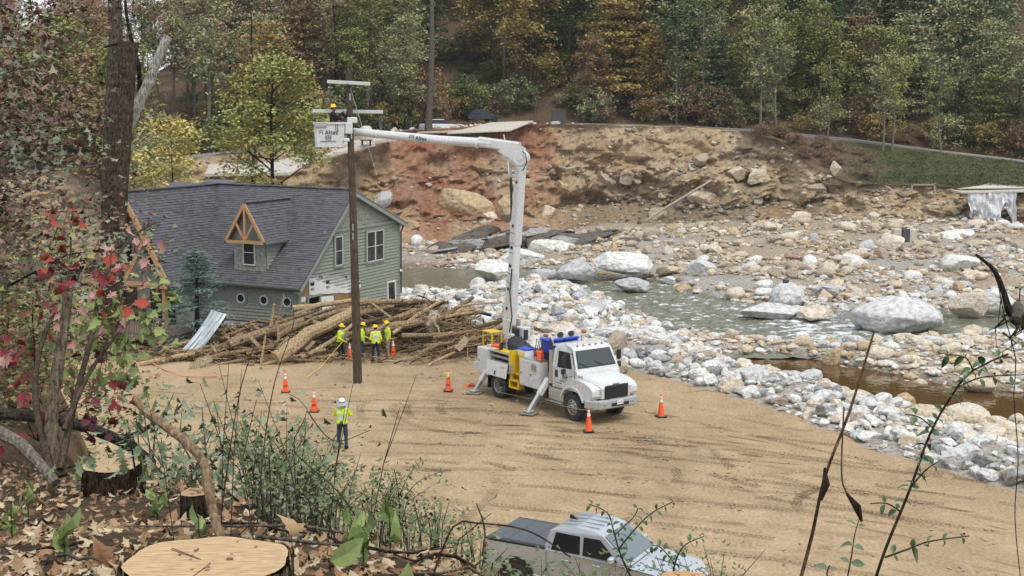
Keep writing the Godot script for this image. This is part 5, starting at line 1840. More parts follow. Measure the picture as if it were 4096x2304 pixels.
func build_truck() -> void:
	mat("tyre", Color(0.028, 0.027, 0.026), 0.85)
	mat("rim_metal", Color(0.38, 0.36, 0.33), 0.5, 0.6)
	var white := mat("truck_white", Color(0.64, 0.65, 0.66), 0.3)
	tripl(white,noise_tex(45,0.02,5,Color(0.88,0.87,0.84),Color(1,1,1)),null,0.6,1.0,false)
	white.clearcoat_enabled = true
	white.clearcoat = 0.4
	white.clearcoat_roughness = 0.15
	var dusty := mat("body_white", Color(0.60, 0.60, 0.59), 0.5)
	tripl(dusty,noise_tex(44,0.01,5,Color(0.92,0.91,0.89),Color(1,1,1)),null,0.7,1.0,false)
	var yellow := mat("safety_yellow", Color(0.62, 0.42, 0.02), 0.5)
	var alu := mat("aluminium", Color(0.55, 0.55, 0.54), 0.35, 0.85)
	var grey := mat("bumper_grey", Color(0.33, 0.335, 0.34), 0.45)
	var print_dark := mat("dark_print", Color(0.03, 0.03, 0.032), 0.6)
	var print_brown := mat("brown_print", Color(0.10, 0.075, 0.05), 0.6)
	var orange := mat("cone_orange", Color(0.80, 0.10, 0.025), 0.5)
	var blue := mat("box_blue", Color(0.015, 0.06, 0.42), 0.45)
	var tarp := mat("black_tarp", Color(0.018, 0.018, 0.02), 0.6)
	tripl(tarp,null,M.nm_lump,1.1,1.6,false)
	var amber := mat("amber_lens", Color(0.35, 0.09, 0.02), 0.25)
	var red_lens := mat("red_lens", Color(0.35, 0.01, 0.01), 0.2)
	var lens := mat("head_lens", Color(0.42, 0.43, 0.44), 0.12, 0.5)
	var t := thing("bucket_truck", "white utility bucket truck with raised boom parked on the dirt lot", "bucket truck", Vector3(0.315, 0, -54.42), deg_to_rad(-54.55))
	var mb:=MB.new()
	var SIDE := Basis()                                   # reads along +x on the z = + side
	var FRONT:=Basis(Vector3(0,0,-1),Vector3.UP,Vector3(1,0,0))
	# chassis
	for s in [-1.0,1.0]:
		mb.box(Vector3(2.2,0.86,s*0.42),Vector3(7.6,0.26,0.09))
	mb.box(Vector3(0,0.58,0),Vector3(0.22,0.24,1.9))
	mb.box(Vector3(5.07,0.55,0),Vector3(0.2,0.2,1.8))
	mb.rod(Vector3(0,0.58,0),Vector3(0,0.58,0.01),0.24,-1.0,12)
	mb.box(Vector3(2.3,0.78,0),Vector3(2.0,0.36,0.6))
	mb.box(Vector3(2.9,0.78,0.8),Vector3(0.9,0.4,0.5))
	obj("chassis", mb.mesh(), M.dark_metal, t)
	for s in [-1.0,1.0]:
		wheel(t,Vector3(5.07,0.54,s*0.98),0.545,0.30,s,false)
		wheel(t,Vector3(0.0,0.54,s*0.97),0.545,0.28,s,true)
		wheel(t,Vector3(0.0,0.54,s*0.64),0.545,0.28,s,true)
		mb = MB.new()
		mb.box(Vector3(-0.75,0.62,s*0.85),Vector3(0.02,0.62,0.55))
		obj("mud_flap", mb.mesh(), M.black_rubber, t)
	# cab
	mb = MB.new()
	skin([[3.74,1.17,1.07],[5.32,1.17,1.07],[5.32,1.86,1.07],[5.24,1.99,1.06],[4.90,2.74,0.96],[4.80,2.82,0.92],[4.66,2.865,0.84],[4.2,2.90,0.80],[3.95,2.88,0.82],[3.80,2.80,0.92],[3.75,2.66,0.97],[3.74,1.99,1.07]],mb)
	obj("cab", mb.mesh(), white, t)
	var glass_quad:=func(a: Vector3,b: Vector3,c: Vector3,d: Vector3,called: String,m: Material) -> void:
		var g:=MB.new()
		g.quad(a,b,c,d)
		obj(called,g.mesh(),m,t)
	# windscreen: a black gasket with the glass set on it
	var wsn:=Vector3(0.75,0.34,0).normalized()
	var ws:=func(u: float,vv: float,o: float) -> Vector3:
		var y:=lerpf(2.06,2.72,vv)
		var x:=5.24 - (y - 1.99)*0.4533
		return Vector3(x,y,u*lerpf(1.0,0.90,vv))+wsn*o
	glass_quad.call(ws.call(0.96, 0.0, 0.012), ws.call(-0.96, 0.0, 0.012), ws.call(-0.95, 0.98, 0.012), ws.call(0.95, 0.98, 0.012), "windscreen_gasket", M.black_rubber)
	glass_quad.call(ws.call(0.91, 0.06, 0.018), ws.call(-0.91, 0.06, 0.018), ws.call(-0.90, 0.94, 0.018), ws.call(0.90, 0.94, 0.018), "windscreen", mat("cab_glass", Color(0.05, 0.058, 0.06), 0.05))
	mb = MB.new()
	for s in [0.45,-0.35]:
		mb.rod(ws.call(s,0.0,0.04),ws.call(s+0.42,0.30,0.035),0.012,-1.0,5)
	obj("wiper", mb.mesh(), M.black_plastic, t)
	for s in [1.0,-1.0]:
		var d:=Node3D.new()
		d.name = "door"
		t.add_child(d,true)
		mb = MB.new()
		# door skin a little proud, following the tumblehome above the waist
		var lo:=[[3.92,1.24],[5.0,1.24],[5.14,1.6],[5.14,1.99],[3.92,1.99]]
		for k in range(1,4):
			var a:=Vector3(lo[0][0],lo[0][1],s*1.082)
			var b:=Vector3(lo[k][0],lo[k][1],s*1.082)
			var c:=Vector3(lo[k+1][0],lo[k+1][1],s*1.082)
			if s > 0: mb.tri(a,b,c)
			else: mb.tri(a,c,b)
		var up:=[Vector3(3.92,1.99,s*1.082),Vector3(5.14,1.99,s*1.082),Vector3(4.84,2.72,s*0.985),Vector3(3.98,2.74,s*0.985)]
		if s > 0: mb.quad(up[0],up[1],up[2],up[3])
		else: mb.quad(up[3],up[2],up[1],up[0])
		obj("door_skin", mb.mesh(), white, d)
		mb = MB.new()
		var g:=[Vector3(4.06,1.98,s*1.09),Vector3(5.0,2.03,s*1.085),Vector3(4.76,2.64,s*1.003),Vector3(4.06,2.64,s*1.003)]
		if s > 0: mb.quad(g[0],g[1],g[2],g[3])
		else: mb.quad(g[3],g[2],g[1],g[0])
		obj("window", mb.mesh(), M.dark_glass, d)
		mb = MB.new()
		mb.cbox(Vector3(4.02,1.72,s*1.09),Vector3(0.15,0.3,0.03),0.012)
		obj("handle", mb.mesh(), M.black_plastic, d)
		mb = MB.new()
		for q in [[3.91,1.24,3.91,1.99],[3.91,1.99,3.97,2.74],[5.145,1.6,5.145,1.99]]:
			mb.rod(Vector3(q[0],q[1],s*1.083 if q[1] < 1.98 else s*1.084),Vector3(q[2],q[3],s*(1.083 if q[3] < 2.2 else 0.986)),0.007,-1.0,5)
		mb.rod(Vector3(3.91,1.24,s*1.083),Vector3(5.0,1.24,s*1.083),0.007,-1.0,5)
		obj("door_gap", mb.mesh(), M.black_rubber, d)
		# mirrors on a tubular frame
		var mr:=Node3D.new()
		mr.name = "mirror"
		t.add_child(mr,true)
		mb = MB.new()
		mb.tube(PackedVector3Array([Vector3(4.98,2.62,s*1.0),Vector3(4.90,2.66,s*1.36),Vector3(4.88,2.55,s*1.40),Vector3(4.88,1.80,s*1.40),Vector3(4.90,1.72,s*1.36),Vector3(5.02,1.76,s*1.08)]),PackedFloat32Array([0.014,0.014,0.014,0.014,0.014,0.014]),6)
		obj("mirror_frame", mb.mesh(), M.black_plastic, mr)
		mb = MB.new()
		mb.cbox(Vector3(4.87,2.36,s*1.40),Vector3(0.09,0.40,0.22),0.03)
		obj("mirror_housing", mb.mesh(), M.black_plastic, mr)
		mb = MB.new()
		mb.cbox(Vector3(4.87,1.96,s*1.40),Vector3(0.09,0.22,0.22),0.03)
		obj("convex_mirror", mb.mesh(), M.black_plastic, mr)
	for k in 5:
		mb = MB.new()
		mb.cbox(Vector3(4.74,2.875,-0.62+0.31*k),Vector3(0.11,0.04,0.07),0.015)
		obj("marker_light", mb.mesh(), amber, t)
	# hood
	mb = MB.new()
	var st:=[]
	for i in 9:
		var f:=i/8.0
		var x:=lerpf(5.16,6.38,f)
		var top:=lerpf(1.97,1.60,pow(f,1.25)) - (0.10 if i == 8 else 0.0)
		var hw:=lerpf(1.02,0.70,pow(f,1.1))
		var yb:=lerpf(1.2,1.05,f)
		var sec:=[]
		for q in [[1.0,0.0],[1.0,0.55],[0.97,0.80],[0.86,0.93],[0.62,0.985],[0.3,1.0],[0.0,1.01]]:
			sec.append(Vector3(x+(0.05*(1.0 - q[0]*q[0]) if i > 5 else 0.0),lerpf(yb,top,q[1]),hw*q[0]))
		st.append(sec)
	for i in 8:
		for k in 6:
			var a: Vector3 = st[i][k]; var b: Vector3 = st[i+1][k]; var c: Vector3 = st[i+1][k+1]; var d: Vector3 = st[i][k+1]
			mb.quad(a,b,c,d)
			var fl:=Vector3(1,1,-1)
			mb.quad(d*fl,c*fl,b*fl,a*fl)
	for k in 6:
		var a: Vector3 = st[8][k]; var b: Vector3 = st[8][k+1]
		var lo:=Vector3(a.x,1.0,0)
		mb.tri(lo,b,a)
		mb.tri(lo,a*Vector3(1,1,-1),b*Vector3(1,1,-1))
	obj("hood", mb.mesh(), white, t)
	for s in [1.0,-1.0]:
		mb = MB.new()
		var poly:=PackedVector2Array([Vector2(5.74,0.93),Vector2(6.25,1.03),Vector2(6.33,1.16),Vector2(6.33,1.36),Vector2(6.18,1.50),Vector2(5.85,1.62),Vector2(5.4,1.69),Vector2(5.05,1.68),Vector2(4.75,1.55),Vector2(4.55,1.36),Vector2(4.40,1.08)])
		for k in 9:
			var a:=deg_to_rad(150.0 - k*15.0)
			poly.append(Vector2(5.07+cos(a)*0.71,0.58+sin(a)*0.71))
		mb.prism(poly,minf(s*0.62,s*1.13),maxf(s*0.62,s*1.13))
		obj("fender", mb.mesh(), white, t)
		mb = MB.new()
		for k in 12:
			var a0:=deg_to_rad(160.0 - k*11.6)
			var a1:=deg_to_rad(160.0 - (k+1)*11.6)
			var e0:=Vector3(5.07+cos(a0)*0.72,0.58+sin(a0)*0.72,0)
			var e1:=Vector3(5.07+cos(a1)*0.72,0.58+sin(a1)*0.72,0)
			var f0:=Vector3(5.07+cos(a0)*0.79,0.58+sin(a0)*0.79,0)
			var f1:=Vector3(5.07+cos(a1)*0.79,0.58+sin(a1)*0.79,0)
			var o:=Vector3(0,0,s*1.17)
			var i:=Vector3(0,0,s*1.10)
			mb.quad(e0+o,e1+o,f1+o,f0+o)
			mb.quad(f0+o,f1+o,f1+i,f0+i)
			mb.quad(e1+o,e0+o,e0+i,e1+i)
		obj("wheel_lip", mb.mesh(), white, t)
		mb = MB.new()
		var hl:=PackedVector2Array([Vector2(0.42,1.40),Vector2(1.02,1.40),Vector2(1.09,1.31),Vector2(0.98,1.22),Vector2(0.52,1.20),Vector2(0.42,1.28)])
		mb.xf = Transform3D(Basis(Vector3(0.28*-s,0,s).normalized(),Vector3.UP,Vector3(1,0,0.28).normalized()),Vector3(6.30 if s > 0 else 6.30,0,0))
		mb.xf = Transform3D(Basis(Vector3(-0.22,0,s).normalized(),Vector3.UP,Vector3(1,0,s*0.22).normalized()),Vector3(6.48,0,0))
		mb.prism(hl,-0.12,0.02)
		obj("headlight", mb.mesh(), lens, t)
	# grille with bars
	mb = MB.new()
	mb.cbox(Vector3(6.42,1.30,0),Vector3(0.07,0.52,1.16),0.04)
	var gr := obj("grille", mb.mesh(), M.black_plastic, t)
	for k in 7:
		mb = MB.new()
		mb.box(Vector3(6.465,1.10+k*0.066,0),Vector3(0.03,0.022,1.08))
		obj("bar", mb.mesh(), M.dark_metal, gr)
	mb = MB.new()
	mb.cbox(Vector3(6.40,1.60,0),Vector3(0.06,0.04,0.34),0.012)
	obj("emblem", mb.mesh(), alu, t)
	# bumper
	mb = MB.new()
	mb.cbox(Vector3(6.42,0.83,0),Vector3(0.22,0.36,1.9),0.05)
	for s in [1.0,-1.0]:
		mb.cbox(Vector3(6.20,0.85,s*1.06),Vector3(0.55,0.34,0.2),0.05,Basis(Vector3.UP,s*0.55))
	obj("bumper", mb.mesh(), grey, t)
	mb = MB.new()
	mb.box(Vector3(6.53,0.80,-0.1),Vector3(0.02,0.14,0.86))
	obj("tow_slot", mb.mesh(), M.black_plastic, t)
	mb = MB.new()
	mb.box(Vector3(6.55,0.88,-0.08),Vector3(0.012,0.17,0.31))
	var plate := obj("licence_plate", mb.mesh(), M.white_paint, t)
	text_part(plate, "plate_text", "YK 2057", Vector3(6.558, 0.88, -0.08), FRONT, 0.05, print_dark)
	for s in [1.0,-1.0]:
		mb = MB.new()
		mb.cbox(Vector3(6.53,0.84,s*0.68),Vector3(0.03,0.12,0.20),0.02)
		obj("fog_lamp", mb.mesh(), lens, t)
	# fuel tank steps, stack
	mb = MB.new()
	mb.cbox(Vector3(4.0,0.86,0.86),Vector3(0.95,0.5,0.55),0.05)
	mb.box(Vector3(4.0,1.12,0.98),Vector3(1.05,0.03,0.3))
	mb.box(Vector3(4.0,0.58,1.05),Vector3(1.05,0.04,0.32))
	obj("step_tank", mb.mesh(), alu, t)
	mb = MB.new()
	mb.tube(PackedVector3Array([Vector3(3.58,1.0,1.0),Vector3(3.58,2.75,1.0),Vector3(3.56,2.92,1.0),Vector3(3.48,3.02,1.02)]),PackedFloat32Array([0.07,0.07,0.055,0.05]),12)
	obj("exhaust_stack", mb.mesh(), M.dark_metal, t)
	mb = MB.new()
	mb.tube(PackedVector3Array([Vector3(3.58,1.25,1.0),Vector3(3.58,2.60,1.0)]),PackedFloat32Array([0.10,0.10]),14)
	obj("heat_shield", mb.mesh(), alu, t)
	# utility body
	for s in [1.0,-1.0]:
		mb = MB.new()
		mb.cbox(Vector3(-1.07,1.43,s*0.88),Vector3(0.86,1.14,0.54),0.015)
		obj("rear_cabinet", mb.mesh(), dusty, t)
		mb = MB.new()
		mb.cbox(Vector3(2.28,1.42,s*0.88),Vector3(1.32,1.12,0.54),0.015)
		obj("front_cabinet", mb.mesh(), dusty, t)
		mb = MB.new()
		mb.box(Vector3(0.13,1.99,s*0.90),Vector3(1.54,0.05,0.5))
		mb.box(Vector3(0.13,1.20,s*0.90),Vector3(1.54,0.06,0.5))
		mb.box(Vector3(0.13,1.6,s*0.66),Vector3(1.54,0.80,0.03))
		mb.box(Vector3(-0.60,1.6,s*0.90),Vector3(0.05,0.76,0.5))
		mb.box(Vector3(0.87,1.6,s*0.90),Vector3(0.05,0.76,0.5))
		obj("middle_cabinet", mb.mesh(), dusty, t)
	# cabinet doors, latches and the open compartment with shelves
	for q in [[-1.07,1.46,0.78,0.98],[1.95,1.42,0.62,1.02],[2.61,1.42,0.62,1.02]]:
		var d:=Node3D.new()
		d.name = "cabinet_door"
		t.add_child(d,true)
		mb = MB.new()
		mb.cbox(Vector3(q[0],q[1],1.158),Vector3(q[2],q[3],0.02),0.006)
		obj("panel", mb.mesh(), dusty, d)
		mb = MB.new()
		mb.cbox(Vector3(q[0] - q[2]*0.32,q[1] - 0.02,1.174),Vector3(0.09,0.12,0.02),0.008)
		obj("latch", mb.mesh(), alu, d)
		mb = MB.new()
		mb.cbox(Vector3(q[0] - q[2]*0.32,q[1] - 0.02,1.186),Vector3(0.05,0.06,0.012),0.004)
		obj("latch_pull", mb.mesh(), M.black_plastic, d)
	for k in 3:
		mb = MB.new()
		mb.box(Vector3(0.13,1.32+k*0.21,0.88),Vector3(1.44,0.03,0.42))
		mb.box(Vector3(0.13,1.37+k*0.21,1.09),Vector3(1.44,0.07,0.015))
		obj("shelf", mb.mesh(), M.rim_metal, t)
	mb = MB.new()
	var r:=RandomNumberGenerator.new()
	r.seed = 9
	for k in 60:
		mb.box(Vector3(r.randf_range(-0.5,0.78),1.37+(k % 3)*0.21,r.randf_range(0.78,1.05)),Vector3(r.randf_range(0.04,0.14),r.randf_range(0.03,0.08),r.randf_range(0.04,0.12)),Basis(Vector3.UP,r.randf()))
	var hw := obj("fittings", mb.mesh(), M.dark_metal, t)
	hw.set_meta("kind", "stuff")
	mb = MB.new()
	mb.cbox(Vector3(0.12,1.28,1.27),Vector3(1.50,0.62,0.025),0.008,Basis(Vector3.RIGHT,-0.16))
	var flap := obj("drop_door", mb.mesh(), dusty, t)
	mb = MB.new()
	mb.cbox(Vector3(0.05,1.12,1.315),Vector3(0.10,0.16,0.02),0.006,Basis(Vector3.RIGHT,-0.16))
	obj("latch_pull", mb.mesh(), M.black_plastic, flap)
	mb = MB.new()
	mb.box(Vector3(0.58,1.42,1.268),Vector3(0.3,0.06,0.006),Basis(Vector3.RIGHT,-0.16))
	obj("warning_sticker", mb.mesh(), yellow, flap)
	# yellow step well
	mb = MB.new()
	mb.box(Vector3(0.93,1.42,0.9),Vector3(0.05,1.5,0.5))
	mb.box(Vector3(1.58,1.6,0.9),Vector3(0.04,1.1,0.5))
	mb.box(Vector3(1.25,1.55,0.68),Vector3(0.62,1.0,0.04))
	mb.box(Vector3(1.25,1.22,0.86),Vector3(0.62,0.04,0.40))
	mb.box(Vector3(1.25,0.95,1.0),Vector3(0.62,0.04,0.36))
	mb.box(Vector3(1.25,0.66,1.08),Vector3(0.62,0.05,0.28))
	for s in [0.95,1.55]:
		mb.box(Vector3(s,0.82,1.08),Vector3(0.03,0.30,0.26))
	obj("step_well", mb.mesh(), yellow, t)
	mb = MB.new()
	mb.box(Vector3(0.35,2.03,0.9),Vector3(1.2,0.04,0.5))
	obj("yellow_top", mb.mesh(), yellow, t)
	mb = MB.new()
	for k in 14:
		mb.rod(Vector3(1.0+(k % 5)*0.022,1.62,1.14+(k % 3)*0.012),Vector3(0.98+(k % 5)*0.04,1.22,1.15+(k % 3)*0.02),0.014,-1.0,5)
	obj("rope_hank", mb.mesh(), mat("rope_tan", Color(0.35, 0.29, 0.2), 0.9), t)
	mb = MB.new()
	mb.box(Vector3(0.75,1.16,0),Vector3(4.5,0.08,1.3))
	obj("deck", mb.mesh(), M.dark_metal, t)
	mb = MB.new()
	mb.box(Vector3(-1.75,1.1,0),Vector3(0.5,0.3,2.0))
	mb.box(Vector3(-1.9,0.85,0.0),Vector3(0.2,0.3,1.6))
	obj("tailshelf", mb.mesh(), dusty, t)
	mb = MB.new()
	mb.box(Vector3(2.3,2.005,0.88),Vector3(1.3,0.04,0.52))
	obj("cabinet_lid", mb.mesh(), alu, t)
	# printed ring emblem on the front cabinet
	mb = MB.new()
	for k in 22:
		var a0:=TAU*k/22.0
		var a1:=TAU*(k+0.7)/22.0
		mb.rod(Vector3(2.62+cos(a0)*0.16,1.72+sin(a0)*0.16,1.171),Vector3(2.62+cos(a1)*0.16,1.72+sin(a1)*0.16,1.171),0.012,-1.0,4)
	for k in 7:
		mb.rod(Vector3(2.62 - 0.10+k*0.033,1.72 - 0.1,1.171),Vector3(2.62 - 0.10+k*0.033,1.72+0.1,1.171),0.006,-1.0,4)
	obj("round_emblem", mb.mesh(), print_brown, t)
	mb = MB.new()
	mb.box(Vector3(2.68,1.50,1.171),Vector3(0.14,0.09,0.004))
	obj("warning_sticker", mb.mesh(), yellow, t)
	# lettering on the cab
	badge(t,Vector3(4.55,1.66,1.088),SIDE,0.15,print_brown)
	text_part(t, "company_lettering", "SUMTER UTILITIES", Vector3(4.55, 1.46, 1.086), SIDE, 0.062, print_brown, true)
	text_part(t, "town_lettering", "SUMMIT POWER", Vector3(4.16, 1.36, 1.086), SIDE, 0.04, print_brown)
	text_part(t, "unit_number", "60295", Vector3(5.42, 1.79, 1.01), Basis(Vector3(1, 0, -0.25).normalized(), Vector3.UP, Vector3(0.25, 0, 1).normalized()), 0.075, print_dark, true)
	# outriggers
	for q in [[Vector3(3.38,1.35,1.02),Vector3(3.2,0.10,1.83)],[Vector3(-0.85,1.0,1.1),Vector3(-1.24,0.10,1.45)],[Vector3(3.38,1.35,-1.02),Vector3(3.3,0.10,-1.9)],[Vector3(-0.85,1.0,-1.1),Vector3(-1.1,0.10,-1.7)]]:
		var a: Vector3 = q[0]
		var b: Vector3 = q[1]
		var og:=Node3D.new()
		og.name = "outrigger"
		t.add_child(og,true)
		var d:=(b - a).normalized()
		var bz:=Vector3(1,0,0)
		var by:=d.cross(bz).normalized()
		var bb:=Basis(by.cross(-d) if false else d.cross(by),by,d)
		mb = MB.new()
		mb.cbox(a.lerp(b,0.22),Vector3(0.21,0.21,a.distance_to(b)*0.5),0.015,bb.orthonormalized())
		obj("outer_beam", mb.mesh(), dusty, og)
		mb = MB.new()
		mb.cbox(a.lerp(b,0.62),Vector3(0.16,0.16,a.distance_to(b)*0.75),0.012,bb.orthonormalized())
		obj("inner_beam", mb.mesh(), alu, og)
		mb = MB.new()
		mb.cbox(b+Vector3(0,0.03,0),Vector3(0.34,0.10,0.34),0.03)
		obj("foot", mb.mesh(), alu, og)
		mb = MB.new()
		mb.cbox(Vector3(b.x,0.055,b.z),Vector3(0.62,0.05,0.62),0.01,Basis(Vector3.UP,0.5))
		obj("pad", mb.mesh(), mat("pad_wood", Color(0.2, 0.17, 0.13), 0.9), og)
	# turret and booms
	mb = MB.new()
	mb.rod(Vector3(-0.55,1.1,-0.05),Vector3(-0.55,2.35,-0.05),0.34,0.30,18)
	mb.cbox(Vector3(-0.5,2.45,-0.05),Vector3(0.75,0.35,0.62),0.05)
	for s in [-1.0,1.0]:
		mb.cbox(Vector3(-0.6,2.85,-0.05+s*0.26),Vector3(0.62,0.7,0.06),0.02)
	mb.cbox(Vector3(-0.05,2.55,-0.25),Vector3(0.5,0.75,0.4),0.04)
	obj("turret", mb.mesh(), white, t)
	mb = MB.new()
	mb.box(Vector3(0.215,2.6,-0.18),Vector3(0.02,0.42,0.22))
	mb.cbox(Vector3(-0.2,2.62,0.05),Vector3(0.3,0.45,0.2),0.02)
	obj("control_valve", mb.mesh(), M.black_plastic, t)
	var e:=Vector3(0.14,10.06,0)
	var b0:=Vector3(-0.72,2.95,0)
	var lower:=Node3D.new()
	lower.name = "lower_boom"
	t.add_child(lower,true)
	var taper:=func(a: Vector3,b: Vector3,wa: Vector2,wb: Vector2,side: Vector3,m: Material,called: String,parent: Node3D) -> void:
		var q:=MB.new()
		var d:=(b - a).normalized()
		var o:=d.cross(side).normalized()
		var ca:=[]
		var cb:=[]
		for k in [[1,0.7],[0.7,1],[-0.7,1],[-1,0.7],[-1,-0.7],[-0.7,-1],[0.7,-1],[1,-0.7]]:
			ca.append(a+side*wa.x*k[0]*0.5+o*wa.y*k[1]*0.5)
			cb.append(b+side*wb.x*k[0]*0.5+o*wb.y*k[1]*0.5)
		for k in 8:
			q.quad(ca[k],ca[(k+1) % 8],cb[(k+1) % 8],cb[k])
		for k in range(1,7):
			q.tri(ca[0],ca[k+1],ca[k])
			q.tri(cb[0],cb[k],cb[k+1])
		obj(called,q.mesh(),m,parent)
	var zs:=Vector3(0,0,1)
	taper.call(b0, b0.lerp(e, 0.32), Vector2(0.44, 0.52), Vector2(0.40, 0.48), zs, white, "base_section", lower)
	taper.call(b0.lerp(e, 0.31), b0.lerp(e, 0.50), Vector2(0.36, 0.44), Vector2(0.35, 0.42), zs, mat("fibreglass", Color(0.62, 0.63, 0.61), 0.35), "insulated_insert", lower)
	taper.call(b0.lerp(e, 0.49), b0.lerp(e, 1.0), Vector2(0.40, 0.48), Vector2(0.34, 0.42), zs, white, "upper_section", lower)
	for f in [0.10,0.22,0.36,0.47,0.60,0.86]:
		for s in [-1.0,1.0]:
			mb = MB.new()
			var c: Vector3 = b0.lerp(e,f)
			var wz:=lerpf(0.222,0.172,f)+0.002
			mb.rod(c+zs*s*(wz - 0.03),c+zs*s*(wz+0.004),0.075,-1.0,12)
			obj("lightening_hole", mb.mesh(), M.black_plastic, lower)
	mb = MB.new()
	for f in [0.315,0.50,0.26,0.44,0.56]:
		for k in 5:
			var c: Vector3 = b0.lerp(e,f)+(e - b0).normalized().cross(zs)*(k - 2)*0.08
			mb.rod(c+zs*0.19,c+zs*0.225,0.014,-1.0,6)
	obj("bolts", mb.mesh(), M.dark_metal, lower).set_meta("kind", "stuff")
	# leveling cylinder on the boom
	mb = MB.new()
	mb.rod(Vector3(-0.52,5.4,0.0),Vector3(-0.56,7.4,0.0),0.085,-1.0,12)
	mb.rod(Vector3(-0.5,5.2,0.0),Vector3(-0.40,4.6,0.0),0.07,0.12,10)
	obj("cylinder", mb.mesh(), white, lower)
	mb = MB.new()
	mb.rod(Vector3(-0.56,7.4,0.0),Vector3(-0.62,9.25,0.0),0.05,-1.0,12)
	obj("piston_rod", mb.mesh(), M.dark_metal, lower)
	mb = MB.new()
	mb.tube(PackedVector3Array([Vector3(-0.3,2.7,0.3),Vector3(-0.1,3.4,0.32),Vector3(-0.32,4.4,0.27),Vector3(-0.2,5.4,0.25)]),PackedFloat32Array([0.03,0.03,0.03,0.03]),6)
	mb.tube(PackedVector3Array([e+Vector3(0.2,0.3,0.1),e+Vector3(0.45,0.2,0.12),e+Vector3(0.5,-0.15,0.1),e+Vector3(0.25,-0.5,0.1)]),PackedFloat32Array([0.02,0.02,0.02,0.02]),6)
	obj("hose", mb.mesh(), M.black_rubber, lower)
	# knuckle: side plates, pin, link
	var tip:=Vector3(-6.26,11.24,6.28)
	tip = TIP_LOCAL
	var ud:=(tip - e).normalized()
	var uside:=ud.cross(Vector3.UP).normalized()
	var upper:=Node3D.new()
	upper.name = "upper_boom"
	t.add_child(upper,true)
	mb = MB.new()
	mb.rod(e - uside*0.24,e+uside*0.24,0.30,-1.0,20)
	mb.rod(e - uside*0.27,e+uside*0.27,0.09,-1.0,12)
	for s in [-1.0,1.0]:
		var o: Vector3 = uside*s*0.2
		var pl:=[e+Vector3(0,-0.55,0)+o,e+Vector3(0,-0.2,0) - ud*0.28+o,e+Vector3(0,0.42,0) - ud*0.12+o,e+Vector3(0,0.62,0)+ud*0.35+o,e+Vector3(0,0.16,0)+ud*1.0+o,e+Vector3(0,-0.05,0)+ud*0.45+o]
		for k in range(1,5):
			mb.tri(pl[0],pl[k],pl[k+1])
	obj("knuckle", mb.mesh(), white, upper)
	mb = MB.new()
	var lk:=Vector3(-0.62,9.28,0)
	mb.rod(lk,e+ud*0.55+Vector3(0,0.05,0),0.06,-1.0,8)
	mb.rod(lk,e+Vector3(-0.1,-0.75,0),0.06,-1.0,8)
	mb.rod(lk - zs*0.14,lk+zs*0.14,0.09,-1.0,12)
	obj("link", mb.mesh(), white, upper)
	var us:=e+Vector3(0,0.42,0)
	taper.call(us + ud * 0.1, us + ud * 1.9, Vector2(0.40, 0.46), Vector2(0.36, 0.40), uside, white, "elbow_casting", upper)
	mb = MB.new()
	var ue:=tip+Vector3(0,0,0)
	mb.tube(PackedVector3Array([us+ud*1.3,us.lerp(ue,0.45),us.lerp(ue,0.46),ue]),PackedFloat32Array([0.205,0.195,0.19,0.165]),20)
	obj("fibreglass_arm", mb.mesh(), white, upper)
	mb = MB.new()
	for f in [0.25,0.42,0.72,0.84]:
		var c:=us.lerp(ue,f)
		mb.rod(c - ud*0.03,c+ud*0.03,lerpf(0.212,0.182,f),-1.0,20)
	obj("collar", mb.mesh(), M.fibreglass, upper)
	var ub:=uside.cross(ud).normalized()
	if ub.y < 0: ub = -ub
	var face:=ud.cross(Vector3.UP).normalized()
	var toward:=Vector3(0.815,0,0.58)
	if face.dot(Vector3(0.2,0,1)) < 0: face = -face
	var read:=Vector3.UP.cross(face).normalized()
	var lc:=us.lerp(ue,0.58)
	var along:=-ud if read.dot(-ud) > 0 else ud
	var tb:=Basis(along,face.cross(along),face)
	text_part(upper, "maker_lettering", "Altec", lc + face * 0.205 + along * 0.1, tb, 0.16, print_dark, true)
	mb = MB.new()
	for q in [[-0.1,0.08,0.20,0.02],[-0.1,-0.0,0.12,0.02],[-0.2,0.0,0.02,0.16],[0.0,0.0,0.02,0.16]]:
		mb.box(lc+along*(-0.25+q[0])+tb.y*q[1]+face*0.19,Vector3(q[2],q[3],0.02),tb)
	obj("maker_mark", mb.mesh(), print_brown, upper)
	# bucket
	var bk:=Node3D.new()
	bk.name = "bucket"
	t.add_child(bk,true)
	var bc:=BUCKET_LOCAL
	var bf:=BUCKET_FACE
	var br:=Vector3.UP.cross(bf).normalized()
	var bb:=Basis(br,Vector3.UP,bf)
	mb = MB.new()
	var shell:=func(w0: float,d0: float,w1: float,d1: float,y0: float,y1: float) -> void:
		var lo:=[]
		var hi:=[]
		for k in [[1,0.72],[0.86,1],[-0.86,1],[-1,0.72],[-1,-0.72],[-0.86,-1],[0.86,-1],[1,-0.72]]:
			lo.append(bc+bb*Vector3(k[0]*w0*0.5,y0,k[1]*d0*0.5))
			hi.append(bc+bb*Vector3(k[0]*w1*0.5,y1,k[1]*d1*0.5))
		for k in 8:
			mb.quad(lo[(k+1) % 8],lo[k],hi[k],hi[(k+1) % 8])
		for k in range(1,7):
			mb.tri(lo[0],lo[k],lo[k+1])
	shell.call(1.22,0.60,1.30,0.68,-0.52,0.50)
	shell.call(1.38,0.76,1.38,0.76,0.46,0.54)
	obj("shell", mb.mesh(), white, bk)
	mb = MB.new()
	mb.box(bc+bb*Vector3(0,0.45,0),Vector3(1.1,0.02,0.5),bb)
	obj("liner", mb.mesh(), M.black_plastic, bk)
	mb = MB.new()
	mb.cbox(bc+bb*Vector3(-0.36,0.44,0.37),Vector3(0.52,0.2,0.08),0.02,bb)
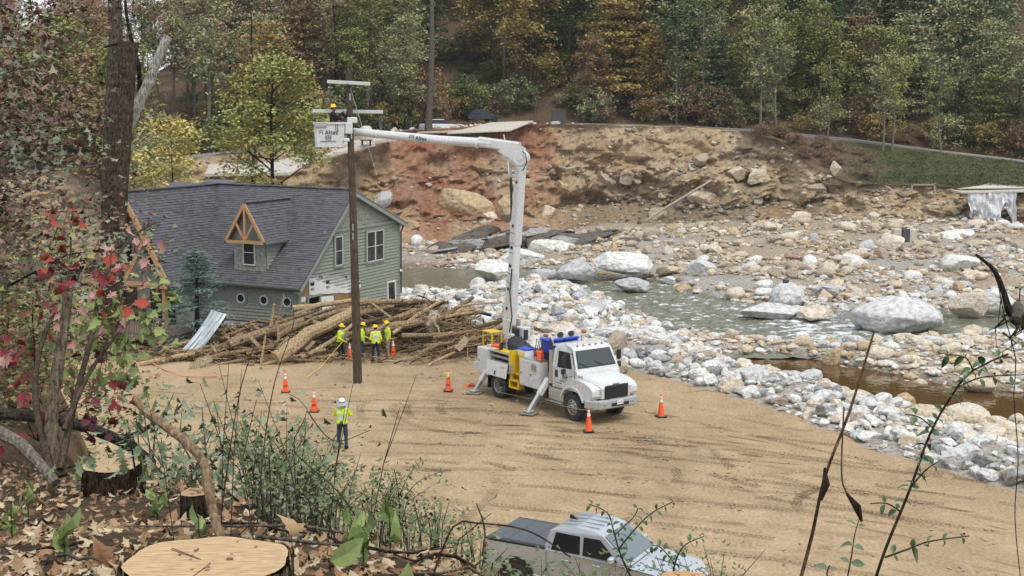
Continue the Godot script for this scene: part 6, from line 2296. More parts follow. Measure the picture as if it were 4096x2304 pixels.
	obj("tool_tray", mb.mesh(), grey, bk)
	mb = MB.new()
	mb.cbox(bc+bb*Vector3(0.82,0.28,0.0),Vector3(0.34,0.50,0.40),0.04,bb)
	mb.cbox(bc+bb*Vector3(0.98,0.62,0.0),Vector3(0.44,0.26,0.30),0.04,bb)
	mb.cbox(bc+bb*Vector3(0.72,-0.22,0.2),Vector3(0.26,0.16,0.2),0.03,bb)
	obj("bracket", mb.mesh(), white, bk)
	mb = MB.new()
	for q in [[0.28,0.26],[0.36,0.2]]:
		mb.rod(bc+bb*Vector3(q[0],0.52,0.36),bc+bb*Vector3(q[0],q[1] - 0.1,0.36),0.012,-1.0,5)
	obj("lanyard", mb.mesh(), M.dark_metal, bk)
	var tl:=Basis(br,Vector3.UP,bf)
	text_part(bk, "maker_lettering", "Altec", bc + bb * Vector3(0.10, 0.10, 0.335), tl, 0.17, print_dark, true)
	mb = MB.new()
	for q in [[-0.36,0.20,0.15,0.02],[-0.36,0.13,0.09,0.02],[-0.43,0.13,0.02,0.15],[-0.29,0.13,0.02,0.15]]:
		mb.box(bc+bb*Vector3(q[0],q[1] - 0.02,0.335),Vector3(q[2],q[3],0.008),bb)
	obj("maker_mark", mb.mesh(), print_brown, bk)
	badge(bk,bc+bb*Vector3(-0.05,-0.12,0.33),tl,0.12,print_dark)
	text_part(bk, "company_lettering", "SUMTER UTILITIES", bc + bb * Vector3(-0.05, -0.28, 0.325), tl, 0.055, print_dark, true)
	# rack, boxes and gear behind the cab
	mb = MB.new()
	for s in [-1.0,1.0]:
		mb.box(Vector3(3.3,2.55,s*0.78),Vector3(0.09,0.95,0.09))
	mb.box(Vector3(3.3,3.02,0),Vector3(0.1,0.09,1.7))
	mb.box(Vector3(3.3,2.72,0),Vector3(0.08,0.07,1.6))
	obj("headache_rack", mb.mesh(), white, t)
	for s in [[2.95,3.06,0.82],[3.3,3.1,-0.85]]:
		mb = MB.new()
		mb.cbox(Vector3(s[0],s[1],s[2]),Vector3(0.16,0.12,0.2),0.03)
		obj("beacon", mb.mesh(), amber, t)
	for k in 2:
		mb = MB.new()
		mb.rod(Vector3(3.3,3.1,0.42 - k*0.55),Vector3(3.44,3.12,0.42 - k*0.55),0.10,0.12,12)
		obj("work_lamp", mb.mesh(), M.black_plastic, t)
	stage("truck")
const LOGS:=[
	["thick debarked trunk sloping up through the jam to the pole", Vector3(-11.32,0.24,-60.89),Vector3(-7.96,2.01,-64.36),0.34,2],
	["long log with splintered root end lying across the jam", Vector3(-13.72,0.78,-61.99),Vector3(-10.33,1.7,-63.78),0.23,1],
	["pale log along the jam's top edge by the torn wall", Vector3(-11.03,2.15,-64.62),Vector3(-8.08,2.47,-65.2),0.14,2],
	["long straight log capping the jam right of the pole", Vector3(-7.74,2.37,-65.02),Vector3(-5.09,2.42,-65.11),0.15,1],
	["heavy smooth trunk with root ball behind the crew", Vector3(-7.19,1.21,-62.86),Vector3(-4.07,1.7,-63.78),0.22,1],
	["slim peeled pole leaning over the root ball", Vector3(-5.86,1.18,-62.8),Vector3(-3.43,2.55,-65.34),0.09,2],
	["brown log crossing behind the heavy trunk", Vector3(-6.42,1.6,-63.61),Vector3(-4.75,2.13,-64.59),0.11,0],
	["pale smooth log below the thick trunk", Vector3(-10.08,0.33,-61.07),Vector3(-7.87,1.57,-63.55),0.11,2],
	["thin pale log low on the jam's front", Vector3(-11.92,0.08,-60.55),Vector3(-8.96,0.61,-61.64),0.08,2],
	["low weathered log at the jam's left foot", Vector3(-17.63,0.08,-60.55),Vector3(-15.21,0.47,-61.36),0.11,2],
	["slender grey log at the jam's front left", Vector3(-15.54,-0.21,-59.91),Vector3(-12.66,0.27,-60.95),0.09,1],
	["bent brown log in the left half", Vector3(-14.93,0.26,-60.92),Vector3(-11.32,0.78,-61.99),0.10,0],
	["brown log behind the splintered one", Vector3(-13.15,1.04,-62.51),Vector3(-11.14,1.45,-63.32),0.13,0],
	["mid-brown log in the heart of the jam", Vector3(-11.43,1.11,-62.66),Vector3(-9.66,1.79,-63.96),0.15,0],
	["rough dark log beside the thick trunk", Vector3(-10.57,0.86,-62.16),Vector3(-8.83,1.6,-63.61),0.13,3],
	["weathered log above the thick trunk", Vector3(-10.13,1.33,-63.09),Vector3(-7.99,1.94,-64.24),0.12,1],
	["slim brown log near the top", Vector3(-11.77,1.56,-63.52),Vector3(-9.93,2.05,-64.45),0.09,0],
	["short grey log near the jam's top", Vector3(-9.66,1.79,-63.96),Vector3(-8.06,2.16,-64.65),0.11,1],
	["brown log between pole and root ball", Vector3(-7.61,1.94,-64.24),Vector3(-5.97,2.23,-64.76),0.12,0],
	["dark log right behind the pole", Vector3(-7.44,1.56,-63.52),Vector3(-6.49,1.79,-63.96),0.10,3],
	["thin grey log by the root ball", Vector3(-5.7,1.79,-63.96),Vector3(-4.27,2.26,-64.82),0.10,1],
	["slim log tilted down toward the rocks", Vector3(-4.93,1.94,-64.24),Vector3(-3.31,1.56,-63.52),0.09,0],
	["grey log low on the right", Vector3(-5.4,1.11,-62.66),Vector3(-2.88,1.21,-62.86),0.11,1],
	["short log on the right ground", Vector3(-4.38,0.72,-61.88),Vector3(-2.86,0.89,-62.22),0.09,0],
	["short dark burnt log beside the crew", Vector3(-5.04,0.61,-61.64),Vector3(-4.29,0.75,-61.93),0.15,3],
	["pale branch reaching toward the truck", Vector3(-3.52,1.79,-63.96),Vector3(-1.95,2.01,-64.36),0.08,2],
	["long thin pale log lying on the rubble", Vector3(-2.76,2.23,-64.76),Vector3(-0.6,2.39,-65.05),0.06,2],
	["thin brown log at the jam's right end", Vector3(-3.84,1.04,-62.51),Vector3(-1.72,1.33,-63.09),0.08,0],
	["crooked branch at the right end", Vector3(-3.12,0.61,-61.64),Vector3(-1.81,1.1,-62.63),0.07,1],
	["short brown log at the front", Vector3(-12.74,0.47,-61.36),Vector3(-11.49,0.72,-61.88),0.08,0],
	["thin grey log at the foot", Vector3(-14.02,-0.08,-60.2),Vector3(-12.22,0.12,-60.63),0.07,1],
	["short log near the leaning metal panel", Vector3(-16.82,0.26,-60.92),Vector3(-15.54,0.35,-61.12),0.08,0],
	["brown log left of the splintered root", Vector3(-15.6,0.47,-61.36),Vector3(-13.94,0.61,-61.64),0.09,0],
	["short log behind the first worker", Vector3(-8.84,0.89,-62.22),Vector3(-7.76,1.21,-62.86),0.09,1],
	["pale upright splintered stake in the jam", Vector3(-11.82,1.54,-62.82),Vector3(-11.61,2.66,-62.82),0.07,2],
	["short upright peeled stake", Vector3(-11.26,1.04,-61.84),Vector3(-11.36,1.97,-61.84),0.07,2],
	["crooked upright peeled branch", Vector3(-11.69,-0.11,-59.41),Vector3(-11.42,1.67,-59.41),0.06,2],
	["tall thin bare sapling stem leaning on the front wall", Vector3(-11.6,1.42,-62.59),Vector3(-11.07,3.28,-62.59),0.02,2]
]
const PLANKS:=[
	["pale plank poking out of the jam's front", Vector3(-12.7,1.23,-61.96),Vector3(-12.08,0.85,-61.18),0.17],
	["broken board standing on edge", Vector3(-11.19,0.74,-60.94),Vector3(-10.77,1.19,-61.87),0.21],
	["long bright split board across the jam", Vector3(-10.78,2.05,-63.54),Vector3(-9.68,2.39,-64.18),0.13],
	["straight sawn board on the jam's top", Vector3(-7.13,2.55,-64.47),Vector3(-5.93,1.9,-63.26),0.11],
	["loose plank lying right of the jam", Vector3(-4.31,0.67,-60.8),Vector3(-3.4,0.99,-61.46),0.15],
	["square pale plywood sheet half buried", Vector3(-15.0,0.13,-59.64),Vector3(-14.22,0.46,-60.37),0.38],
	["short chip of lumber", Vector3(-9.81,0.74,-60.94),Vector3(-9.51,1.02,-61.52),0.17],
	["broken board near the first worker", Vector3(-8.21,1.16,-61.81),Vector3(-7.87,1.36,-62.22),0.17],
	["rough slab of wood by the truck's tail", Vector3(-2.61,0.74,-60.94),Vector3(-2.17,1.16,-61.81),0.34]
]
func build_pole() -> void:
	var wood := mat("pole_wood", Color(0.125, 0.092, 0.06), 0.95)
	tripl(wood,noise_tex(61,0.012,5,Color(0.5,0.47,0.42),Color(1,1,1)),M.nm_fine,0.9,0.8,false)
	wood.uv1_scale = Vector3(2.4,0.25,2.4)
	var arm := mat("crossarm_fibre", Color(0.50, 0.51, 0.49), 0.5)
	var glaze := mat("insulator_grey", Color(0.10, 0.105, 0.10), 0.35)
	var p := thing("utility_pole", "tall brown wooden utility pole with two pale crossarms standing in the lot", "utility pole", Vector3(-6.82, 0, -56.42))
	var mb:=MB.new()
	mb.tube(PackedVector3Array([Vector3(0.0,-0.4,0),Vector3(-0.03,3.0,0),Vector3(-0.08,7.0,0),Vector3(-0.14,11.0,0),Vector3(-0.19,13.75,0)]),PackedFloat32Array([0.205,0.19,0.165,0.14,0.122]),16)
	obj("shaft", mb.mesh(), wood, p)
	for q in [[13.2,-0.90,0.98,0.12,-0.20,Vector3(1,-0.055,0)],[11.98,-1.62,1.40,-0.17,-0.16,Vector3(1,-0.012,0)]]:
		var ca:=Node3D.new()
		ca.name = "crossarm"
		p.add_child(ca,true)
		var dir: Vector3 = (q[5]+Vector3(0,0,0.12 if q[0] > 13.0 else -0.05)).normalized()
		var c:=Vector3(q[4],q[0],q[3]*1.5)
		mb = MB.new()
		var up:=Vector3(0,1,0)
		var bz:=dir.cross(up).normalized()
		mb.cbox(c+dir*(q[1]+q[2])*0.5,Vector3(q[2] - q[1],0.15,0.11),0.015,Basis(dir,bz.cross(dir),bz))
		obj("beam", mb.mesh(), arm, ca)
		for s in [q[1]+0.1,q[2] - 0.1]:
			mb = MB.new()
			var top: Vector3 = c+dir*s - Vector3(0,0.08,0)
			var prof:=PackedVector2Array()
			var y:=0.0
			mb.xf = Transform3D(Basis(),top+Vector3(0,-0.16,0))
			prof.append(Vector2(0.015,0.16))
			prof.append(Vector2(0.02,0.0))
			for k in 9:
				y = -0.055*k
				prof.append(Vector2(0.028,y))
				prof.append(Vector2(0.07,y - 0.03))
				prof.append(Vector2(0.03,y - 0.04))
			prof.append(Vector2(0.02,y - 0.12))
			prof.append(Vector2(0.035,y - 0.2))
			prof.append(Vector2(0.004,y - 0.34))
			prof.reverse()
			mb.lathe(prof,10)
			obj("insulator", mb.mesh(), glaze, ca)
		mb = MB.new()
		mb.rod(c+Vector3(0.0,0,0.16),c+Vector3(0,0,-0.2),0.03,-1.0,6)
		obj("bolt", mb.mesh(), M.metal, ca)
	mb = MB.new()
	for q in [[11.2,0.17],[10.95,0.17],[7.0,0.18],[6.6,0.18],[12.6,-0.16]]:
		mb.cbox(Vector3(-0.12+0.04*sin(q[0]*3.0),q[0],0.15),Vector3(0.06,0.3,0.05),0.012)
	obj("hardware", mb.mesh(), M.metal, p)
	mb = MB.new()
	mb.tube(PackedVector3Array([Vector3(-0.1,12.98,0.1),Vector3(0.5,10.6,-0.6),Vector3(0.85,9.2,-1.1)]),PackedFloat32Array([0.014,0.014,0.014]),5)
	var hl := obj("hand_line", mb.mesh(), mat("rope_white", Color(0.5, 0.48, 0.43), 0.9), p)
	# soil heaped round the butt
	mb = MB.new()
	for k in 14:
		var a:=TAU*k/14.0
		var b:=TAU*(k+1)/14.0
		var ra:=0.75+0.3*sin(k*2.1)
		var rb:=0.75+0.3*sin((k+1)*2.1 if k < 13 else 0.0)
		mb.tri(Vector3(0,0.16,0),Vector3(cos(b)*rb,-0.06,sin(b)*rb),Vector3(cos(a)*ra,-0.06,sin(a)*ra))
	obj("soil_collar", mb.mesh(), mat("loose_soil", Color(0.30, 0.235, 0.155), 0.97), p)
func make_cone(t: Node3D,print_no: bool) -> void:
	var mb:=MB.new()
	mb.cbox(Vector3(0,0.025,0),Vector3(0.38,0.05,0.38),0.012)
	obj("base", mb.mesh(), M.black_rubber, t)
	mb = MB.new()
	mb.lathe(PackedVector2Array([Vector2(0.145,0.05),Vector2(0.135,0.09),Vector2(0.027,0.89),Vector2(0.022,0.91),Vector2(0.001,0.915)]),20)
	obj("body", mb.mesh(), M.cone_orange, t)
	for b in [[0.60,0.715],[0.755,0.83]]:
		mb = MB.new()
		var r0: float = lerpf(0.135,0.027,(b[0] - 0.09)/0.80)+0.003
		var r1: float = lerpf(0.135,0.027,(b[1] - 0.09)/0.80)+0.003
		mb.lathe(PackedVector2Array([Vector2(r0 - 0.004,b[0]),Vector2(r0,b[0]+0.003),Vector2(r1,b[1]),Vector2(r1 - 0.004,b[1]+0.002)]),20)
		obj("reflective_band", mb.mesh(), M.reflective, t)
	if print_no:
		text_part(t, "stencilled_number", "250", Vector3(0.0, 0.30, 0.122), Basis(Vector3.RIGHT, -0.13), 0.075, M.dark_print, true)
func build_cones() -> void:
	mat("reflective", Color(0.66, 0.66, 0.64), 0.4)
	var spots:=[
		[-9.73, -54.78, "orange traffic cone with stencilled number nearest the log jam's left foot", true], [-7.95, -51.13, "orange traffic cone with stencilled number nearest the man in the white hat", true],
		[-2.75, -55.02, "orange traffic cone wearing yellow rings between pole and truck", true], [2.89, -47.86, "orange traffic cone in front of the truck's front wheel", false],
		[5.89, -50.24, "orange traffic cone right of the truck's bumper", false], [-7.86, -61.96, "orange traffic cone beside the first worker left of the pole", false], [-5.82, -62.70, "orange traffic cone with stencilled number behind the four workers, on their right", true]]
	var i:=0
	for s in spots:
		var t := thing("traffic_cone", s[2], "traffic cone", Vector3(s[0], 0.02, s[1]), 0.3 * i, "traffic cones standing on the lot")
		t.rotation.y = [0.1,0.0,-0.1,0.15,0.3,0.0,0.1][i]
		make_cone(t,s[3])
		i += 1
		if s[2].contains("yellow rings"):
			for k in 2:
				var mb:=MB.new()
				mb.xf = Transform3D(Basis(Vector3.RIGHT,0.12*k),Vector3(0,0.68+0.1*k,0))
				var path:=PackedVector3Array()
				var rr:=PackedFloat32Array()
				for a in 21:
					path.append(Vector3(cos(a*TAU/20.0)*0.15,0,sin(a*TAU/20.0)*0.15))
					rr.append(0.02)
				mb.tube(path,rr,6,false)
				obj("yellow_ring", mb.mesh(), M.safety_yellow, t)
	var w := thing("wheel_chock", "small red-orange wheel chock lying behind the truck's rear outrigger", "wheel chock", Vector3(-1.85, 0.0, -56.0), 0.4)
	var cm:=MB.new()
	cm.prism(PackedVector2Array([Vector2(-0.22,0.0),Vector2(0.22,0.0),Vector2(0.16,0.14),Vector2(-0.02,0.17)]),-0.1,0.1)
	obj("wedge", cm.mesh(), M.cone_orange, w)
func truck_gear() -> void:
	# loose things carried on the truck, each standing on it; offsets are along and across the truck
	var base:=Transform3D(Basis(Vector3.UP,deg_to_rad(-54.55)),Vector3(0.315,0,-54.42))
	var put:=func(called: String,label: String,cat: String,at: Vector3) -> Node3D:
		var t:=thing(called,label,cat)
		t.transform = base.translated_local(at)
		return t
	var t: Node3D = put.call("traffic_cone", "orange traffic cone lying on the truck's rear cabinet with its mouth toward the camera", "traffic cone", Vector3(-0.2, 2.22, 0.95))
	make_cone(t,false)
	t.transform = t.transform*Transform3D(Basis(Vector3.UP,0.5)*Basis(Vector3.BACK,PI/2),Vector3(0.25,-0.02,0.0))
	t.scale = Vector3.ONE*0.8
	t = put.call("traffic_cone", "orange and white traffic cone leaning in the truck bed behind the black tarp", "traffic cone", Vector3(1.25, 1.70, 0.25))
	make_cone(t,false)
	t.transform = t.transform*Transform3D(Basis(Vector3.BACK,-0.75),Vector3.ZERO)
	t = put.call("tarp_bundle", "lumpy black tarp bundle draped in the truck bed", "tarp", Vector3(0.35, 2.05, 0.25))
	var o := obj("cover", make_rock(610, 3, 0.4, Vector3(1.0, 1.0, 1.0), 0.35), M.black_tarp, t)
	o.scale = Vector3(0.95,0.62,0.62)
	o.rotation.z = -0.35
	# blue bins
	for q in [[Vector3(2.75, 2.55, 0.35), "blue storage bin with lid stacked behind the truck cab, near side", 0.0], [Vector3(2.72, 2.55, -0.45), "blue storage bin behind the truck cab, far side", 0.08]]:
		t = put.call("storage_bin", q[1], "storage bin", q[0])
		t.rotate_y(q[2])
		var mb:=MB.new()
		mb.cbox(Vector3(0,0,0),Vector3(0.62,0.5,0.72),0.04)
		obj("tub", mb.mesh(), M.box_blue, t)
		mb = MB.new()
		mb.cbox(Vector3(0,0.28,0),Vector3(0.68,0.07,0.78),0.02)
		obj("lid", mb.mesh(), M.box_blue, t)
		mb = MB.new()
		mb.box(Vector3(0,-0.62,0),Vector3(0.6,0.72,0.7))
		obj("stand", mb.mesh(), M.dark_metal, t)
	t = put.call("cooler", "white cooler with blue lid in the truck bed", "cooler", Vector3(1.45, 2.0, 0.72))
	var cb:=MB.new()
	cb.cbox(Vector3(0,0.12,0),Vector3(0.6,0.28,0.42),0.04)
	obj("tub", cb.mesh(), M.white_paint, t)
	cb = MB.new()
	cb.cbox(Vector3(0,0.29,0),Vector3(0.62,0.07,0.44),0.02)
	obj("lid", cb.mesh(), M.box_blue, t)
	# hand tools in a rack
	t = put.call("tool_rack", "rack of stacked orange cones and hand tools against the truck cab", "tool rack", Vector3(2.75, 2.0, 0.95))
	for k in 5:
		cb = MB.new()
		cb.rod(Vector3(-0.35+k*0.13,0.0,0.05),Vector3(-0.3+k*0.12,0.85 - 0.07*(k % 2),-0.05),0.018,-1.0,6)
		obj("tool_handle", cb.mesh(), M.dark_metal if k % 2 else M.pole_wood, t)
	for k in 4:
		cb = MB.new()
		cb.lathe(PackedVector2Array([Vector2(0.15,0.05+k*0.1),Vector2(0.12,0.15+k*0.1)]),14)
		obj("stacked_cone", cb.mesh(), M.cone_orange, t)
	# yellow guard frame at the turret and a coiled hose on the tail
	t = put.call("guard_frame", "yellow tubular guard frame on the truck's rear deck", "guard frame", Vector3(-1.1, 2.0, 0.65))
	for q in [[-0.3,-0.25],[0.35,-0.25],[-0.3,0.25],[0.35,0.25]]:
		cb = MB.new()
		cb.box(Vector3(q[0],0.32,q[1]),Vector3(0.05,0.64,0.05))
		obj("post", cb.mesh(), M.safety_yellow, t)
	cb = MB.new()
	cb.cbox(Vector3(0.02,0.66,0),Vector3(0.74,0.05,0.58),0.01)
	obj("top", cb.mesh(), M.safety_yellow, t)
	t = put.call("yellow_platform", "yellow box platform beside the turret", "platform", Vector3(-1.0, 2.62, -0.3))
	cb = MB.new()
	cb.cbox(Vector3(0,0.2,0),Vector3(0.6,0.34,0.5),0.02)
	obj("box", cb.mesh(), M.safety_yellow, t)
	cb = MB.new()
	cb.box(Vector3(0,-0.3,0),Vector3(0.12,0.7,0.12))
	obj("stalk", cb.mesh(), M.truck_white, t)
	cb = MB.new()
	for s in [-0.25,0.05]:
		cb.rod(Vector3(s,0.36,-0.1),Vector3(s - 0.02,2.2,-0.1),0.018,-1.0,6)
	obj("lever", cb.mesh(), M.safety_yellow, t)
	t = put.call("hose_coil", "black hose coiled on the truck's tail shelf", "hose", Vector3(-1.75, 1.75, 0.45))
	for k in 3:
		cb = MB.new()
		var path:=PackedVector3Array()
		var rr:=PackedFloat32Array()
		for a in 25:
			path.append(Vector3(0.05*k - 0.05,cos(a*TAU/24.0)*0.36,sin(a*TAU/24.0)*0.36))
			rr.append(0.025)
		cb.tube(path,rr,6,false)
		obj("loop", cb.mesh(), M.black_rubber, t)
	cb = MB.new()
	cb.box(Vector3(0,-0.42,0),Vector3(0.1,0.3,0.1))
	obj("hook", cb.mesh(), M.dark_metal, t)
	# rope strung past the truck
	var rp:=PackedVector3Array([Vector3(-3.4,0.35,-56.4),Vector3(-1.24,0.25,-54.84),Vector3(-0.34,0.28,-53.41),Vector3(1.36,0.33,-51.5),Vector3(2.6,0.7,-48.6),Vector3(2.89,0.84,-47.86),Vector3(4.3,0.72,-49.2),Vector3(4.6,0.78,-49.6)])
	cb = MB.new()
	var ra:=PackedFloat32Array()
	for k in rp.size():
		ra.append(0.011)
	cb.tube(rp,ra,5)
	var ro := obj("barrier_rope", cb.mesh(), M.rope_tan)
	tag(ro, "thin tan rope strung along the truck's side to a cone", "rope")
	stage("gear")
func sdf_net(bones: Array,cell: float,k: float,v: PackedVector3Array,c: PackedColorArray,idx: PackedInt32Array,paint: Callable) -> void:
	# surface nets of a smooth union of tapered capsules: bone = [a, b, ra, rb, colour, flatten]
	var lo:=Vector3.ONE*1e9
	var hi:=-lo
	for b in bones:
		var m:=maxf(b[2],b[3])+k+cell*2.0
		lo = lo.min(b[0] - Vector3.ONE*m).min(b[1] - Vector3.ONE*m)
		hi = hi.max(b[0]+Vector3.ONE*m).max(b[1]+Vector3.ONE*m)
	var nx:=int((hi.x - lo.x)/cell)+2
	var ny:=int((hi.y - lo.y)/cell)+2
	var nz:=int((hi.z - lo.z)/cell)+2
	var f:=PackedFloat32Array()
	f.resize(nx*ny*nz)
	f.fill(1.0)
	var near:=PackedFloat32Array()
	near.resize(nx*ny*nz)
	near.fill(9.0)
	var who:=PackedInt32Array()
	who.resize(nx*ny*nz)
	for bi in bones.size():
		var b: Array = bones[bi]
		var a0: Vector3 = b[0]
		var a1: Vector3 = b[1]
		var ra: float = b[2]
		var rb: float = b[3]
		var m:=maxf(ra,rb)+k+cell*2.0
		var l:=(a0.min(a1) - Vector3.ONE*m - lo)/cell
		var h:=(a0.max(a1)+Vector3.ONE*m - lo)/cell
		var d:=a1 - a0
		var dd:=maxf(d.length_squared(),1e-9)
		for z in range(maxi(0,int(l.z)),mini(nz,int(h.z)+2)):
			for y in range(maxi(0,int(l.y)),mini(ny,int(h.y)+2)):
				for x in range(maxi(0,int(l.x)),mini(nx,int(h.x)+2)):
					var p:=lo+Vector3(x,y,z)*cell
					var t:=clampf((p - a0).dot(d)/dd,0.0,1.0)
					var e:=p.distance_to(a0+d*t) - lerpf(ra,rb,t)
					var i:=(z*ny+y)*nx+x
					var o:=f[i]
					if e < near[i]:
						near[i] = e
						who[i] = bi
					var hh:=maxf(k - absf(o - e),0.0)/k
					f[i] = minf(o,e) - hh*hh*k*0.25
	var at:={}
	for z in nz - 1:
		for y in ny - 1:
			for x in nx - 1:
				var i:=(z*ny+y)*nx+x
				var neg:=0
				var sum:=Vector3.ZERO
				var n:=0
				var s:=[f[i],f[i+1],f[i+nx],f[i+nx+1],f[i+nx*ny],f[i+nx*ny+1],f[i+nx*ny+nx],f[i+nx*ny+nx+1]]
				for q in 8:
					if s[q] < 0.0: neg += 1
				if neg == 0 or neg == 8:
					continue
				for e in [[0,1],[2,3],[4,5],[6,7],[0,2],[1,3],[4,6],[5,7],[0,4],[1,5],[2,6],[3,7]]:
					var fa: float = s[e[0]]
					var fb: float = s[e[1]]
					if (fa < 0.0) != (fb < 0.0):
						var t:=fa/(fa - fb)
						var pa:=Vector3(e[0] & 1,(e[0] >> 1) & 1,e[0] >> 2)
						var pb:=Vector3(e[1] & 1,(e[1] >> 1) & 1,e[1] >> 2)
						sum += pa.lerp(pb,t)
						n += 1
				var p:=lo+(Vector3(x,y,z)+sum/n)*cell
				at[i] = v.size()
				v.append(p)
				c.append(paint.call(p,bones[who[i]][4]))
	for i: int in at:
		var x:=i % nx
		var y:=(i/nx) % ny
		var z:=i/(nx*ny)
		for ax in 3:
			var st: int = [1,nx,nx*ny][ax]
			var u: int = [nx,nx*ny,1][ax]
			var w: int = [nx*ny,1,nx][ax]
			var fa:=f[i]
			var fb:=f[i+st]
			if (fa < 0.0) == (fb < 0.0):
				continue
			if not (at.has(i - u) and at.has(i - w) and at.has(i - u - w)):
				continue
			var q:=[at[i],at[i - u],at[i - u - w],at[i - w]]
			if fa < 0.0:
				idx.append_array([q[0],q[2],q[1],q[0],q[3],q[2]])
			else:
				idx.append_array([q[0],q[1],q[2],q[0],q[2],q[3]])
func hand_bones(w: Vector3,dir: Vector3,palm: Vector3,col: Color,curl: float,side: float) -> Array:
	# wrist, finger direction, palm normal; thumb leaves the side of the palm
	var out:=[]
	var across:=dir.cross(palm).normalized()*side
	var c:=w+dir*0.045
	for q in [-0.5,0.5]:
		out.append([w+across*0.012*q*2.0,c+dir*0.04+across*0.026*q*2.0,0.026,0.022,col])
	var lens:=[0.062,0.074,0.068,0.052]
	for k in 4:
		var r:=c+dir*0.042+across*(0.033 - 0.022*k)
		var d1:=(dir+palm*curl*0.7).normalized()
		var d2:=(dir*(1.0 - curl*0.7)+palm*curl*1.3).normalized()
		var m: Vector3 = r+d1*lens[k]*0.55
		out.append([r,m,0.0105,0.0098,col])
		out.append([m,m+d2*lens[k]*0.5,0.0095,0.0085,col])
	var tb:=w+dir*0.03+across*0.032
	var tm:=tb+(across*0.7+dir*0.75+palm*0.35).normalized()*0.045
	out.append([tb,tm,0.013,0.0115,col])
	out.append([tm,tm+(dir+palm*0.4).normalized()*0.032,0.011,0.0095,col])
	return out
func person(label: String,at: Vector3,yaw: float,pose: Dictionary) -> Node3D:
	# local frame: x to the person's left, y up, z where the person faces
	var t := thing("person", label, "person", at, yaw, "utility crew")
	var shirt: Color = pose.get("shirt", Color(0.52, 0.68, 0.03))
	var pants: Color = pose.get("pants", Color(0.03, 0.035, 0.06))
	var boot: Color = pose.get("boot", Color(0.03, 0.022, 0.018))
	var skin_c: Color = pose.get("skin", Color(0.36, 0.21, 0.14))
	var hair:=Color(0.03,0.02,0.015)
	var sil:=Color(0.50,0.52,0.50)
	var hipx:=0.095
	var lf: Vector3 = pose.get("lfoot", Vector3(0.13, 0, 0.02))
	var rf: Vector3 = pose.get("rfoot", Vector3(-0.13, 0, -0.02))
	var lean: Vector3 = pose.get("lean", Vector3.ZERO)
	var bones:=[]
	for s in [[1.0,lf],[-1.0,rf]]:
		var ft: Vector3 = s[1]
		var hip:=Vector3(hipx*s[0],0.93,0)
		var ank:=ft+Vector3(0,0.10,0)
		var knee:=hip.lerp(ank,0.49)+Vector3(0.01*s[0],0,0.035)
		bones.append([hip,knee,0.094,0.068,pants])
		bones.append([knee,ank+Vector3(0,0.03,0),0.068,0.056,pants])
		bones.append([ft+Vector3(0,0.05,-0.05),ft+Vector3(0.02*s[0],0.035,0.15),0.052,0.042,boot])
		bones.append([ank,ft+Vector3(0,0.05,-0.02),0.055,0.055,boot])
	var chest:=Vector3(0,1.30,0.01)+lean
	bones.append([Vector3(hipx*0.7,0.97,0),Vector3(-hipx*0.7,0.97,0),0.115,0.115,pants])
	for s in [1.0,-1.0]:
		bones.append([Vector3(0.075*s,0.98,0),chest+Vector3(0.085*s,0,0),0.118,0.128,shirt])
		bones.append([chest+Vector3(0.085*s,0,0),chest+Vector3(0.11*s,0.13,-0.01),0.125,0.085,shirt])
	bones.append([chest+Vector3(0,0.14,0),chest+Vector3(0,0.20,0.005),0.085,0.06,shirt])
	var hands:=[]
	for s in [1.0,-1.0]:
		var sh:=chest+Vector3(0.185*s,0.14,-0.01)
		var el: Vector3 = pose.get("lelbow" if s > 0 else "relbow", Vector3(0.27 * s, 1.13, -0.02))
		var ha: Vector3 = pose.get("lhand" if s > 0 else "rhand", Vector3(0.26 * s, 0.88, 0.10))
		var short: bool = pose.get("short_sleeves", false)
		bones.append([sh,el,0.068,0.052,shirt])
		bones.append([el,ha,0.05,0.036,skin_c if short else shirt])
		hands.append([ha,(ha - el).normalized(),s])
	var paint:=func(p: Vector3,col: Color) -> Color:
		if col == shirt and pose.get("stripes", true):
			var q:=p - lean*clampf((p.y - 0.95)/0.35,0.0,1.0)
			if absf(q.y - 1.10) < 0.028 and absf(q.x) < 0.24:
				return sil
			if absf(absf(q.x) - 0.105) < 0.026 and q.y > 1.10 and absf(q.x) < 0.2:
				return sil
			if q.z < 0.0 and pose.get("cross", false) and q.y > 1.10 and absf(absf(q.x) - (q.y - 1.12) * 0.42) < 0.03:
				return sil
		return col
	var v:=PackedVector3Array()
	var c:=PackedColorArray()
	var idx:=PackedInt32Array()
	sdf_net(bones,0.022,0.05,v,c,idx,paint)
	# head
	var look: Vector3 = pose.get("look", Vector3(0, 0, 1)).normalized()
	var hx:=Vector3.UP.cross(look).normalized()
	var hu:=look.cross(hx)
	var hc:=chest+Vector3(0,0.345,0.03)
	var H:=func(x: float,y: float,z: float) -> Vector3: return hc+hx*x+hu*y+look*z
	var hb:=[[chest+Vector3(0,0.16,0.0),H.call(0,-0.08,-0.01),0.058,0.054,skin_c],[H.call(0,0.035,-0.02),H.call(0,0.03,0.015),0.092,0.086,skin_c],[H.call(0,-0.02,0.02),H.call(0,-0.075,0.045),0.068,0.042,skin_c],[H.call(0,0.01,0.098),H.call(0,-0.022,0.112),0.011,0.016,skin_c],[H.call(0.086,0.015,-0.01),H.call(0.09,-0.022,-0.005),0.016,0.013,skin_c],[H.call(-0.086,0.015,-0.01),H.call(-0.09,-0.022,-0.005),0.016,0.013,skin_c]]
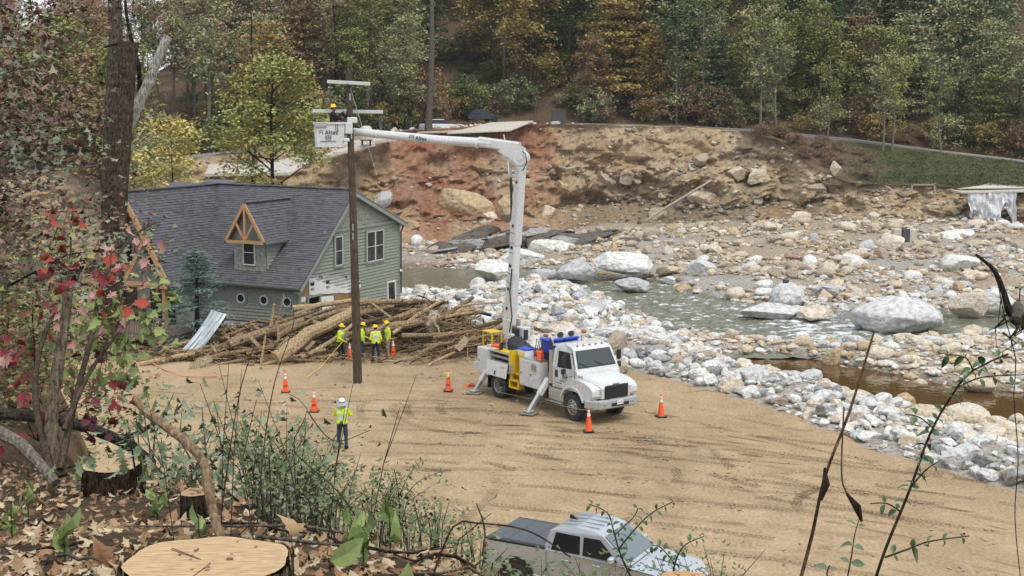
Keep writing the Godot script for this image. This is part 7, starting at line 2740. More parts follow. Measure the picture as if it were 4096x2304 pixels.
	var paint_head:=func(p: Vector3,col: Color) -> Color:
		var q:=p - hc
		var x:=q.dot(hx)
		var y:=q.dot(hu)
		var z:=q.dot(look)
		if y > 0.055 or (z < -0.02 and y > -0.055): return hair
		if z > 0.06 and absf(absf(x) - 0.033) < 0.013 and absf(y - 0.012) < 0.011: return Color(0.02,0.015,0.012)
		if z > 0.06 and absf(x) < 0.026 and absf(y+0.06) < 0.008: return Color(0.2,0.07,0.06)
		return col
	sdf_net(hb,0.013,0.022,v,c,idx,paint_head)
	for h in hands:
		var pn: Vector3 = (Vector3(-h[2],0,0) - h[1]*h[1].dot(Vector3(-h[2],0,0))).normalized()
		sdf_net(hand_bones(h[0], h[1], pn, pose.get("glove", skin_c), 0.5, -h[2]), 0.008, 0.012, v, c, idx, func(_p: Vector3, col: Color) -> Color: return col)
	obj("body", grid_mesh(v, c, PackedVector2Array(), idx), M.cloth, t)
	# hard hat
	var mb:=MB.new()
	mb.xf = Transform3D(Basis(hx,hu,look),hc+hu*0.055)
	var hp:=PackedVector2Array([Vector2(0.150,0.0),Vector2(0.152,0.008),Vector2(0.118,0.02),Vector2(0.115,0.05),Vector2(0.095,0.10),Vector2(0.06,0.128),Vector2(0.001,0.138)])
	if pose.has("wide"):
		hp = PackedVector2Array([Vector2(0.118,0.012),Vector2(0.122,0.03),Vector2(0.115,0.07),Vector2(0.092,0.115),Vector2(0.06,0.135),Vector2(0.001,0.142)])
	mb.lathe(hp,18)
	mb.box(Vector3(0,0.115,0),Vector3(0.022,0.05,0.17))
	if not pose.has("wide"):
		mb.cbox(Vector3(0,0.008,0.145),Vector3(0.14,0.012,0.07),0.005)
	obj("hard_hat", mb.mesh(), pose.get("hat", M.hat_yellow), t)
	if pose.has("wide"):
		mb = MB.new()
		mb.xf = Transform3D(Basis(hx,hu,look),hc+hu*0.05)
		mb.lathe(PackedVector2Array([Vector2(0.225,-0.06),Vector2(0.23,-0.052),Vector2(0.17,0.004),Vector2(0.115,0.02)]),20)
		obj("sun_brim", mb.mesh(), M.brim_grey, t)
		mb = MB.new()
		mb.xf = mb.xf
		mb.xf = Transform3D(Basis(hx,hu,look),hc+hu*0.05)
		mb.lathe(PackedVector2Array([Vector2(0.122,0.022),Vector2(0.126,0.03),Vector2(0.124,0.052)]),20)
		obj("hat_band", mb.mesh(), M.black_plastic, t)
	return t
func build_people() -> void:
	var cl := mat("cloth", Color(1, 1, 1), 0.9)
	cl.vertex_color_use_as_albedo = true
	cl.metallic_specular = 0.2
	tripl(cl,null,M.nm_fine,6.0,0.5,false)
	mat("hat_yellow", Color(0.75, 0.52, 0.01), 0.35)
	mat("hat_white", Color(0.72, 0.73, 0.74), 0.35)
	mat("brim_grey", Color(0.30, 0.31, 0.33), 0.7)
	var jeans:=Color(0.035,0.055,0.085)
	person("person in hi-vis yellow shirt, jeans and wide-brimmed white hard hat, back turned, arms raised", Vector3(-6.07, 0.02, -45.36), PI - 0.05, {"wide": true, "hat": M.hat_white, "pants": jeans, "cross": true, "short_sleeves": false, "lelbow": Vector3(0.30, 1.22, 0.10), "relbow": Vector3(-0.30, 1.22, 0.10), "lhand": Vector3(0.10, 1.42, 0.30), "rhand": Vector3(-0.08, 1.42, 0.30), "lfoot": Vector3(0.17, 0, 0.06), "rfoot": Vector3(-0.14, 0, -0.02), "look": Vector3(0, 0.25, 1)})
	person("person in hi-vis yellow jacket and yellow hard hat holding a tape, left of the pole", Vector3(-8.32, 0.02, -61.96), deg_to_rad(70), {"lelbow": Vector3(0.24, 1.14, 0.06), "relbow": Vector3(-0.24, 1.14, 0.06), "lhand": Vector3(0.14, 1.05, 0.32), "rhand": Vector3(-0.10, 0.98, 0.30), "glove": Color(0.4, 0.35, 0.25), "look": Vector3(0, -0.25, 1), "lean": Vector3(0, 0, 0.05), "pants": Color(0.022, 0.028, 0.045), "lfoot": Vector3(0.13, 0, 0.14), "rfoot": Vector3(-0.1, 0, -0.1)})
	person("person in hi-vis vest standing directly behind the utility pole", Vector3(-7.30, 0.02, -62.3), deg_to_rad(100), {"look": Vector3(0.2, -0.3, 1), "pants": jeans, "lhand": Vector3(0.2, 1.02, 0.28), "lelbow": Vector3(0.26, 1.13, 0.04)})
	person("person in hi-vis yellow shirt and navy trousers, back half turned, right of the pole", Vector3(-6.55, 0.02, -61.55), deg_to_rad(205), {"pants": Color(0.025, 0.03, 0.055), "cross": true, "lelbow": Vector3(0.26, 1.14, 0.03), "lhand": Vector3(0.16, 1.04, 0.26), "look": Vector3(0.5, -0.1, 1), "lfoot": Vector3(0.12, 0, 0.1), "rfoot": Vector3(-0.12, 0, -0.1)})
	person("person in hi-vis yellow jacket and khaki trousers, farthest right of the crew", Vector3(-6.08, 0.02, -62.78), deg_to_rad(-70), {"pants": Color(0.30, 0.26, 0.20), "lelbow": Vector3(0.25, 1.14, -0.02), "look": Vector3(-0.1, -0.35, 1)})
	person("person in dark jacket and yellow hard hat working from the raised bucket", Vector3(-7.70, 10.46, -56.34), deg_to_rad(84), {"shirt": Color(0.035, 0.03, 0.027), "stripes": false, "relbow": Vector3(-0.20, 1.30, 0.24), "rhand": Vector3(-0.05, 1.52, 0.50), "lelbow": Vector3(0.22, 1.18, 0.12), "lhand": Vector3(0.08, 1.26, 0.36), "glove": Color(0.3, 0.3, 0.3), "look": Vector3(0, 0.1, 1), "lfoot": Vector3(0.1, 0, 0), "rfoot": Vector3(-0.1, 0, 0), "skin": Color(0.22, 0.13, 0.09)})
	stage("people")
func mound_y(x: float,z: float) -> float:
	# debris heap under the logs
	var h:=curve([[-19.0,0.0],[-16.5,0.35],[-14.0,0.5],[-10.6,1.15],[-8.0,1.75],[-4.6,2.1],[-3.3,1.6],[-1.6,0.7],[0.4,0.0]],x)
	var fz:=curve([[-10.5,-60.6],[-9.0,-62.9],[-5.2,-63.4],[-3.0,-62.6],[0.0,-62.0]],x)
	var f:=sstep(fz,fz - 3.2,z)*(1.0 - sstep(-66.5,-69.5,z))
	return h*f - 0.1+noise_a.get_noise_2d(x*9.0,z*9.0)*0.25*f
func log_mesh(a: Vector3,b: Vector3,r: float,sd: int,bark: Color,bend:=0.03) -> ArrayMesh:
	var rr:=RandomNumberGenerator.new()
	rr.seed = sd
	var mb:=MB.new()
	var n:=7
	var path:=PackedVector3Array()
	var rad:=PackedFloat32Array()
	var len:=a.distance_to(b)
	var off:=Vector3(rr.randfn(),rr.randfn()*0.4,rr.randfn())*len*bend
	for i in n:
		var f:=float(i)/(n - 1)
		path.append(a.lerp(b,f)+off*sin(f*PI)+Vector3(rr.randfn(),rr.randfn(),rr.randfn())*r*0.12)
		rad.append(r*lerpf(1.12,0.78,f)*rr.randf_range(0.92,1.08))
	mb.col = bark
	mb.tube(path,rad,9,true,0.07,sd)
	# knots and broken limb stubs
	for k in rr.randi_range(1,3):
		var f:=rr.randf_range(0.15,0.85)
		var p:=a.lerp(b,f)+off*sin(f*PI)
		var d:=Vector3(rr.randfn(),absf(rr.randfn()),rr.randfn()).normalized()
		mb.tube(PackedVector3Array([p,p+d*r*1.9]),PackedFloat32Array([r*0.36,r*0.22]),6,true,0.1,sd+k)
	return mb.mesh()
func build_logs() -> void:
	var wm := mat("driftwood", Color(1, 1, 1), 0.95)
	wm.vertex_color_use_as_albedo = true
	wm.metallic_specular = 0.15
	tripl(wm,noise_tex(81,0.02,5,Color(0.55,0.52,0.48),Color(1,1,1)),M.nm_stone,0.9,1.2,false)
	var tones:=[Color(0.40,0.28,0.165),Color(0.45,0.345,0.225),Color(0.66,0.50,0.31),Color(0.19,0.14,0.09)]
	var mc:=func(x: float,_y: float,z: float) -> Color:
		return Color(0.15,0.115,0.075).lerp(Color(0.28,0.21,0.14),clampf(0.5+noise_a.get_noise_2d(x*9.0,z*9.0),0.0,1.0))
	var md := structure("debris_mound", sheet(-20.0, 2.0, 90, -59.6, -70.0, 50, mound_y, mc), M.litter_soil)
	tag(md, "heap of mud and bark under the log jam", "debris mound")
	var i:=0
	for l in LOGS:
		i += 1
		var a: Vector3 = l[1]
		var b: Vector3 = l[2]
		var o := obj("log", log_mesh(Vector3.ZERO, b - a, l[3], 900 + i, tones[l[4]]), wm)
		o.position = a
		tag(o, l[0], "log", "logs of the flood jam")
	# root ball on the heavy trunk and the splintered end of the long log
	var r:=RandomNumberGenerator.new()
	r.seed = 17
	for q in [[Vector3(-3.95, 1.62, -63.7), 0.75, "tangled root ball at the heavy trunk's end", 30], [Vector3(-14.3, 0.55, -61.6), 0.42, "splintered pale root flare left of the jam", 24]]:
		var rb := thing("root_ball", q[2], "root ball", q[0])
		var o := obj("root_core", make_rock(640 + int(q[3]), 3, 0.8, Vector3(0.6, 0.9, 0.6) * float(q[1]), 0.3), M.rock_7, rb)
		for k in int(q[3]):
			var d:=Vector3(r.randfn()+0.6,r.randfn(),r.randfn()).normalized()
			var mb:=MB.new()
			mb.col = tones[r.randi() % 3]
			mb.tube(PackedVector3Array([Vector3.ZERO,d*q[1]*0.7,d*q[1]*1.25+Vector3(r.randfn(),r.randfn(),r.randfn())*0.2]),PackedFloat32Array([0.09,0.05,0.015]),5,true,0.1,k)
			obj("root", mb.mesh(), wm, rb)
	for p in PLANKS:
		i += 1
		var a: Vector3 = p[1]
		var b: Vector3 = p[2]
		var mb:=MB.new()
		mb.col = [Color(0.46,0.34,0.21),Color(0.38,0.28,0.18),Color(0.5,0.4,0.28)][i % 3]
		var d:=(b - a).normalized()
		var s:=d.cross(Vector3(0.2,0.5,1.0)).normalized()
		mb.cbox(Vector3.ZERO,Vector3(p[3],0.05,a.distance_to(b)),0.008,Basis(s,d.cross(s),d))
		var o := obj("plank", mb.mesh(), wm)
		o.position = (a+b)*0.5
		tag(o, p[0], "plank", "broken lumber in the jam")
	# further logs heaped behind and among the large ones
	for k in 170:
		i += 1
		var x:=r.randf_range(-16.5,-0.5)
		var z:=r.randf_range(-67.0,-60.9)
		var y:=mound_y(x,z)+r.randf_range(0.0,0.25)
		if y < 0.05 or (x > -9.6 and x < -4.6 and z > -63.9):
			continue
		var len:=r.randf_range(1.2,4.2)
		var an:=r.randfn()*0.45+0.15
		var d:=Vector3(cos(an),0.22+r.randfn()*0.16,-sin(an)).normalized()
		var tn:=r.randi() % 4
		var o := obj("log", log_mesh(-d * len * 0.5, d * len * 0.5, r.randf_range(0.035, 0.13), 2000 + k, tones[tn], 0.05), wm)
		o.position = Vector3(x,y+0.1,z)
		tag(o, "%s smaller log lying %s the jam" % [["brown", "grey-brown", "pale peeled", "dark wet"][tn], "on the left side of" if x < -11.0 else ("in the middle of" if x < -5.0 else "on the right side of")], "log", "smaller logs of the flood jam")
	# twigs, bark and splinters
	var sm:=MB.new()
	sm.tube(PackedVector3Array([Vector3(-0.5,0,0),Vector3(-0.1,0.05,0.03),Vector3(0.5,0,0)]),PackedFloat32Array([0.022,0.02,0.008]),5,true,0.1,3)
	var where:=[]
	var cols:=PackedColorArray()
	for k in 5200:
		var x:=r.randf_range(-19.0,1.5)
		var z:=r.randf_range(-69.0,-60.4)
		var y:=mound_y(x,z)
		if y < 0.02:
			if r.randf() < 0.8 or z > -60.8:
				continue
			y = 0.05
		var b:=Basis(Vector3.UP,r.randfn()*0.8)*Basis(Vector3.BACK,r.randfn()*0.4)*Basis.from_scale(Vector3(r.randf_range(0.3,1.7),r.randf_range(0.7,2.0),r.randf_range(0.7,2.0)))
		where.append(Transform3D(b,Vector3(x,y+r.randf_range(0.02,0.3),z)))
		cols.append(tones[r.randi() % 4]*r.randf_range(0.8,1.3))
	scatter("debris", "twigs, bark and splinters matted through the log jam", sm.mesh(), wm, where, cols)
	# turned clods thrown up along the wheel tracks
	where = []
	cols = PackedColorArray()
	for p in clod_at:
		if where.size() > 1800 or not Geometry2D.is_point_in_polygon(p,lot_poly) or noise_a.get_noise_2d(p.x*6.0,p.y*6.0)+r.randf()*0.5 < 0.2:
			continue
		where.append(Transform3D(Basis(Vector3.UP,r.randf()*TAU)*Basis.from_scale(Vector3(1.5,0.6,1.0)*r.randf_range(0.02,0.06)),Vector3(p.x,0.03,p.y)))
		cols.append(Color(0.30,0.235,0.165).lerp(Color(0.48,0.39,0.28),r.randf()))
	scatter("soil_crumbs", "crumbs of turned soil along the wheel tracks", rock_round[2], M.rock, where, cols)
	# a few wood chips and clods on the lot
	where = []
	cols = PackedColorArray()
	for k in 170:
		var x:=r.randf_range(-16.0,3.0)
		var z:=r.randf_range(-61.0,-50.0)
		if r.randf() < (z+61.0)/14.0:
			continue
		where.append(Transform3D(Basis(Vector3.UP,r.randf()*TAU)*Basis.from_scale(Vector3.ONE*r.randf_range(0.03,0.10)),Vector3(x,0.03,z)))
		cols.append([Color(0.5,0.40,0.28),Color(0.36,0.28,0.19),Color(0.55,0.50,0.43)][r.randi() % 3])
	scatter("clods", "clods, chips and small stones on the lot near the jam", rock_mesh[1], M.rock, where, cols)
	stage("logs")
func build_site_things() -> void:
	# leaning metal roofing panel, spruce by the house, pipes and tapes
	var t := thing("roofing_panel", "bent light grey metal roofing panel leaning by the deck", "metal panel", Vector3(-16.3, 0.05, -62.2))
	for k in 4:
		var mb:=MB.new()
		var a:=Vector3(0,0,0)
		for j in 6:
			var f0:=j/6.0
			var f1:=(j+1)/6.0
			var bend:=func(f: float) -> Vector3: return Vector3(lerpf(-0.15,1.55,f)+0.12*sin(f*3.0),2.3*f,-0.9*f+0.08*sin(f*7.0+k))
			var w:=Vector3(0.19,-0.05,0.06)
			var p0: Vector3 = bend.call(f0)+w*k
			var p1: Vector3 = bend.call(f1)+w*k
			var ridge:=Vector3(0,0.0,0.035)
			mb.quad(p0,p0+w*0.5+ridge,p1+w*0.5+ridge,p1)
			mb.quad(p0+w*0.5+ridge,p0+w,p1+w,p1+w*0.5+ridge)
		obj("rib_panel", mb.mesh(), mat("galvanised", Color(0.46, 0.49, 0.50), 0.35, 0.5), t)
	var sp := thing("spruce", "blue-green spruce growing against the house front", "spruce tree", Vector3(-15.9, 0.0, -64.6))
	sp.scale = Vector3(1.6,1.08,1.6)
	var mb2:=MB.new()
	mb2.col = Color(0.06,0.045,0.035)
	mb2.rod(Vector3.ZERO,Vector3(0.1,4.6,0),0.11,0.02,8)
	obj("trunk", mb2.mesh(), M.bark, sp)
	var lv:=Leaves.new()
	var r:=RandomNumberGenerator.new()
	r.seed = 3
	for k in 130:
		var f:=pow(r.randf(),0.8)
		var y:=lerpf(0.5,4.7,f)
		var len:=lerpf(1.65,0.25,f)*r.randf_range(0.7,1.1)
		var an:=r.randf()*TAU
		var d:=Vector3(cos(an),-0.12+0.35*f,sin(an))
		for q in 30:
			var g:=r.randf_range(0.2,1.0)
			var p:=Vector3(0.08*f,y,0)+d*len*g+Vector3(r.randfn(),r.randfn()*0.5,r.randfn())*0.09
			var dir:=(d+Vector3(r.randfn(),r.randfn()*0.6 - 0.1,r.randfn())*0.8).normalized()
			var k2:=r.randf_range(0.7,1.3)
			var up:=Vector3(r.randfn(),1,r.randfn()).normalized()
			lv.leaf(p,dir*r.randf_range(0.07,0.14),dir.cross(up).normalized()*0.022,up*0.03,Color(k2,k2,k2))
	var sm: StandardMaterial3D = M.leaf.duplicate()
	sm.albedo_color = lin(0.15,0.21,0.185)
	obj("crown", lv.mesh(), sm, sp)
	var pipe:=func(called: String,label: String,cat: String,pts: PackedVector3Array,rad: float,m: Material) -> void:
		var mb:=MB.new()
		var rr:=PackedFloat32Array()
		for k in pts.size():
			rr.append(rad)
		mb.tube(pts,rr,7)
		tag(obj(called,mb.mesh(),m),label,cat)
	var orange := mat("orange_conduit", Color(0.55, 0.20, 0.12), 0.5)
	pipe.call("conduit", "orange plastic conduit lying across the lot's left edge", "conduit", PackedVector3Array([Vector3(-17.6, 0.15, -61.5), Vector3(-16.2, 0.1, -59.4), Vector3(-15.0, 0.06, -58.0), Vector3(-14.0, 0.12, -57.6), Vector3(-12.9, 0.1, -58.1)]), 0.03, orange)
	pipe.call("conduit", "orange conduit near the house deck", "conduit", PackedVector3Array([Vector3(-18.6, 0.2, -63.6), Vector3(-17.2, 0.2, -63.2), Vector3(-15.9, 0.25, -62.9)]), 0.03, orange)
	pipe.call("fence_tape", "orange tape trailing along the far shore beside the house", "tape", PackedVector3Array([Vector3(-7.5, -0.7, -112.0), Vector3(-5.0, -0.9, -110.5), Vector3(-2.0, -1.1, -109.3), Vector3(1.0, -1.0, -109.0)]), 0.03, orange)
	pipe.call("fence_tape", "red tape strung across the far gravel flat", "tape", PackedVector3Array([Vector3(22.0, 0.4, -104.0), Vector3(30.0, 0.5, -106.0), Vector3(38.0, 0.45, -105.0), Vector3(46.0, 0.4, -104.0)]), 0.018, orange)
	pipe.call("caution_tape", "yellow tape on the ground leading to the first worker", "tape", PackedVector3Array([Vector3(-9.7, 0.85, -54.8), Vector3(-9.2, 0.15, -57.5), Vector3(-8.9, 0.2, -59.5), Vector3(-8.15, 1.0, -61.8)]), 0.014, mat("tape_yellow", Color(0.66, 0.50, 0.03), 0.6))
	pipe.call("drain_pipe", "black pipe sticking out of the rubble behind the truck", "pipe", PackedVector3Array([Vector3(-2.0, 1.6, -67.5), Vector3(-1.1, 1.45, -67.0)]), 0.09, M.black_plastic)
	pipe.call("culvert", "rusty pipe hanging out of the eroded bank", "pipe", PackedVector3Array([Vector3(14.6, 9.1, -142.2), Vector3(17.0, 8.5, -141.2)]), 0.2, mat("rust", Color(0.20, 0.11, 0.06), 0.9))
	pipe.call("fallen_log", "grey dead trunk sliding down the eroded bank", "log", PackedVector3Array([Vector3(13.6, 0.9, -132.0), Vector3(15.3, 2.0, -132.6), Vector3(17.6, 3.1, -134.6), Vector3(21.5, 5.0, -137.6)]), 0.13, mat("dead_wood", Color(0.30, 0.26, 0.20), 0.95))
	pipe.call("hanging_cable", "pale cable hanging down the red bank beside the boom", "cable", PackedVector3Array([Vector3(-0.9, 9.5, -141.5), Vector3(-0.5, 7.5, -139.5), Vector3(-0.3, 5.2, -137.8)]), 0.07, M.rope_white)
	pipe.call("post", "dark square post standing in the far gravel", "post", PackedVector3Array([Vector3(19.1, -1.3, -90.3), Vector3(19.2, 0.3, -90.3)]), 0.22, mat("dark_post", Color(0.055, 0.055, 0.06), 0.8))
	# concrete footing on the flat
	var ft := thing("footing", "square concrete footing with dark steel plate on the far flat", "footing", Vector3(33.9, 0.4, -112.0), 0.2)
	var mb3:=MB.new()
	mb3.cbox(Vector3(-0.75,0.6,0),Vector3(0.7,1.9,0.7),0.05)
	obj("block", mb3.mesh(), M.concrete, ft)
	mb3 = MB.new()
	mb3.cbox(Vector3(0.7,0.6,0),Vector3(0.7,1.8,0.7),0.05)
	obj("block", mb3.mesh(), M.concrete, ft)
	mb3 = MB.new()
	mb3.cbox(Vector3(-0.02,0.45,0.2),Vector3(0.7,2.2,0.5),0.04)
	obj("steel_plate", mb3.mesh(), M.dark_post, ft)
	build_far_things()
	stage("site")
func far_car(label: String,at: Vector3,turn: float,m: Material) -> void:
	var t := thing("parked_car", label, "car", at, turn, "cars parked above the bank")
	var mb:=MB.new()
	skin([[-2.2,0.35,0.86],[2.2,0.35,0.86],[2.25,0.62,0.84],[2.1,0.82,0.82],[1.05,0.95,0.82],[0.9,0.95,0.82],[-1.95,1.0,0.82],[-2.2,0.9,0.82],[-2.25,0.6,0.84]],mb)
	obj("body", mb.mesh(), m, t)
	mb = MB.new()
	skin([[1.0,0.94,0.78],[0.25,1.42,0.62],[-1.2,1.45,0.62],[-2.0,0.98,0.78]],mb)
	obj("cabin_glass", mb.mesh(), M.dark_glass, t)
	mb = MB.new()
	skin([[0.3,1.42,0.60],[0.2,1.48,0.56],[-1.15,1.5,0.56],[-1.3,1.43,0.60]],mb)
	obj("roof_panel", mb.mesh(), m, t)
	for x in [-1.35,1.4]:
		for s in [-1.0,1.0]:
			mb = MB.new()
			mb.rod(Vector3(x,0.33,s*0.7),Vector3(x,0.33,s*0.88),0.33,-1.0,16)
			obj("wheel", mb.mesh(), M.black_rubber, t)
func build_far_things() -> void:
	far_car("white parked car half hidden by rubble at the bank's broken road edge", Vector3(-8.2, 9.6, -149.0), 0.5, M.white_paint)
	far_car("black parked car with dark windows above the tilted slab", Vector3(-3.6, 10.75, -151.5), 0.6, mat("car_black", Color(0.012, 0.014, 0.02), 0.15))
	# broken road slabs
	var slab:=func(label: String,pts: Array,th: float) -> void:
		var mb:=MB.new()
		var n:=pts.size()
		for k in range(1,n - 1):
			mb.tri(pts[0],pts[k],pts[k+1])
			mb.tri(pts[0] - Vector3(0,th,0),pts[k+1] - Vector3(0,th,0),pts[k] - Vector3(0,th,0))
		for k in n:
			var a: Vector3 = pts[k]
			var b: Vector3 = pts[(k+1) % n]
			mb.quad(a - Vector3(0,th,0),b - Vector3(0,th,0),b,a)
		tag(obj("road_slab", mb.mesh(), M.concrete), label, "road slab", "broken slabs of the road")
	slab.call("large pale road slab tilted at the bank's lip", [Vector3(-7.0, 9.65, -141.6), Vector3(-0.2, 9.95, -141.2), Vector3(2.4, 10.95, -145.8), Vector3(-2.4, 10.75, -146.6)], 0.12)
	slab.call("low broken slab along the bank's lip left of the tilted one", [Vector3(-11.0, 9.75, -143.0), Vector3(-3.0, 9.95, -142.4), Vector3(-3.0, 10.1, -144.8), Vector3(-10.5, 9.95, -145.4)], 0.2)
	slab.call("slumped road slab behind the yellow tree", [Vector3(-28.6, 6.2, -121.5), Vector3(-20.5, 6.35, -121.0), Vector3(-19.5, 7.2, -127.0), Vector3(-29.5, 6.9, -127.0)], 0.25)
	slab.call("long rising strip of broken road left of the house ridge", [Vector3(-21.5, 6.9, -124.6), Vector3(-13.8, 8.75, -132.0), Vector3(-14.6, 9.0, -135.0), Vector3(-23.0, 7.2, -128.0)], 0.25)
	slab.call("pale strip of road seen beneath the bucket", [Vector3(-17.5, 8.6, -131.5), Vector3(-12.0, 9.2, -137.0), Vector3(-13.0, 9.4, -140.0), Vector3(-18.5, 8.7, -135.0)], 0.25)
	# rubble along the broken lip and low ground cover on the lawn
	var rr:=RandomNumberGenerator.new()
	rr.seed = 41
	for k in 34:
		var x:=rr.randf_range(-13.0,7.0)
		var o := obj("stone", rock_mesh[k % 12], M["rock_%d" % [6, 4, 0, 2][k % 4]])
		o.transform = Transform3D(Basis(Vector3.UP,rr.randf()*TAU)*Basis.from_scale(Vector3.ONE*rr.randf_range(0.2,0.55)),Vector3(x,row(TOP,x).y+0.12,row(TOP,x).z - rr.randf_range(0.2,2.4)))
		tag(o, "%s stone lying on the broken road edge above the red bank" % ["pale beige", "tan", "pale grey", "off-white"][k % 4], "stone", "stones on the road's broken edge")
	var lv:=Leaves.new()
	clump(lv,rr,Vector3.ZERO,Vector3(0.5,0.12,0.5),40,0.07)
	var gm:=lv.mesh()
	var gw:=[]
	var gc:=PackedColorArray()
	for k in 1500:
		var x:=rr.randf_range(34.5,53.0)
		var z:=lerpf(row(TOP,x).z,row(ROAD,x).z+2.0,rr.randf())
		gw.append(Transform3D(Basis(Vector3.UP,rr.randf()*TAU),Vector3(x,bench_y(x,z)+0.12,z)))
		gc.append(Color(0.07,0.10,0.04).lerp(Color(0.17,0.15,0.075),pow(rr.randf(),2.0)))
	scatter("grass", "rough dark green ground cover on the lawn slope", gm, M.leaf, gw, gc)
	# dark utility box, tank and rubble by the road
	var b := thing("utility_box", "dark square cabinet beside the far road", "utility cabinet", Vector3(5.2, 10.5, -146.2), 0.1)
	var mb:=MB.new()
	mb.cbox(Vector3(0,0.75,0),Vector3(3.6,1.5,1.2),0.03)
	obj("cabinet", mb.mesh(), mat("cabinet_dark", Color(0.05, 0.05, 0.045), 0.7), b)
	mb = MB.new()
	mb.cbox(Vector3(0,1.53,0),Vector3(3.7,0.08,1.3),0.02)
	obj("lid", mb.mesh(), M.cabinet_dark, b)
	b.scale = Vector3(0.42,1.0,0.5)
	var tk := thing("water_tank", "cream plastic tank on a stand by the broken road", "tank", Vector3(-14.6, 8.6, -131.0))
	mb = MB.new()
	mb.lathe(PackedVector2Array([Vector2(0.5,0.5),Vector2(0.62,0.6),Vector2(0.62,1.6),Vector2(0.5,1.85),Vector2(0.2,1.95),Vector2(0.001,1.96)]),18)
	obj("vessel", mb.mesh(), mat("tank_cream", Color(0.52, 0.49, 0.42), 0.6), tk)
	mb = MB.new()
	for q in [[-0.4,-0.4],[0.4,-0.4],[0.4,0.4],[-0.4,0.4]]:
		mb.box(Vector3(q[0],0.25,q[1]),Vector3(0.1,0.55,0.1))
	mb.box(Vector3(0,0.5,0),Vector3(1.1,0.08,1.1))
	obj("stand", mb.mesh(), M.dark_metal, tk)
	# driveway, its undercut slab and the torn sheet hanging from it
	mb = MB.new()
	var edge:=[[41.3,-121.0,4.85],[44.8,-124.0,5.0],[47.5,-127.5,5.35],[49.6,-131.5,6.0],[53.0,-138.5,6.75]]
	for k in edge.size() - 1:
		var a: Array = edge[k]
		var c: Array = edge[k+1]
		mb.quad(Vector3(a[0],a[2],a[1]),Vector3(70,a[2]+0.1,a[1] - 1.0),Vector3(72,c[2]+0.1,c[1] - 1.0),Vector3(c[0],c[2],c[1]))
	mb.box(Vector3(51.2,4.78,-120.7),Vector3(20.0,0.15,2.6),Basis(Vector3.BACK,0.02))
	var dw := structure("driveway", mb.mesh(), M.concrete)
	tag(dw, "pale concrete driveway ending in an undercut slab", "driveway")
	var sh := thing("torn_sheet", "torn white plastic sheet hanging beneath the driveway slab", "plastic sheet", Vector3(41.9, 4.6, -119.5))
	mb = MB.new()
	var r:=RandomNumberGenerator.new()
	r.seed = 8
	var nx:=26
	var prof:=[3.2,3.6,4.0,4.3,4.2,3.6,3.9,4.3,3.1,2.0,2.6,4.2,4.4]
	for i in nx:
		for j in 10:
			var q:=func(ii: int,jj: int) -> Vector3:
				var f:=float(ii)/nx
				var len: float = lerpf(prof[int(f*11.99)],prof[int(f*11.99)+1],fmod(f*11.99,1.0))*0.7
				return Vector3(f*4.4+0.25*(jj/10.0)*(1.0 - f),-len*jj/10.0,0.9*noise_a.get_noise_2d(ii*9.0,jj*2.5)*(0.3+jj/10.0)+0.5*jj/10.0*sin(f*3.0))
			mb.quad(q.call(i,j+1),q.call(i+1,j+1),q.call(i+1,j),q.call(i,j))
	obj("sheet", mb.mesh(), mat("plastic_white", Color(0.55, 0.55, 0.56), 0.45), sh)
	# bench frame at the lawn's foot, boundary stake
	var fr := thing("timber_frame", "small timber frame at the lawn's washed-out foot", "timber frame", Vector3(39.5, 4.4, -125.0))
	for q in [[0,0.6,0,2.4,0.12],[-1.1,0.2,0,0.13,0.9],[1.1,0.0,0,0.15,1.5]]:
		mb = MB.new()
		mb.box(Vector3(q[0],q[1],q[2]),Vector3(q[3],q[4],0.16))
		obj("beam", mb.mesh(), M.dead_wood, fr)
	var rk := thing("rock_outcrop", "pale grey rock outcrop in the brush above the lawn", "rock outcrop", Vector3(52.5, 16.5, -162.0))
	for k in 4:
		var o := obj("crag", make_rock(660 + k, 3, 1.0, Vector3(1, 1, 1), 0.15), M.rockb_1, rk)
		o.scale = Vector3(1.4,2.6,1.4)*(1.0 - k*0.12)
		o.position = Vector3(k*0.5 - 0.6,-1.2*k+1.0,0.4*k)
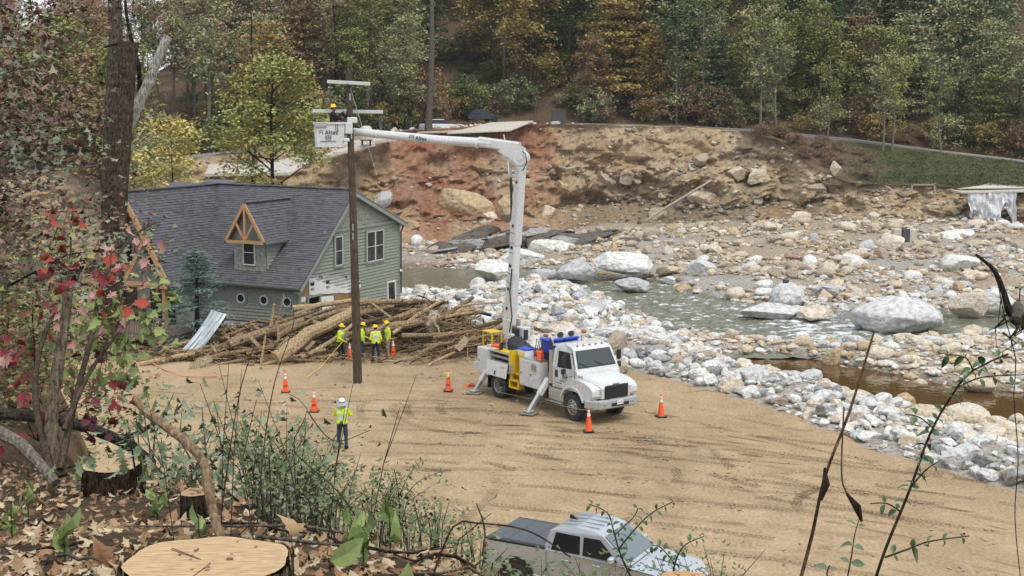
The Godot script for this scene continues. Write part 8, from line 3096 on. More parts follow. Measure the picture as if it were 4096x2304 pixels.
const CLUSTERS:=[
	[Vector3(-3.26,11.20,-9.58),1],
	[Vector3(-3.31,10.97,-9.37),1],
	[Vector3(-3.46,10.75,-9.83),0],
	[Vector3(-3.11,10.80,-9.45),0],
	[Vector3(-2.88,10.88,-9.31),1],
	[Vector3(-2.99,10.90,-9.84),2],
	[Vector3(-3.07,10.67,-10.67),2],
	[Vector3(-2.97,10.96,-10.48),2],
	[Vector3(-3.77,10.38,-10.42),0],
	[Vector3(-3.33,10.44,-9.56),2],
	[Vector3(-3.41,10.38,-10.06),1],
	[Vector3(-3.04,10.36,-9.64),2],
	[Vector3(-2.92,10.60,-9.48),1],
	[Vector3(-3.70,10.29,-9.37),2],
	[Vector3(-3.61,10.23,-9.54),0],
	[Vector3(-4.23,9.88,-10.68),0],
	[Vector3(-3.99,9.75,-10.53),0],
	[Vector3(-4.05,9.37,-10.49),0],
	[Vector3(-3.52,9.51,-10.48),5],
	[Vector3(-3.12,9.85,-9.51),5],
	[Vector3(-2.99,9.83,-9.70),0],
	[Vector3(-3.24,9.50,-10.20),5],
	[Vector3(-3.40,10.02,-10.37),5],
	[Vector3(-3.36,10.50,-10.57),2],
	[Vector3(-3.58,9.69,-10.61),5],
	[Vector3(-3.13,10.51,-9.74),4],
	[Vector3(-3.26,10.34,-10.67),3],
	[Vector3(-2.83,10.54,-9.88),4],
	[Vector3(-2.76,10.59,-10.05),4],
	[Vector3(-2.73,10.45,-9.61),4],
	[Vector3(-3.49,10.34,-10.52),4],
	[Vector3(-4.00,10.09,-10.96),3],
	[Vector3(-3.20,10.07,-10.26),4],
	[Vector3(-3.30,9.87,-10.29),3],
	[Vector3(-3.01,10.07,-9.97),4],
	[Vector3(-3.21,9.74,-10.90),3],
	[Vector3(-3.35,10.59,-9.73),4],
	[Vector3(-2.99,10.15,-10.60),4],
	[Vector3(-3.51,9.93,-10.43),4],
	[Vector3(-3.20,10.13,-10.72),3],
	[Vector3(-3.11,10.26,-11.20),3],
	[Vector3(-3.04,10.44,-9.71),3]
]
const FG:={
	"DEAD_LIMB": [Vector3(-1.95,10.53,-6.60),Vector3(-1.88,10.48,-6.50),Vector3(-1.75,10.43,-6.40),Vector3(-1.61,10.36,-6.30),Vector3(-1.51,10.29,-6.20),Vector3(-1.47,10.19,-6.10),Vector3(-1.42,10.08,-6.00),Vector3(-1.36,9.97,-5.90)],
	"FALLEN": [Vector3(-4.43,9.54,-10.50),Vector3(-4.05,9.45,-10.72),Vector3(-3.76,9.33,-10.94),Vector3(-3.53,9.16,-11.16),Vector3(-3.39,8.99,-11.38),Vector3(-3.30,8.80,-11.60)],
	"FALLEN_FORK": [Vector3(-3.61,9.13,-11.30),Vector3(-3.36,9.16,-11.20),Vector3(-3.08,9.33,-11.10),Vector3(-2.99,9.43,-11.00)],
	"GREY_LIMB": [Vector3(-3.74,9.78,-9.00),Vector3(-3.47,9.71,-8.87),Vector3(-3.29,9.62,-8.73),Vector3(-3.11,9.49,-8.60)],
	"TRUNK_A": [Vector3(-5.51,12.99,-19.00),Vector3(-5.61,12.28,-19.00),Vector3(-5.71,11.42,-19.00),Vector3(-5.82,10.38,-19.00),Vector3(-5.91,9.44,-19.00),Vector3(-6.01,8.37,-19.00)],
	"TRUNK_B": [Vector3(-5.91,13.98,-19.70),Vector3(-5.90,13.29,-19.70),Vector3(-5.93,12.76,-19.70),Vector3(-5.99,12.11,-19.70),Vector3(-6.05,11.16,-19.70),Vector3(-6.13,9.84,-19.70),Vector3(-6.23,8.36,-19.70)],
	"WHITE_LIMB": [Vector3(-5.74,11.70,-19.50),Vector3(-5.57,12.06,-19.50),Vector3(-5.38,12.43,-19.50),Vector3(-5.20,12.84,-19.50),Vector3(-5.07,13.09,-19.50)],
	"DARK_LIMB": [Vector3(-5.55,12.17,-19.60),Vector3(-5.55,12.64,-19.60),Vector3(-5.62,12.93,-19.60),Vector3(-5.70,13.40,-19.60),Vector3(-5.72,13.80,-19.60)],
	"DARK_LIMB2": [Vector3(-5.47,12.65,-19.40),Vector3(-5.60,12.87,-19.40),Vector3(-5.77,12.97,-19.40),Vector3(-5.99,12.93,-19.40)],
	"VINE_TRUNK": [Vector3(-3.31,10.66,-9.60),Vector3(-3.33,10.39,-9.52),Vector3(-3.36,10.11,-9.44),Vector3(-3.39,9.79,-9.36),Vector3(-3.36,9.57,-9.28),Vector3(-3.29,9.36,-9.20)],
	"MAPLE_STEM1": [Vector3(-3.22,9.47,-9.00),Vector3(-3.29,9.86,-9.60),Vector3(-3.35,10.21,-10.20),Vector3(-3.42,10.61,-10.80),Vector3(-3.35,10.89,-11.40),Vector3(-3.30,10.98,-12.00)],
	"MAPLE_STEM2": [Vector3(-3.28,9.44,-9.00),Vector3(-3.65,9.83,-9.75),Vector3(-3.84,10.16,-10.50),Vector3(-3.88,10.48,-11.25),Vector3(-4.08,10.98,-12.00)],
	"MAPLE_STEM3": [Vector3(-3.25,9.71,-9.20),Vector3(-3.17,10.07,-9.63),Vector3(-2.99,10.39,-10.07),Vector3(-2.81,10.65,-10.50)],
	"WEED": [Vector3(0.53,11.14,-2.30),Vector3(0.55,11.23,-2.30),Vector3(0.57,11.34,-2.30),Vector3(0.61,11.46,-2.30),Vector3(0.65,11.61,-2.30)],
	"WEED_LEAF": [Vector3(0.60,11.47,-2.30),Vector3(0.60,11.35,-2.30),Vector3(0.61,11.31,-2.30),Vector3(0.63,11.28,-2.30)],
	"SAP_STEM": [Vector3(1.33,10.26,-4.60),Vector3(1.35,10.43,-4.53),Vector3(1.41,10.67,-4.47),Vector3(1.45,10.89,-4.40),Vector3(1.50,11.05,-4.33),Vector3(1.54,11.14,-4.27),Vector3(1.63,11.21,-4.20)],
	"SAP_B1": [Vector3(1.34,10.41,-4.50),Vector3(1.42,10.44,-4.50),Vector3(1.50,10.47,-4.50),Vector3(1.64,10.49,-4.50)],
	"SAP_B2": [Vector3(1.39,10.70,-4.40),Vector3(1.44,10.76,-4.40),Vector3(1.48,10.79,-4.40)],
	"SAP_B3": [Vector3(1.46,10.91,-4.40),Vector3(1.41,10.95,-4.40),Vector3(1.36,10.96,-4.40)],
	"SAP_B4": [Vector3(1.53,11.05,-4.40),Vector3(1.62,11.09,-4.40),Vector3(1.77,11.10,-4.40)],
	"SAP_B5": [Vector3(1.59,11.11,-4.40),Vector3(1.56,11.16,-4.40),Vector3(1.49,11.17,-4.40)],
	"SAP_B6": [Vector3(1.39,10.58,-4.50),Vector3(1.34,10.61,-4.50),Vector3(1.28,10.61,-4.50)],
	"SAP2_STEM": [Vector3(1.39,10.03,-5.20),Vector3(1.41,10.17,-5.20),Vector3(1.42,10.26,-5.20),Vector3(1.44,10.34,-5.20)],
	"SAP3_STEM": [Vector3(1.27,10.10,-5.00),Vector3(1.26,10.17,-5.00),Vector3(1.27,10.20,-5.00)],
	"PRIV1": [Vector3(0.54,9.95,-5.40),Vector3(0.47,10.10,-5.40),Vector3(0.44,10.20,-5.40),Vector3(0.41,10.29,-5.40),Vector3(0.33,10.33,-5.40)],
	"PRIV1B": [Vector3(0.46,10.13,-5.40),Vector3(0.53,10.22,-5.40),Vector3(0.60,10.29,-5.40),Vector3(0.69,10.34,-5.40)],
	"PRIV1C": [Vector3(0.44,10.19,-5.40),Vector3(0.52,10.27,-5.40),Vector3(0.54,10.31,-5.40)],
	"PRIV2": [Vector3(0.68,9.99,-5.30),Vector3(0.69,10.10,-5.30),Vector3(0.73,10.18,-5.30),Vector3(0.81,10.22,-5.30)],
	"PRIV2B": [Vector3(0.69,10.10,-5.30),Vector3(0.63,10.17,-5.30),Vector3(0.59,10.18,-5.30)],
	"SHRUB1": [Vector3(-1.06,7.81,-12.00),Vector3(-1.07,8.12,-12.00),Vector3(-1.08,8.40,-12.00),Vector3(-1.12,8.63,-12.00)],
	"SHRUB1B": [Vector3(-1.07,8.28,-12.00),Vector3(-0.90,8.50,-12.00),Vector3(-0.67,8.61,-12.00)],
	"SHRUB1C": [Vector3(-1.08,8.36,-12.00),Vector3(-0.97,8.59,-12.00),Vector3(-0.86,8.71,-12.00)],
	"SHRUB1D": [Vector3(-1.07,8.20,-12.00),Vector3(-1.24,8.40,-12.00),Vector3(-1.35,8.51,-12.00)],
	"SHRUB1E": [Vector3(-1.06,8.05,-12.00),Vector3(-0.87,8.16,-12.00),Vector3(-0.68,8.20,-12.00)],
	"SHRUB1F": [Vector3(-1.06,8.01,-12.00),Vector3(-1.24,8.12,-12.00),Vector3(-1.40,8.08,-12.00)],
	"TWIG1": [Vector3(-1.48,9.67,-6.20),Vector3(-1.42,10.12,-6.20),Vector3(-1.33,10.62,-6.20),Vector3(-1.25,10.87,-6.20)],
	"TWIG2": [Vector3(-1.27,9.85,-6.20),Vector3(-1.31,10.20,-6.65),Vector3(-1.32,10.51,-7.10),Vector3(-1.28,10.79,-7.55),Vector3(-1.42,10.89,-8.00)],
	"TWIG3": [Vector3(-0.74,9.82,-5.80),Vector3(-0.84,10.09,-5.80),Vector3(-0.95,10.24,-5.80),Vector3(-1.07,10.33,-5.80)],
	"TWIG4": [Vector3(-0.69,10.04,-5.90),Vector3(-0.81,10.23,-5.90),Vector3(-0.97,10.38,-5.90),Vector3(-1.02,10.46,-5.90),Vector3(-0.95,10.63,-5.90),Vector3(-1.03,10.70,-5.90)],
	"TWIG5": [Vector3(-0.95,10.62,-5.90),Vector3(-0.83,10.48,-5.90),Vector3(-0.66,10.53,-5.90)],
	"TWIG6": [Vector3(-1.27,10.08,-5.50),Vector3(-1.13,10.22,-5.50),Vector3(-0.99,10.31,-5.50),Vector3(-0.84,10.46,-5.50)],
	"TWIG7": [Vector3(-0.11,10.38,-4.60),Vector3(-0.10,10.48,-4.60),Vector3(-0.13,10.58,-4.60)],
	"TWIG8": [Vector3(-0.21,10.80,-3.20),Vector3(-0.15,10.95,-3.20),Vector3(-0.09,10.96,-3.20),Vector3(0.04,10.94,-3.20),Vector3(0.15,10.87,-3.20)],
	"VINE": [Vector3(1.88,11.36,-5.00),Vector3(1.92,11.20,-5.00),Vector3(1.97,11.04,-5.00),Vector3(1.97,10.89,-5.00),Vector3(2.00,10.64,-5.00),Vector3(2.00,10.40,-5.00),Vector3(2.04,10.12,-5.00)],
	"ROOT_LIMB": [Vector3(2.87,11.12,-8.00),Vector3(2.99,11.02,-8.00),Vector3(3.06,10.87,-8.00),Vector3(3.11,10.75,-8.00),Vector3(3.25,10.70,-8.00)]
}
var leaf_shapes:={}
func leaf_outline(kind: String) -> PackedVector2Array:
	var p:=PackedVector2Array()
	match kind:
		"maple":
			for q in [[0.0,0.0],[0.10,-0.02],[0.36,-0.14],[0.30,0.09],[0.60,0.22],[0.50,0.30],[0.60,0.48],[0.34,0.44],[0.32,0.66],[0.15,0.76],[0.0,1.0]]:
				p.append(Vector2(q[0],q[1]))
		"bough":
			for q in [[0.0,-0.1],[0.16,0.02],[0.52,-0.06],[0.34,0.2],[0.62,0.5],[0.28,0.5],[0.22,0.62],[0.0,1.05]]:
				p.append(Vector2(q[0],q[1]))
		"oak":
			for q in [[0.0,-0.1],[0.1,0.1],[0.25,0.16],[0.14,0.3],[0.36,0.42],[0.18,0.52],[0.34,0.72],[0.14,0.78],[0.0,1.05]]:
				p.append(Vector2(q[0],q[1]))
		_:
			for q in [[0.0,0.0],[0.22,0.18],[0.32,0.45],[0.22,0.75],[0.0,1.0]]:
				p.append(Vector2(q[0],q[1]))
	return p
func leaf_tris(kind: String,curl: float,fold: float,twist: float) -> PackedVector3Array:
	# triangles of one unit leaf: y along the blade, folded on the midrib and curled down
	var o:=leaf_outline(kind)
	var out:=PackedVector3Array()
	var warp:=func(q: Vector2) -> Vector3:
		var b:=curl*q.y*q.y
		return Vector3(q.x*cos(fold)+twist*q.y*q.y*0.3,q.y*(1.0 - 0.25*absf(b)),absf(q.x)*sin(fold) - b+twist*q.x*q.y)
	for s in [1.0,-1.0]:
		for k in o.size() - 1:
			var a:=Vector2(o[k].x*s,o[k].y)
			var b:=Vector2(o[k+1].x*s,o[k+1].y)
			var m0:=Vector2(0,clampf(o[k].y,0.0,1.0))
			var m1:=Vector2(0,clampf(o[k+1].y,0.0,1.0))
			out.append_array([warp.call(m0),warp.call(a),warp.call(b),warp.call(m0),warp.call(b),warp.call(m1)])
	return out
func leaf_mesh(kind: String,v: int) -> ArrayMesh:
	var key:=kind+str(v)
	if not leaf_shapes.has(key):
		var mb:=MB.new()
		var t:=leaf_tris(kind,[0.25,0.7,1.1,-0.35,0.4,0.5][v],[0.35,0.2,0.75,0.5,0.9,0.1][v],[0.2,-0.5,0.6,0.3,-0.7,0.5][v])
		for k in range(0,t.size(),3):
			mb.tri(t[k],t[k+1],t[k+2])
		leaf_shapes[key] = mb.mesh()
	return leaf_shapes[key]
func spray(lv: Leaves,r: RandomNumberGenerator,kind: String,at: Vector3,size: float,col: Color,hang:=0.5) -> void:
	var t:=leaf_tris(kind,r.randf_range(0.0,0.8),r.randf_range(0.1,0.7),r.randf_range(-0.5,0.5))
	var b:=Basis(Vector3.UP,r.randf()*TAU)*Basis(Vector3.RIGHT,PI*0.5+r.randfn()*0.42+hang)*Basis.from_scale(Vector3.ONE*size)
	for k in range(0,t.size(),3):
		var p0:=at+b*t[k]; var p1:=at+b*t[k+1]; var p2:=at+b*t[k+2]
		lv.v.append(p0); lv.v.append(p1); lv.v.append(p2)
		var n:=(p2 - p0).cross(p1 - p0).normalized()
		for q in 3:
			lv.n.append(n); lv.c.append(col)
func path_of_fg(key: String) -> PackedVector3Array:
	# the listed joints joined by a smooth curve
	var src: Array = FG[key]
	var cv:=Curve3D.new()
	for i in src.size():
		var d: Vector3 = (src[mini(i+1,src.size() - 1)] - src[maxi(i - 1,0)])*0.17
		cv.add_point(src[i],-d,d)
	cv.bake_interval = maxf(0.02,cv.get_baked_length()/14.0)
	return cv.get_baked_points()
func stem_mesh(key: String,r0: float,r1: float,col: Color,seg:=6,lump:=0.0) -> ArrayMesh:
	var mb:=MB.new()
	mb.col = col
	var p:=path_of_fg(key)
	var rr:=PackedFloat32Array()
	for i in p.size():
		rr.append(lerpf(r0,r1,float(i)/(p.size() - 1)))
	mb.tube(p,rr,seg,true,lump,key.hash() % 1000)
	return mb.mesh()
func leafy(t: Node3D,key: String,kind: String,size: float,gap: float,m: Material,r: RandomNumberGenerator,from:=0.15) -> void:
	# paired leaves along a stem, each a part
	var p:=path_of_fg(key)
	var total:=0.0
	for i in p.size() - 1:
		total += p[i].distance_to(p[i+1])
	var run:=0.0
	var next:=total*from
	for i in p.size() - 1:
		var d:=(p[i+1] - p[i])
		var l:=d.length()
		while next < run+l:
			var at:=p[i]+d*((next - run)/l)
			for s in [-1.0,1.0]:
				var side: Vector3 = d.normalized().cross(Vector3(r.randfn()*0.5,0.3,1.0)).normalized()*s
				var along: Vector3 = (side+d.normalized()*0.5+Vector3(0,-0.1,r.randfn()*0.4)).normalized()
				var up:=Vector3(r.randfn()*0.4,1.0,0.5+r.randfn()*0.4).normalized()
				var bx: Vector3 = along.cross(up).normalized()
				var o := obj("leaf", leaf_mesh(kind, r.randi() % 3), m, t)
				var z:=size*r.randf_range(0.7,1.25)
				o.transform = Transform3D(Basis(bx,along,bx.cross(along))*Basis.from_scale(Vector3(z,z,z)),at+along*0.004)
			next += gap*r.randf_range(0.8,1.3)
		run += l
func stump(label: String,at: Vector3,r: float,h: float,face: Color,bark: Color,sd: int) -> void:
	var t := thing("stump", label, "stump", at)
	var rr:=RandomNumberGenerator.new()
	rr.seed = sd
	var mb:=MB.new()
	mb.col = bark
	var n:=72
	var edge:=[]
	for i in n:
		var k:=1.0+0.045*sin(TAU*i*3.0/n+sd)+0.03*sin(TAU*i*7.0/n+2.0*sd)+rr.randf_range(-0.008,0.008)
		edge.append(k)
	for i in n:
		var a:=TAU*i/n
		var b:=TAU*(i+1)/n
		var e0: float = edge[i]
		var e1: float = edge[(i+1) % n]
		var d0:=Vector3(cos(a),0,sin(a))*r
		var d1:=Vector3(cos(b),0,sin(b))*r
		var prev:=1.0
		for j in 5:
			var f0:=1.0 - j/5.0
			var f1:=1.0 - (j+1)/5.0
			var g0:=1.0+0.28*pow(1.0 - f0,2.0)+(0.03 if (i+j) % 3 == 0 else 0.0)
			var g1:=1.0+0.28*pow(1.0 - f1,2.0)+(0.03 if (i+j+1) % 3 == 0 else 0.0)
			mb.quad(d1*e1*g1+Vector3(0,h*f1,0),d0*e0*g1+Vector3(0,h*f1,0),d0*e0*g0+Vector3(0,h*f0,0),d1*e1*g0+Vector3(0,h*f0,0))
	obj("bark", mb.mesh(), M.bark_fg, t)
	mb = MB.new()
	var rings:=14
	for j in rings:
		for i in n:
			var a:=TAU*i/n
			var b:=TAU*(i+1)/n
			var f0:=float(j)/rings*0.955
			var f1:=float(j+1)/rings*0.955
			var k:=0.95+0.03*sin(j*2.3+sd)
			mb.col = Color(face.r*k,face.g*k*0.99,face.b*k*0.97)
			var y:=h+0.004
			var e0: float = edge[i]
			var e1: float = edge[(i+1) % n]
			mb.quad(Vector3(cos(b)*r*f0*e1,y,sin(b)*r*f0*e1),Vector3(cos(b)*r*f1*e1,y,sin(b)*r*f1*e1),Vector3(cos(a)*r*f1*e0,y,sin(a)*r*f1*e0),Vector3(cos(a)*r*f0*e0,y,sin(a)*r*f0*e0))
	obj("cut_face", mb.mesh(), M.cut_wood, t)
	# drying cracks and a few chips of sawdust on the cut
	for k in 3:
		var a:=rr.randf()*TAU
		mb = MB.new()
		mb.col = Color(0.16,0.10,0.055)
		mb.box(Vector3(cos(a),0,sin(a))*r*0.42+Vector3(0,h+0.003,0),Vector3(r*rr.randf_range(0.4,0.8),0.006,r*0.012),Basis(Vector3.UP,-a+rr.randfn()*0.15))
		obj("crack", mb.mesh(), M.cut_wood, t)
	for k in 12:
		mb = MB.new()
		mb.col = face*rr.randf_range(0.35,0.8)
		var d:=Vector3(rr.randfn(),0,rr.randfn())*r*0.36
		mb.box(d+Vector3(0,h+0.008,0),Vector3(0.018,0.005,0.007)*rr.randf_range(0.4,1.3),Basis(Vector3.UP,rr.randf()*TAU))
		obj("chip", mb.mesh(), M.cut_wood, t)
func stem_thing(called: String,label: String,cat: String,key: String,r0: float,r1: float,col: Color,seg:=7,lump:=0.0) -> MeshInstance3D:
	var o:=obj(called,stem_mesh(key,r0,r1,col,seg,lump),M.bark_fg)
	tag(o,label,cat)
	return o
func build_front() -> void:
	var r:=RandomNumberGenerator.new()
	r.seed = 77
	var bk := mat("bark_fg", Color(1, 1, 1), 0.95)
	bk.vertex_color_use_as_albedo = true
	bk.metallic_specular = 0.15
	tripl(bk,M.coarse,M.nm_stone,2.6,1.5,false)
	bk.uv1_scale = Vector3(5.0,0.9,5.0)
	var cw := mat("cut_wood", Color(1, 1, 1), 0.85)
	cw.vertex_color_use_as_albedo = true
	tripl(cw,noise_tex(91,0.02,5,Color(0.84,0.79,0.72),Color(1,1,1)),M.nm_fine,3.0,0.35,false)
	cw.uv1_scale = Vector3(0.8,4.0,6.0)
	var dark:=Color(0.055,0.045,0.036)
	var grey:=Color(0.17,0.15,0.125)
	stump("broad fresh-cut stump with pale yellow face at the bottom of the picture", Vector3(-1.03, 10.15, -4.2), 0.283, 0.345, Color(0.55, 0.40, 0.235), Color(0.15, 0.115, 0.08), 3)
	stump("dark-barked stump with cream cut top among the leaf litter", Vector3(-2.85, 9.05, -9.0), 0.205, 0.45, Color(0.54, 0.42, 0.26), Color(0.07, 0.052, 0.038), 5)
	stump("small round stump with brown cut top beside the curved dead limb", Vector3(-1.86, 9.4, -7.4), 0.09, 0.38, Color(0.40, 0.27, 0.16), Color(0.06, 0.048, 0.038), 8)
	stump("cut sapling stump with orange face near the pickup", Vector3(0.69, 9.3, -5.0), 0.10, 0.84, Color(0.55, 0.33, 0.16), Color(0.10, 0.075, 0.05), 9)
	stem_thing("dead_limb", "curved peeled tan dead limb rising beside the broad stump", "limb", "DEAD_LIMB", 0.019, 0.024, Color(0.34, 0.24, 0.15), 9, 0.12)
	stem_thing("fallen_log", "thin dark fallen trunk lying across the slope below the maple", "fallen trunk", "FALLEN", 0.055, 0.045, Color(0.10, 0.088, 0.075), 10, 0.06)
	stem_thing("fallen_branch", "dark side branch of the fallen trunk", "branch", "FALLEN_FORK", 0.03, 0.012, dark)
	stem_thing("fallen_branch", "pale grey limb lying on the leaf litter by the left edge", "branch", "GREY_LIMB", 0.05, 0.035, Color(0.26, 0.235, 0.2), 9, 0.06)
	stem_thing("vine_wrapped_tree", "vine-wrapped brown trunk in front of the sandy bank", "tree trunk", "VINE_TRUNK", 0.035, 0.055, Color(0.22, 0.18, 0.135), 10, 0.1)
	# twin-stemmed tree with a sawn top
	var tt := thing("cut_tree", "tall dark twin-stemmed tree with one stem sawn off, beside the house", "tree", Vector3(-7.6, 7.0, -19.0))
	var inv:=Transform3D(Basis(),-tt.position)
	for q in [["TRUNK_A", "sawn_stem", 0.145, 0.19, Color(0.13, 0.105, 0.082)], ["TRUNK_B", "stem", 0.095, 0.17, Color(0.17, 0.145, 0.118)], ["WHITE_LIMB", "white_limb", 0.09, 0.06, Color(0.62, 0.60, 0.55)], ["DARK_LIMB", "limb", 0.04, 0.02, dark], ["DARK_LIMB2", "limb", 0.03, 0.015, dark]]:
		var o:=obj(q[1],stem_mesh(q[0],q[2],q[3],q[4],12,0.05),bk,tt)
		o.position = -tt.position
	var lv:=Leaves.new()
	for k in 260:
		var p: Vector3 = FG.DARK_LIMB2[1]+Vector3(r.randf_range(-0.2,2.4),r.randf_range(-0.4,1.4),r.randfn()*0.4)
		spray(lv, r, "oak", p, r.randf_range(0.06, 0.1), Color(0.07, 0.10, 0.05) * r.randf_range(0.8, 1.4))
	var lm: StandardMaterial3D = M.leaf.duplicate()
	lm.resource_name = "near leaves"
	M.near_leaf = lm
	obj("leaves", lv.mesh(), lm, tt).position = -tt.position
	# red maple: hanging maroon boughs above, red and green leaves on young stems below
	var mp := thing("red_maple", "red maple with maroon upper boughs and red and green leaves, left edge", "maple tree", Vector3(-3.2, 8.6, -9.2))
	for q in [["MAPLE_STEM1", 0.028, 0.008], ["MAPLE_STEM2", 0.03, 0.008], ["MAPLE_STEM3", 0.022, 0.006]]:
		obj("stem", stem_mesh(q[0], q[1], q[2], Color(0.13, 0.10, 0.075)), bk, mp).position = -mp.position
	lv = Leaves.new()
	var tw:=MB.new()
	tw.col = dark
	for k in 96:
		# boughs: spread in depth as well as height
		var dd:=r.randf_range(11.5,17.0)
		var el:=r.randf_range(-0.125,0.10)
		var px:=r.randf_range(-0.44,-0.325)
		if el < -0.06 and k % 3 == 0:
			px = r.randf_range(-0.36,-0.285)
		var c:=Vector3(px*dd,12.0+el*dd,-dd)
		var b:=Vector3(c.x - r.randf_range(0.8,1.8),c.y - r.randf_range(0.2,0.7),c.z+r.randfn()*0.6)
		if k % 4 == 0:
			tw.tube(PackedVector3Array([b,b.lerp(c,0.5)+Vector3(0,0.1,0),c]),PackedFloat32Array([0.012,0.008,0.003]),5,false)
		var tone:=r.randf()
		for q in 88:
			var f:=r.randf()
			var p:=b.lerp(c,0.25+0.85*f)+Vector3(r.randfn()*0.30,r.randfn()*0.15 - 0.05,r.randfn()*0.3)
			var col:=Color(0.10,0.048,0.04).lerp(Color(0.20,0.14,0.105),pow(r.randf(),1.5))
			if tone > 0.6:
				col = Color(0.12,0.14,0.085).lerp(Color(0.20,0.19,0.14),r.randf())
			elif tone > 0.70 and el < -0.01:
				col = Color(0.36,0.17,0.06)
			spray(lv, r, "bough", p, r.randf_range(0.055, 0.098), col * r.randf_range(0.75, 1.5), 0.12)
	var tg := obj("twigs", tw.mesh(), bk, mp)
	tg.position = -mp.position
	tg.set_meta("kind", "stuff")
	obj("upper_leaves", lv.mesh(), lm, mp).position = -mp.position
	var cols:=[Color(0.20,0.035,0.04),Color(0.28,0.055,0.035),Color(0.40,0.22,0.19),Color(0.12,0.17,0.055),Color(0.21,0.26,0.09),Color(0.13,0.04,0.05)]
	var cm:=[]
	for c in cols:
		var m: StandardMaterial3D = M.leaf.duplicate()
		m.vertex_color_use_as_albedo = false
		m.albedo_color = c.linear_to_srgb()
		cm.append(m)
	for cl in CLUSTERS:
		# drooping bunches: each leaf hangs from the twig by its stalk
		var hang:=MB.new()
		hang.col = Color(0.16,0.09,0.06)
		for k in (6 if cl[1] in [0,1,2,5] else 8):
			var at: Vector3 = cl[0]+Vector3(r.randfn()*0.10,r.randfn()*0.07,r.randfn()*0.1)
			hang.rod(at+Vector3(0,0,0),cl[0]+Vector3(0,0.14,0),0.0015,-1.0,4)
			var o := obj("leaf", leaf_mesh("maple", r.randi() % 6), cm[cl[1]], mp)
			o.transform = Transform3D(Basis(Vector3.UP,r.randf()*TAU)*Basis(Vector3.RIGHT,PI - 0.35+r.randfn()*0.3)*Basis.from_scale(Vector3(0.8,1.0,0.9)*r.randf_range(0.07,0.12)),at - mp.position)
		obj("stalks", hang.mesh(), bk, mp).position = -mp.position
	# the green and rusty small foliage behind them
	lv = Leaves.new()
	for k in 1500:
		var dd:=r.randf_range(10.5,14.5)
		var at:=Vector3(r.randf_range(-0.42,-0.272)*dd,12.0 - dd*r.randf_range(0.085,0.245),-dd)
		if noise_a.get_noise_3d(at.x*14.0,at.y*14.0,at.z*5.0) < -0.02:
			continue
		var col:=Color(0.14,0.18,0.06).lerp(Color(0.30,0.27,0.11),r.randf())
		if r.randf() < 0.2:
			col = Color(0.30,0.15,0.08)
		spray(lv, r, "bough", at, r.randf_range(0.045, 0.085), col, 0.5)
	obj("inner_leaves", lv.mesh(), lm, mp).position = -mp.position
	# felled oak top with wilting green leaves
	var ok := thing("oak_branch", "felled oak branches with wilting grey-green leaves below the stumps", "branch", Vector3(-2.4, 8.0, -9.8))
	lv = Leaves.new()
	tw = MB.new()
	tw.col = grey
	for k in 46:
		var dd:=r.randf_range(8.6,11.5)
		var px:=r.randf_range(-0.31,-0.165)
		var y:=12.0 - dd*(0.235+0.11*r.randf()+0.10*maxf(0.0,px+0.22)*5.0)
		var c:=Vector3(px*dd,y,-dd)
		tw.tube(PackedVector3Array([c+Vector3(r.randfn()*0.3,-0.5,r.randfn()*0.3),c+Vector3(0,-0.15,0),c+Vector3(r.randfn()*0.12,0.2,0)]),PackedFloat32Array([0.012,0.008,0.003]),5,false)
		for q in 30:
			var col:=Color(0.095,0.125,0.06).lerp(Color(0.25,0.28,0.19),pow(r.randf(),1.6))
			spray(lv, r, "oak", c + Vector3(r.randfn() * 0.24, r.randfn() * 0.17, r.randfn() * 0.28), r.randf_range(0.07, 0.12), col, 0.8)
	tg = obj("twigs", tw.mesh(), bk, ok)
	tg.position = -ok.position
	tg.set_meta("kind", "stuff")
	obj("leaves", lv.mesh(), lm, ok).position = -ok.position
	# low green plants among the litter
	for k in 26:
		var x:=r.randf_range(-3.6,-0.2)
		var z:=-r.randf_range(5.0,10.5)
		var g := thing("seedling", "small green seedling among the leaf litter", "seedling", Vector3(x, hill_near(x, z), z), r.randf() * TAU, "green seedlings in the litter")
		for q in 5:
			var o := obj("leaf", leaf_mesh("oval", r.randi() % 3), cm[3 + q % 2], g)
			o.transform = Transform3D(Basis(Vector3.UP,TAU*q/5.0+r.randf())*Basis(Vector3.RIGHT,0.9+r.randf()*0.4)*Basis.from_scale(Vector3.ONE*r.randf_range(0.06,0.12)),Vector3(0,0.05+0.03*q,0))
		var sm:=MB.new()
		sm.col = Color(0.12,0.13,0.05)
		sm.rod(Vector3(0,-0.03,0),Vector3(0,0.2,0),0.005,0.003,5)
		obj("stem", sm.mesh(), bk, g)
	# leaf litter: the largest singly, the rest as one covering
	var lit:=[Color(0.34,0.23,0.125),Color(0.22,0.13,0.065),Color(0.45,0.36,0.23),Color(0.16,0.09,0.05),Color(0.38,0.29,0.185),Color(0.25,0.14,0.075)]
	var litm:=[]
	for c in lit:
		var m: StandardMaterial3D = M.leaf.duplicate()
		m.vertex_color_use_as_albedo = false
		m.albedo_color = c.linear_to_srgb()
		litm.append(m)
	var words := ["tan", "brown", "pale beige", "dark brown", "buff", "reddish"]
	var shapes := [["maple", 0], ["oak", 5], ["oval", 4], ["maple", 3], ["oval", 0], ["oak", 0]]
	var spots:=[]
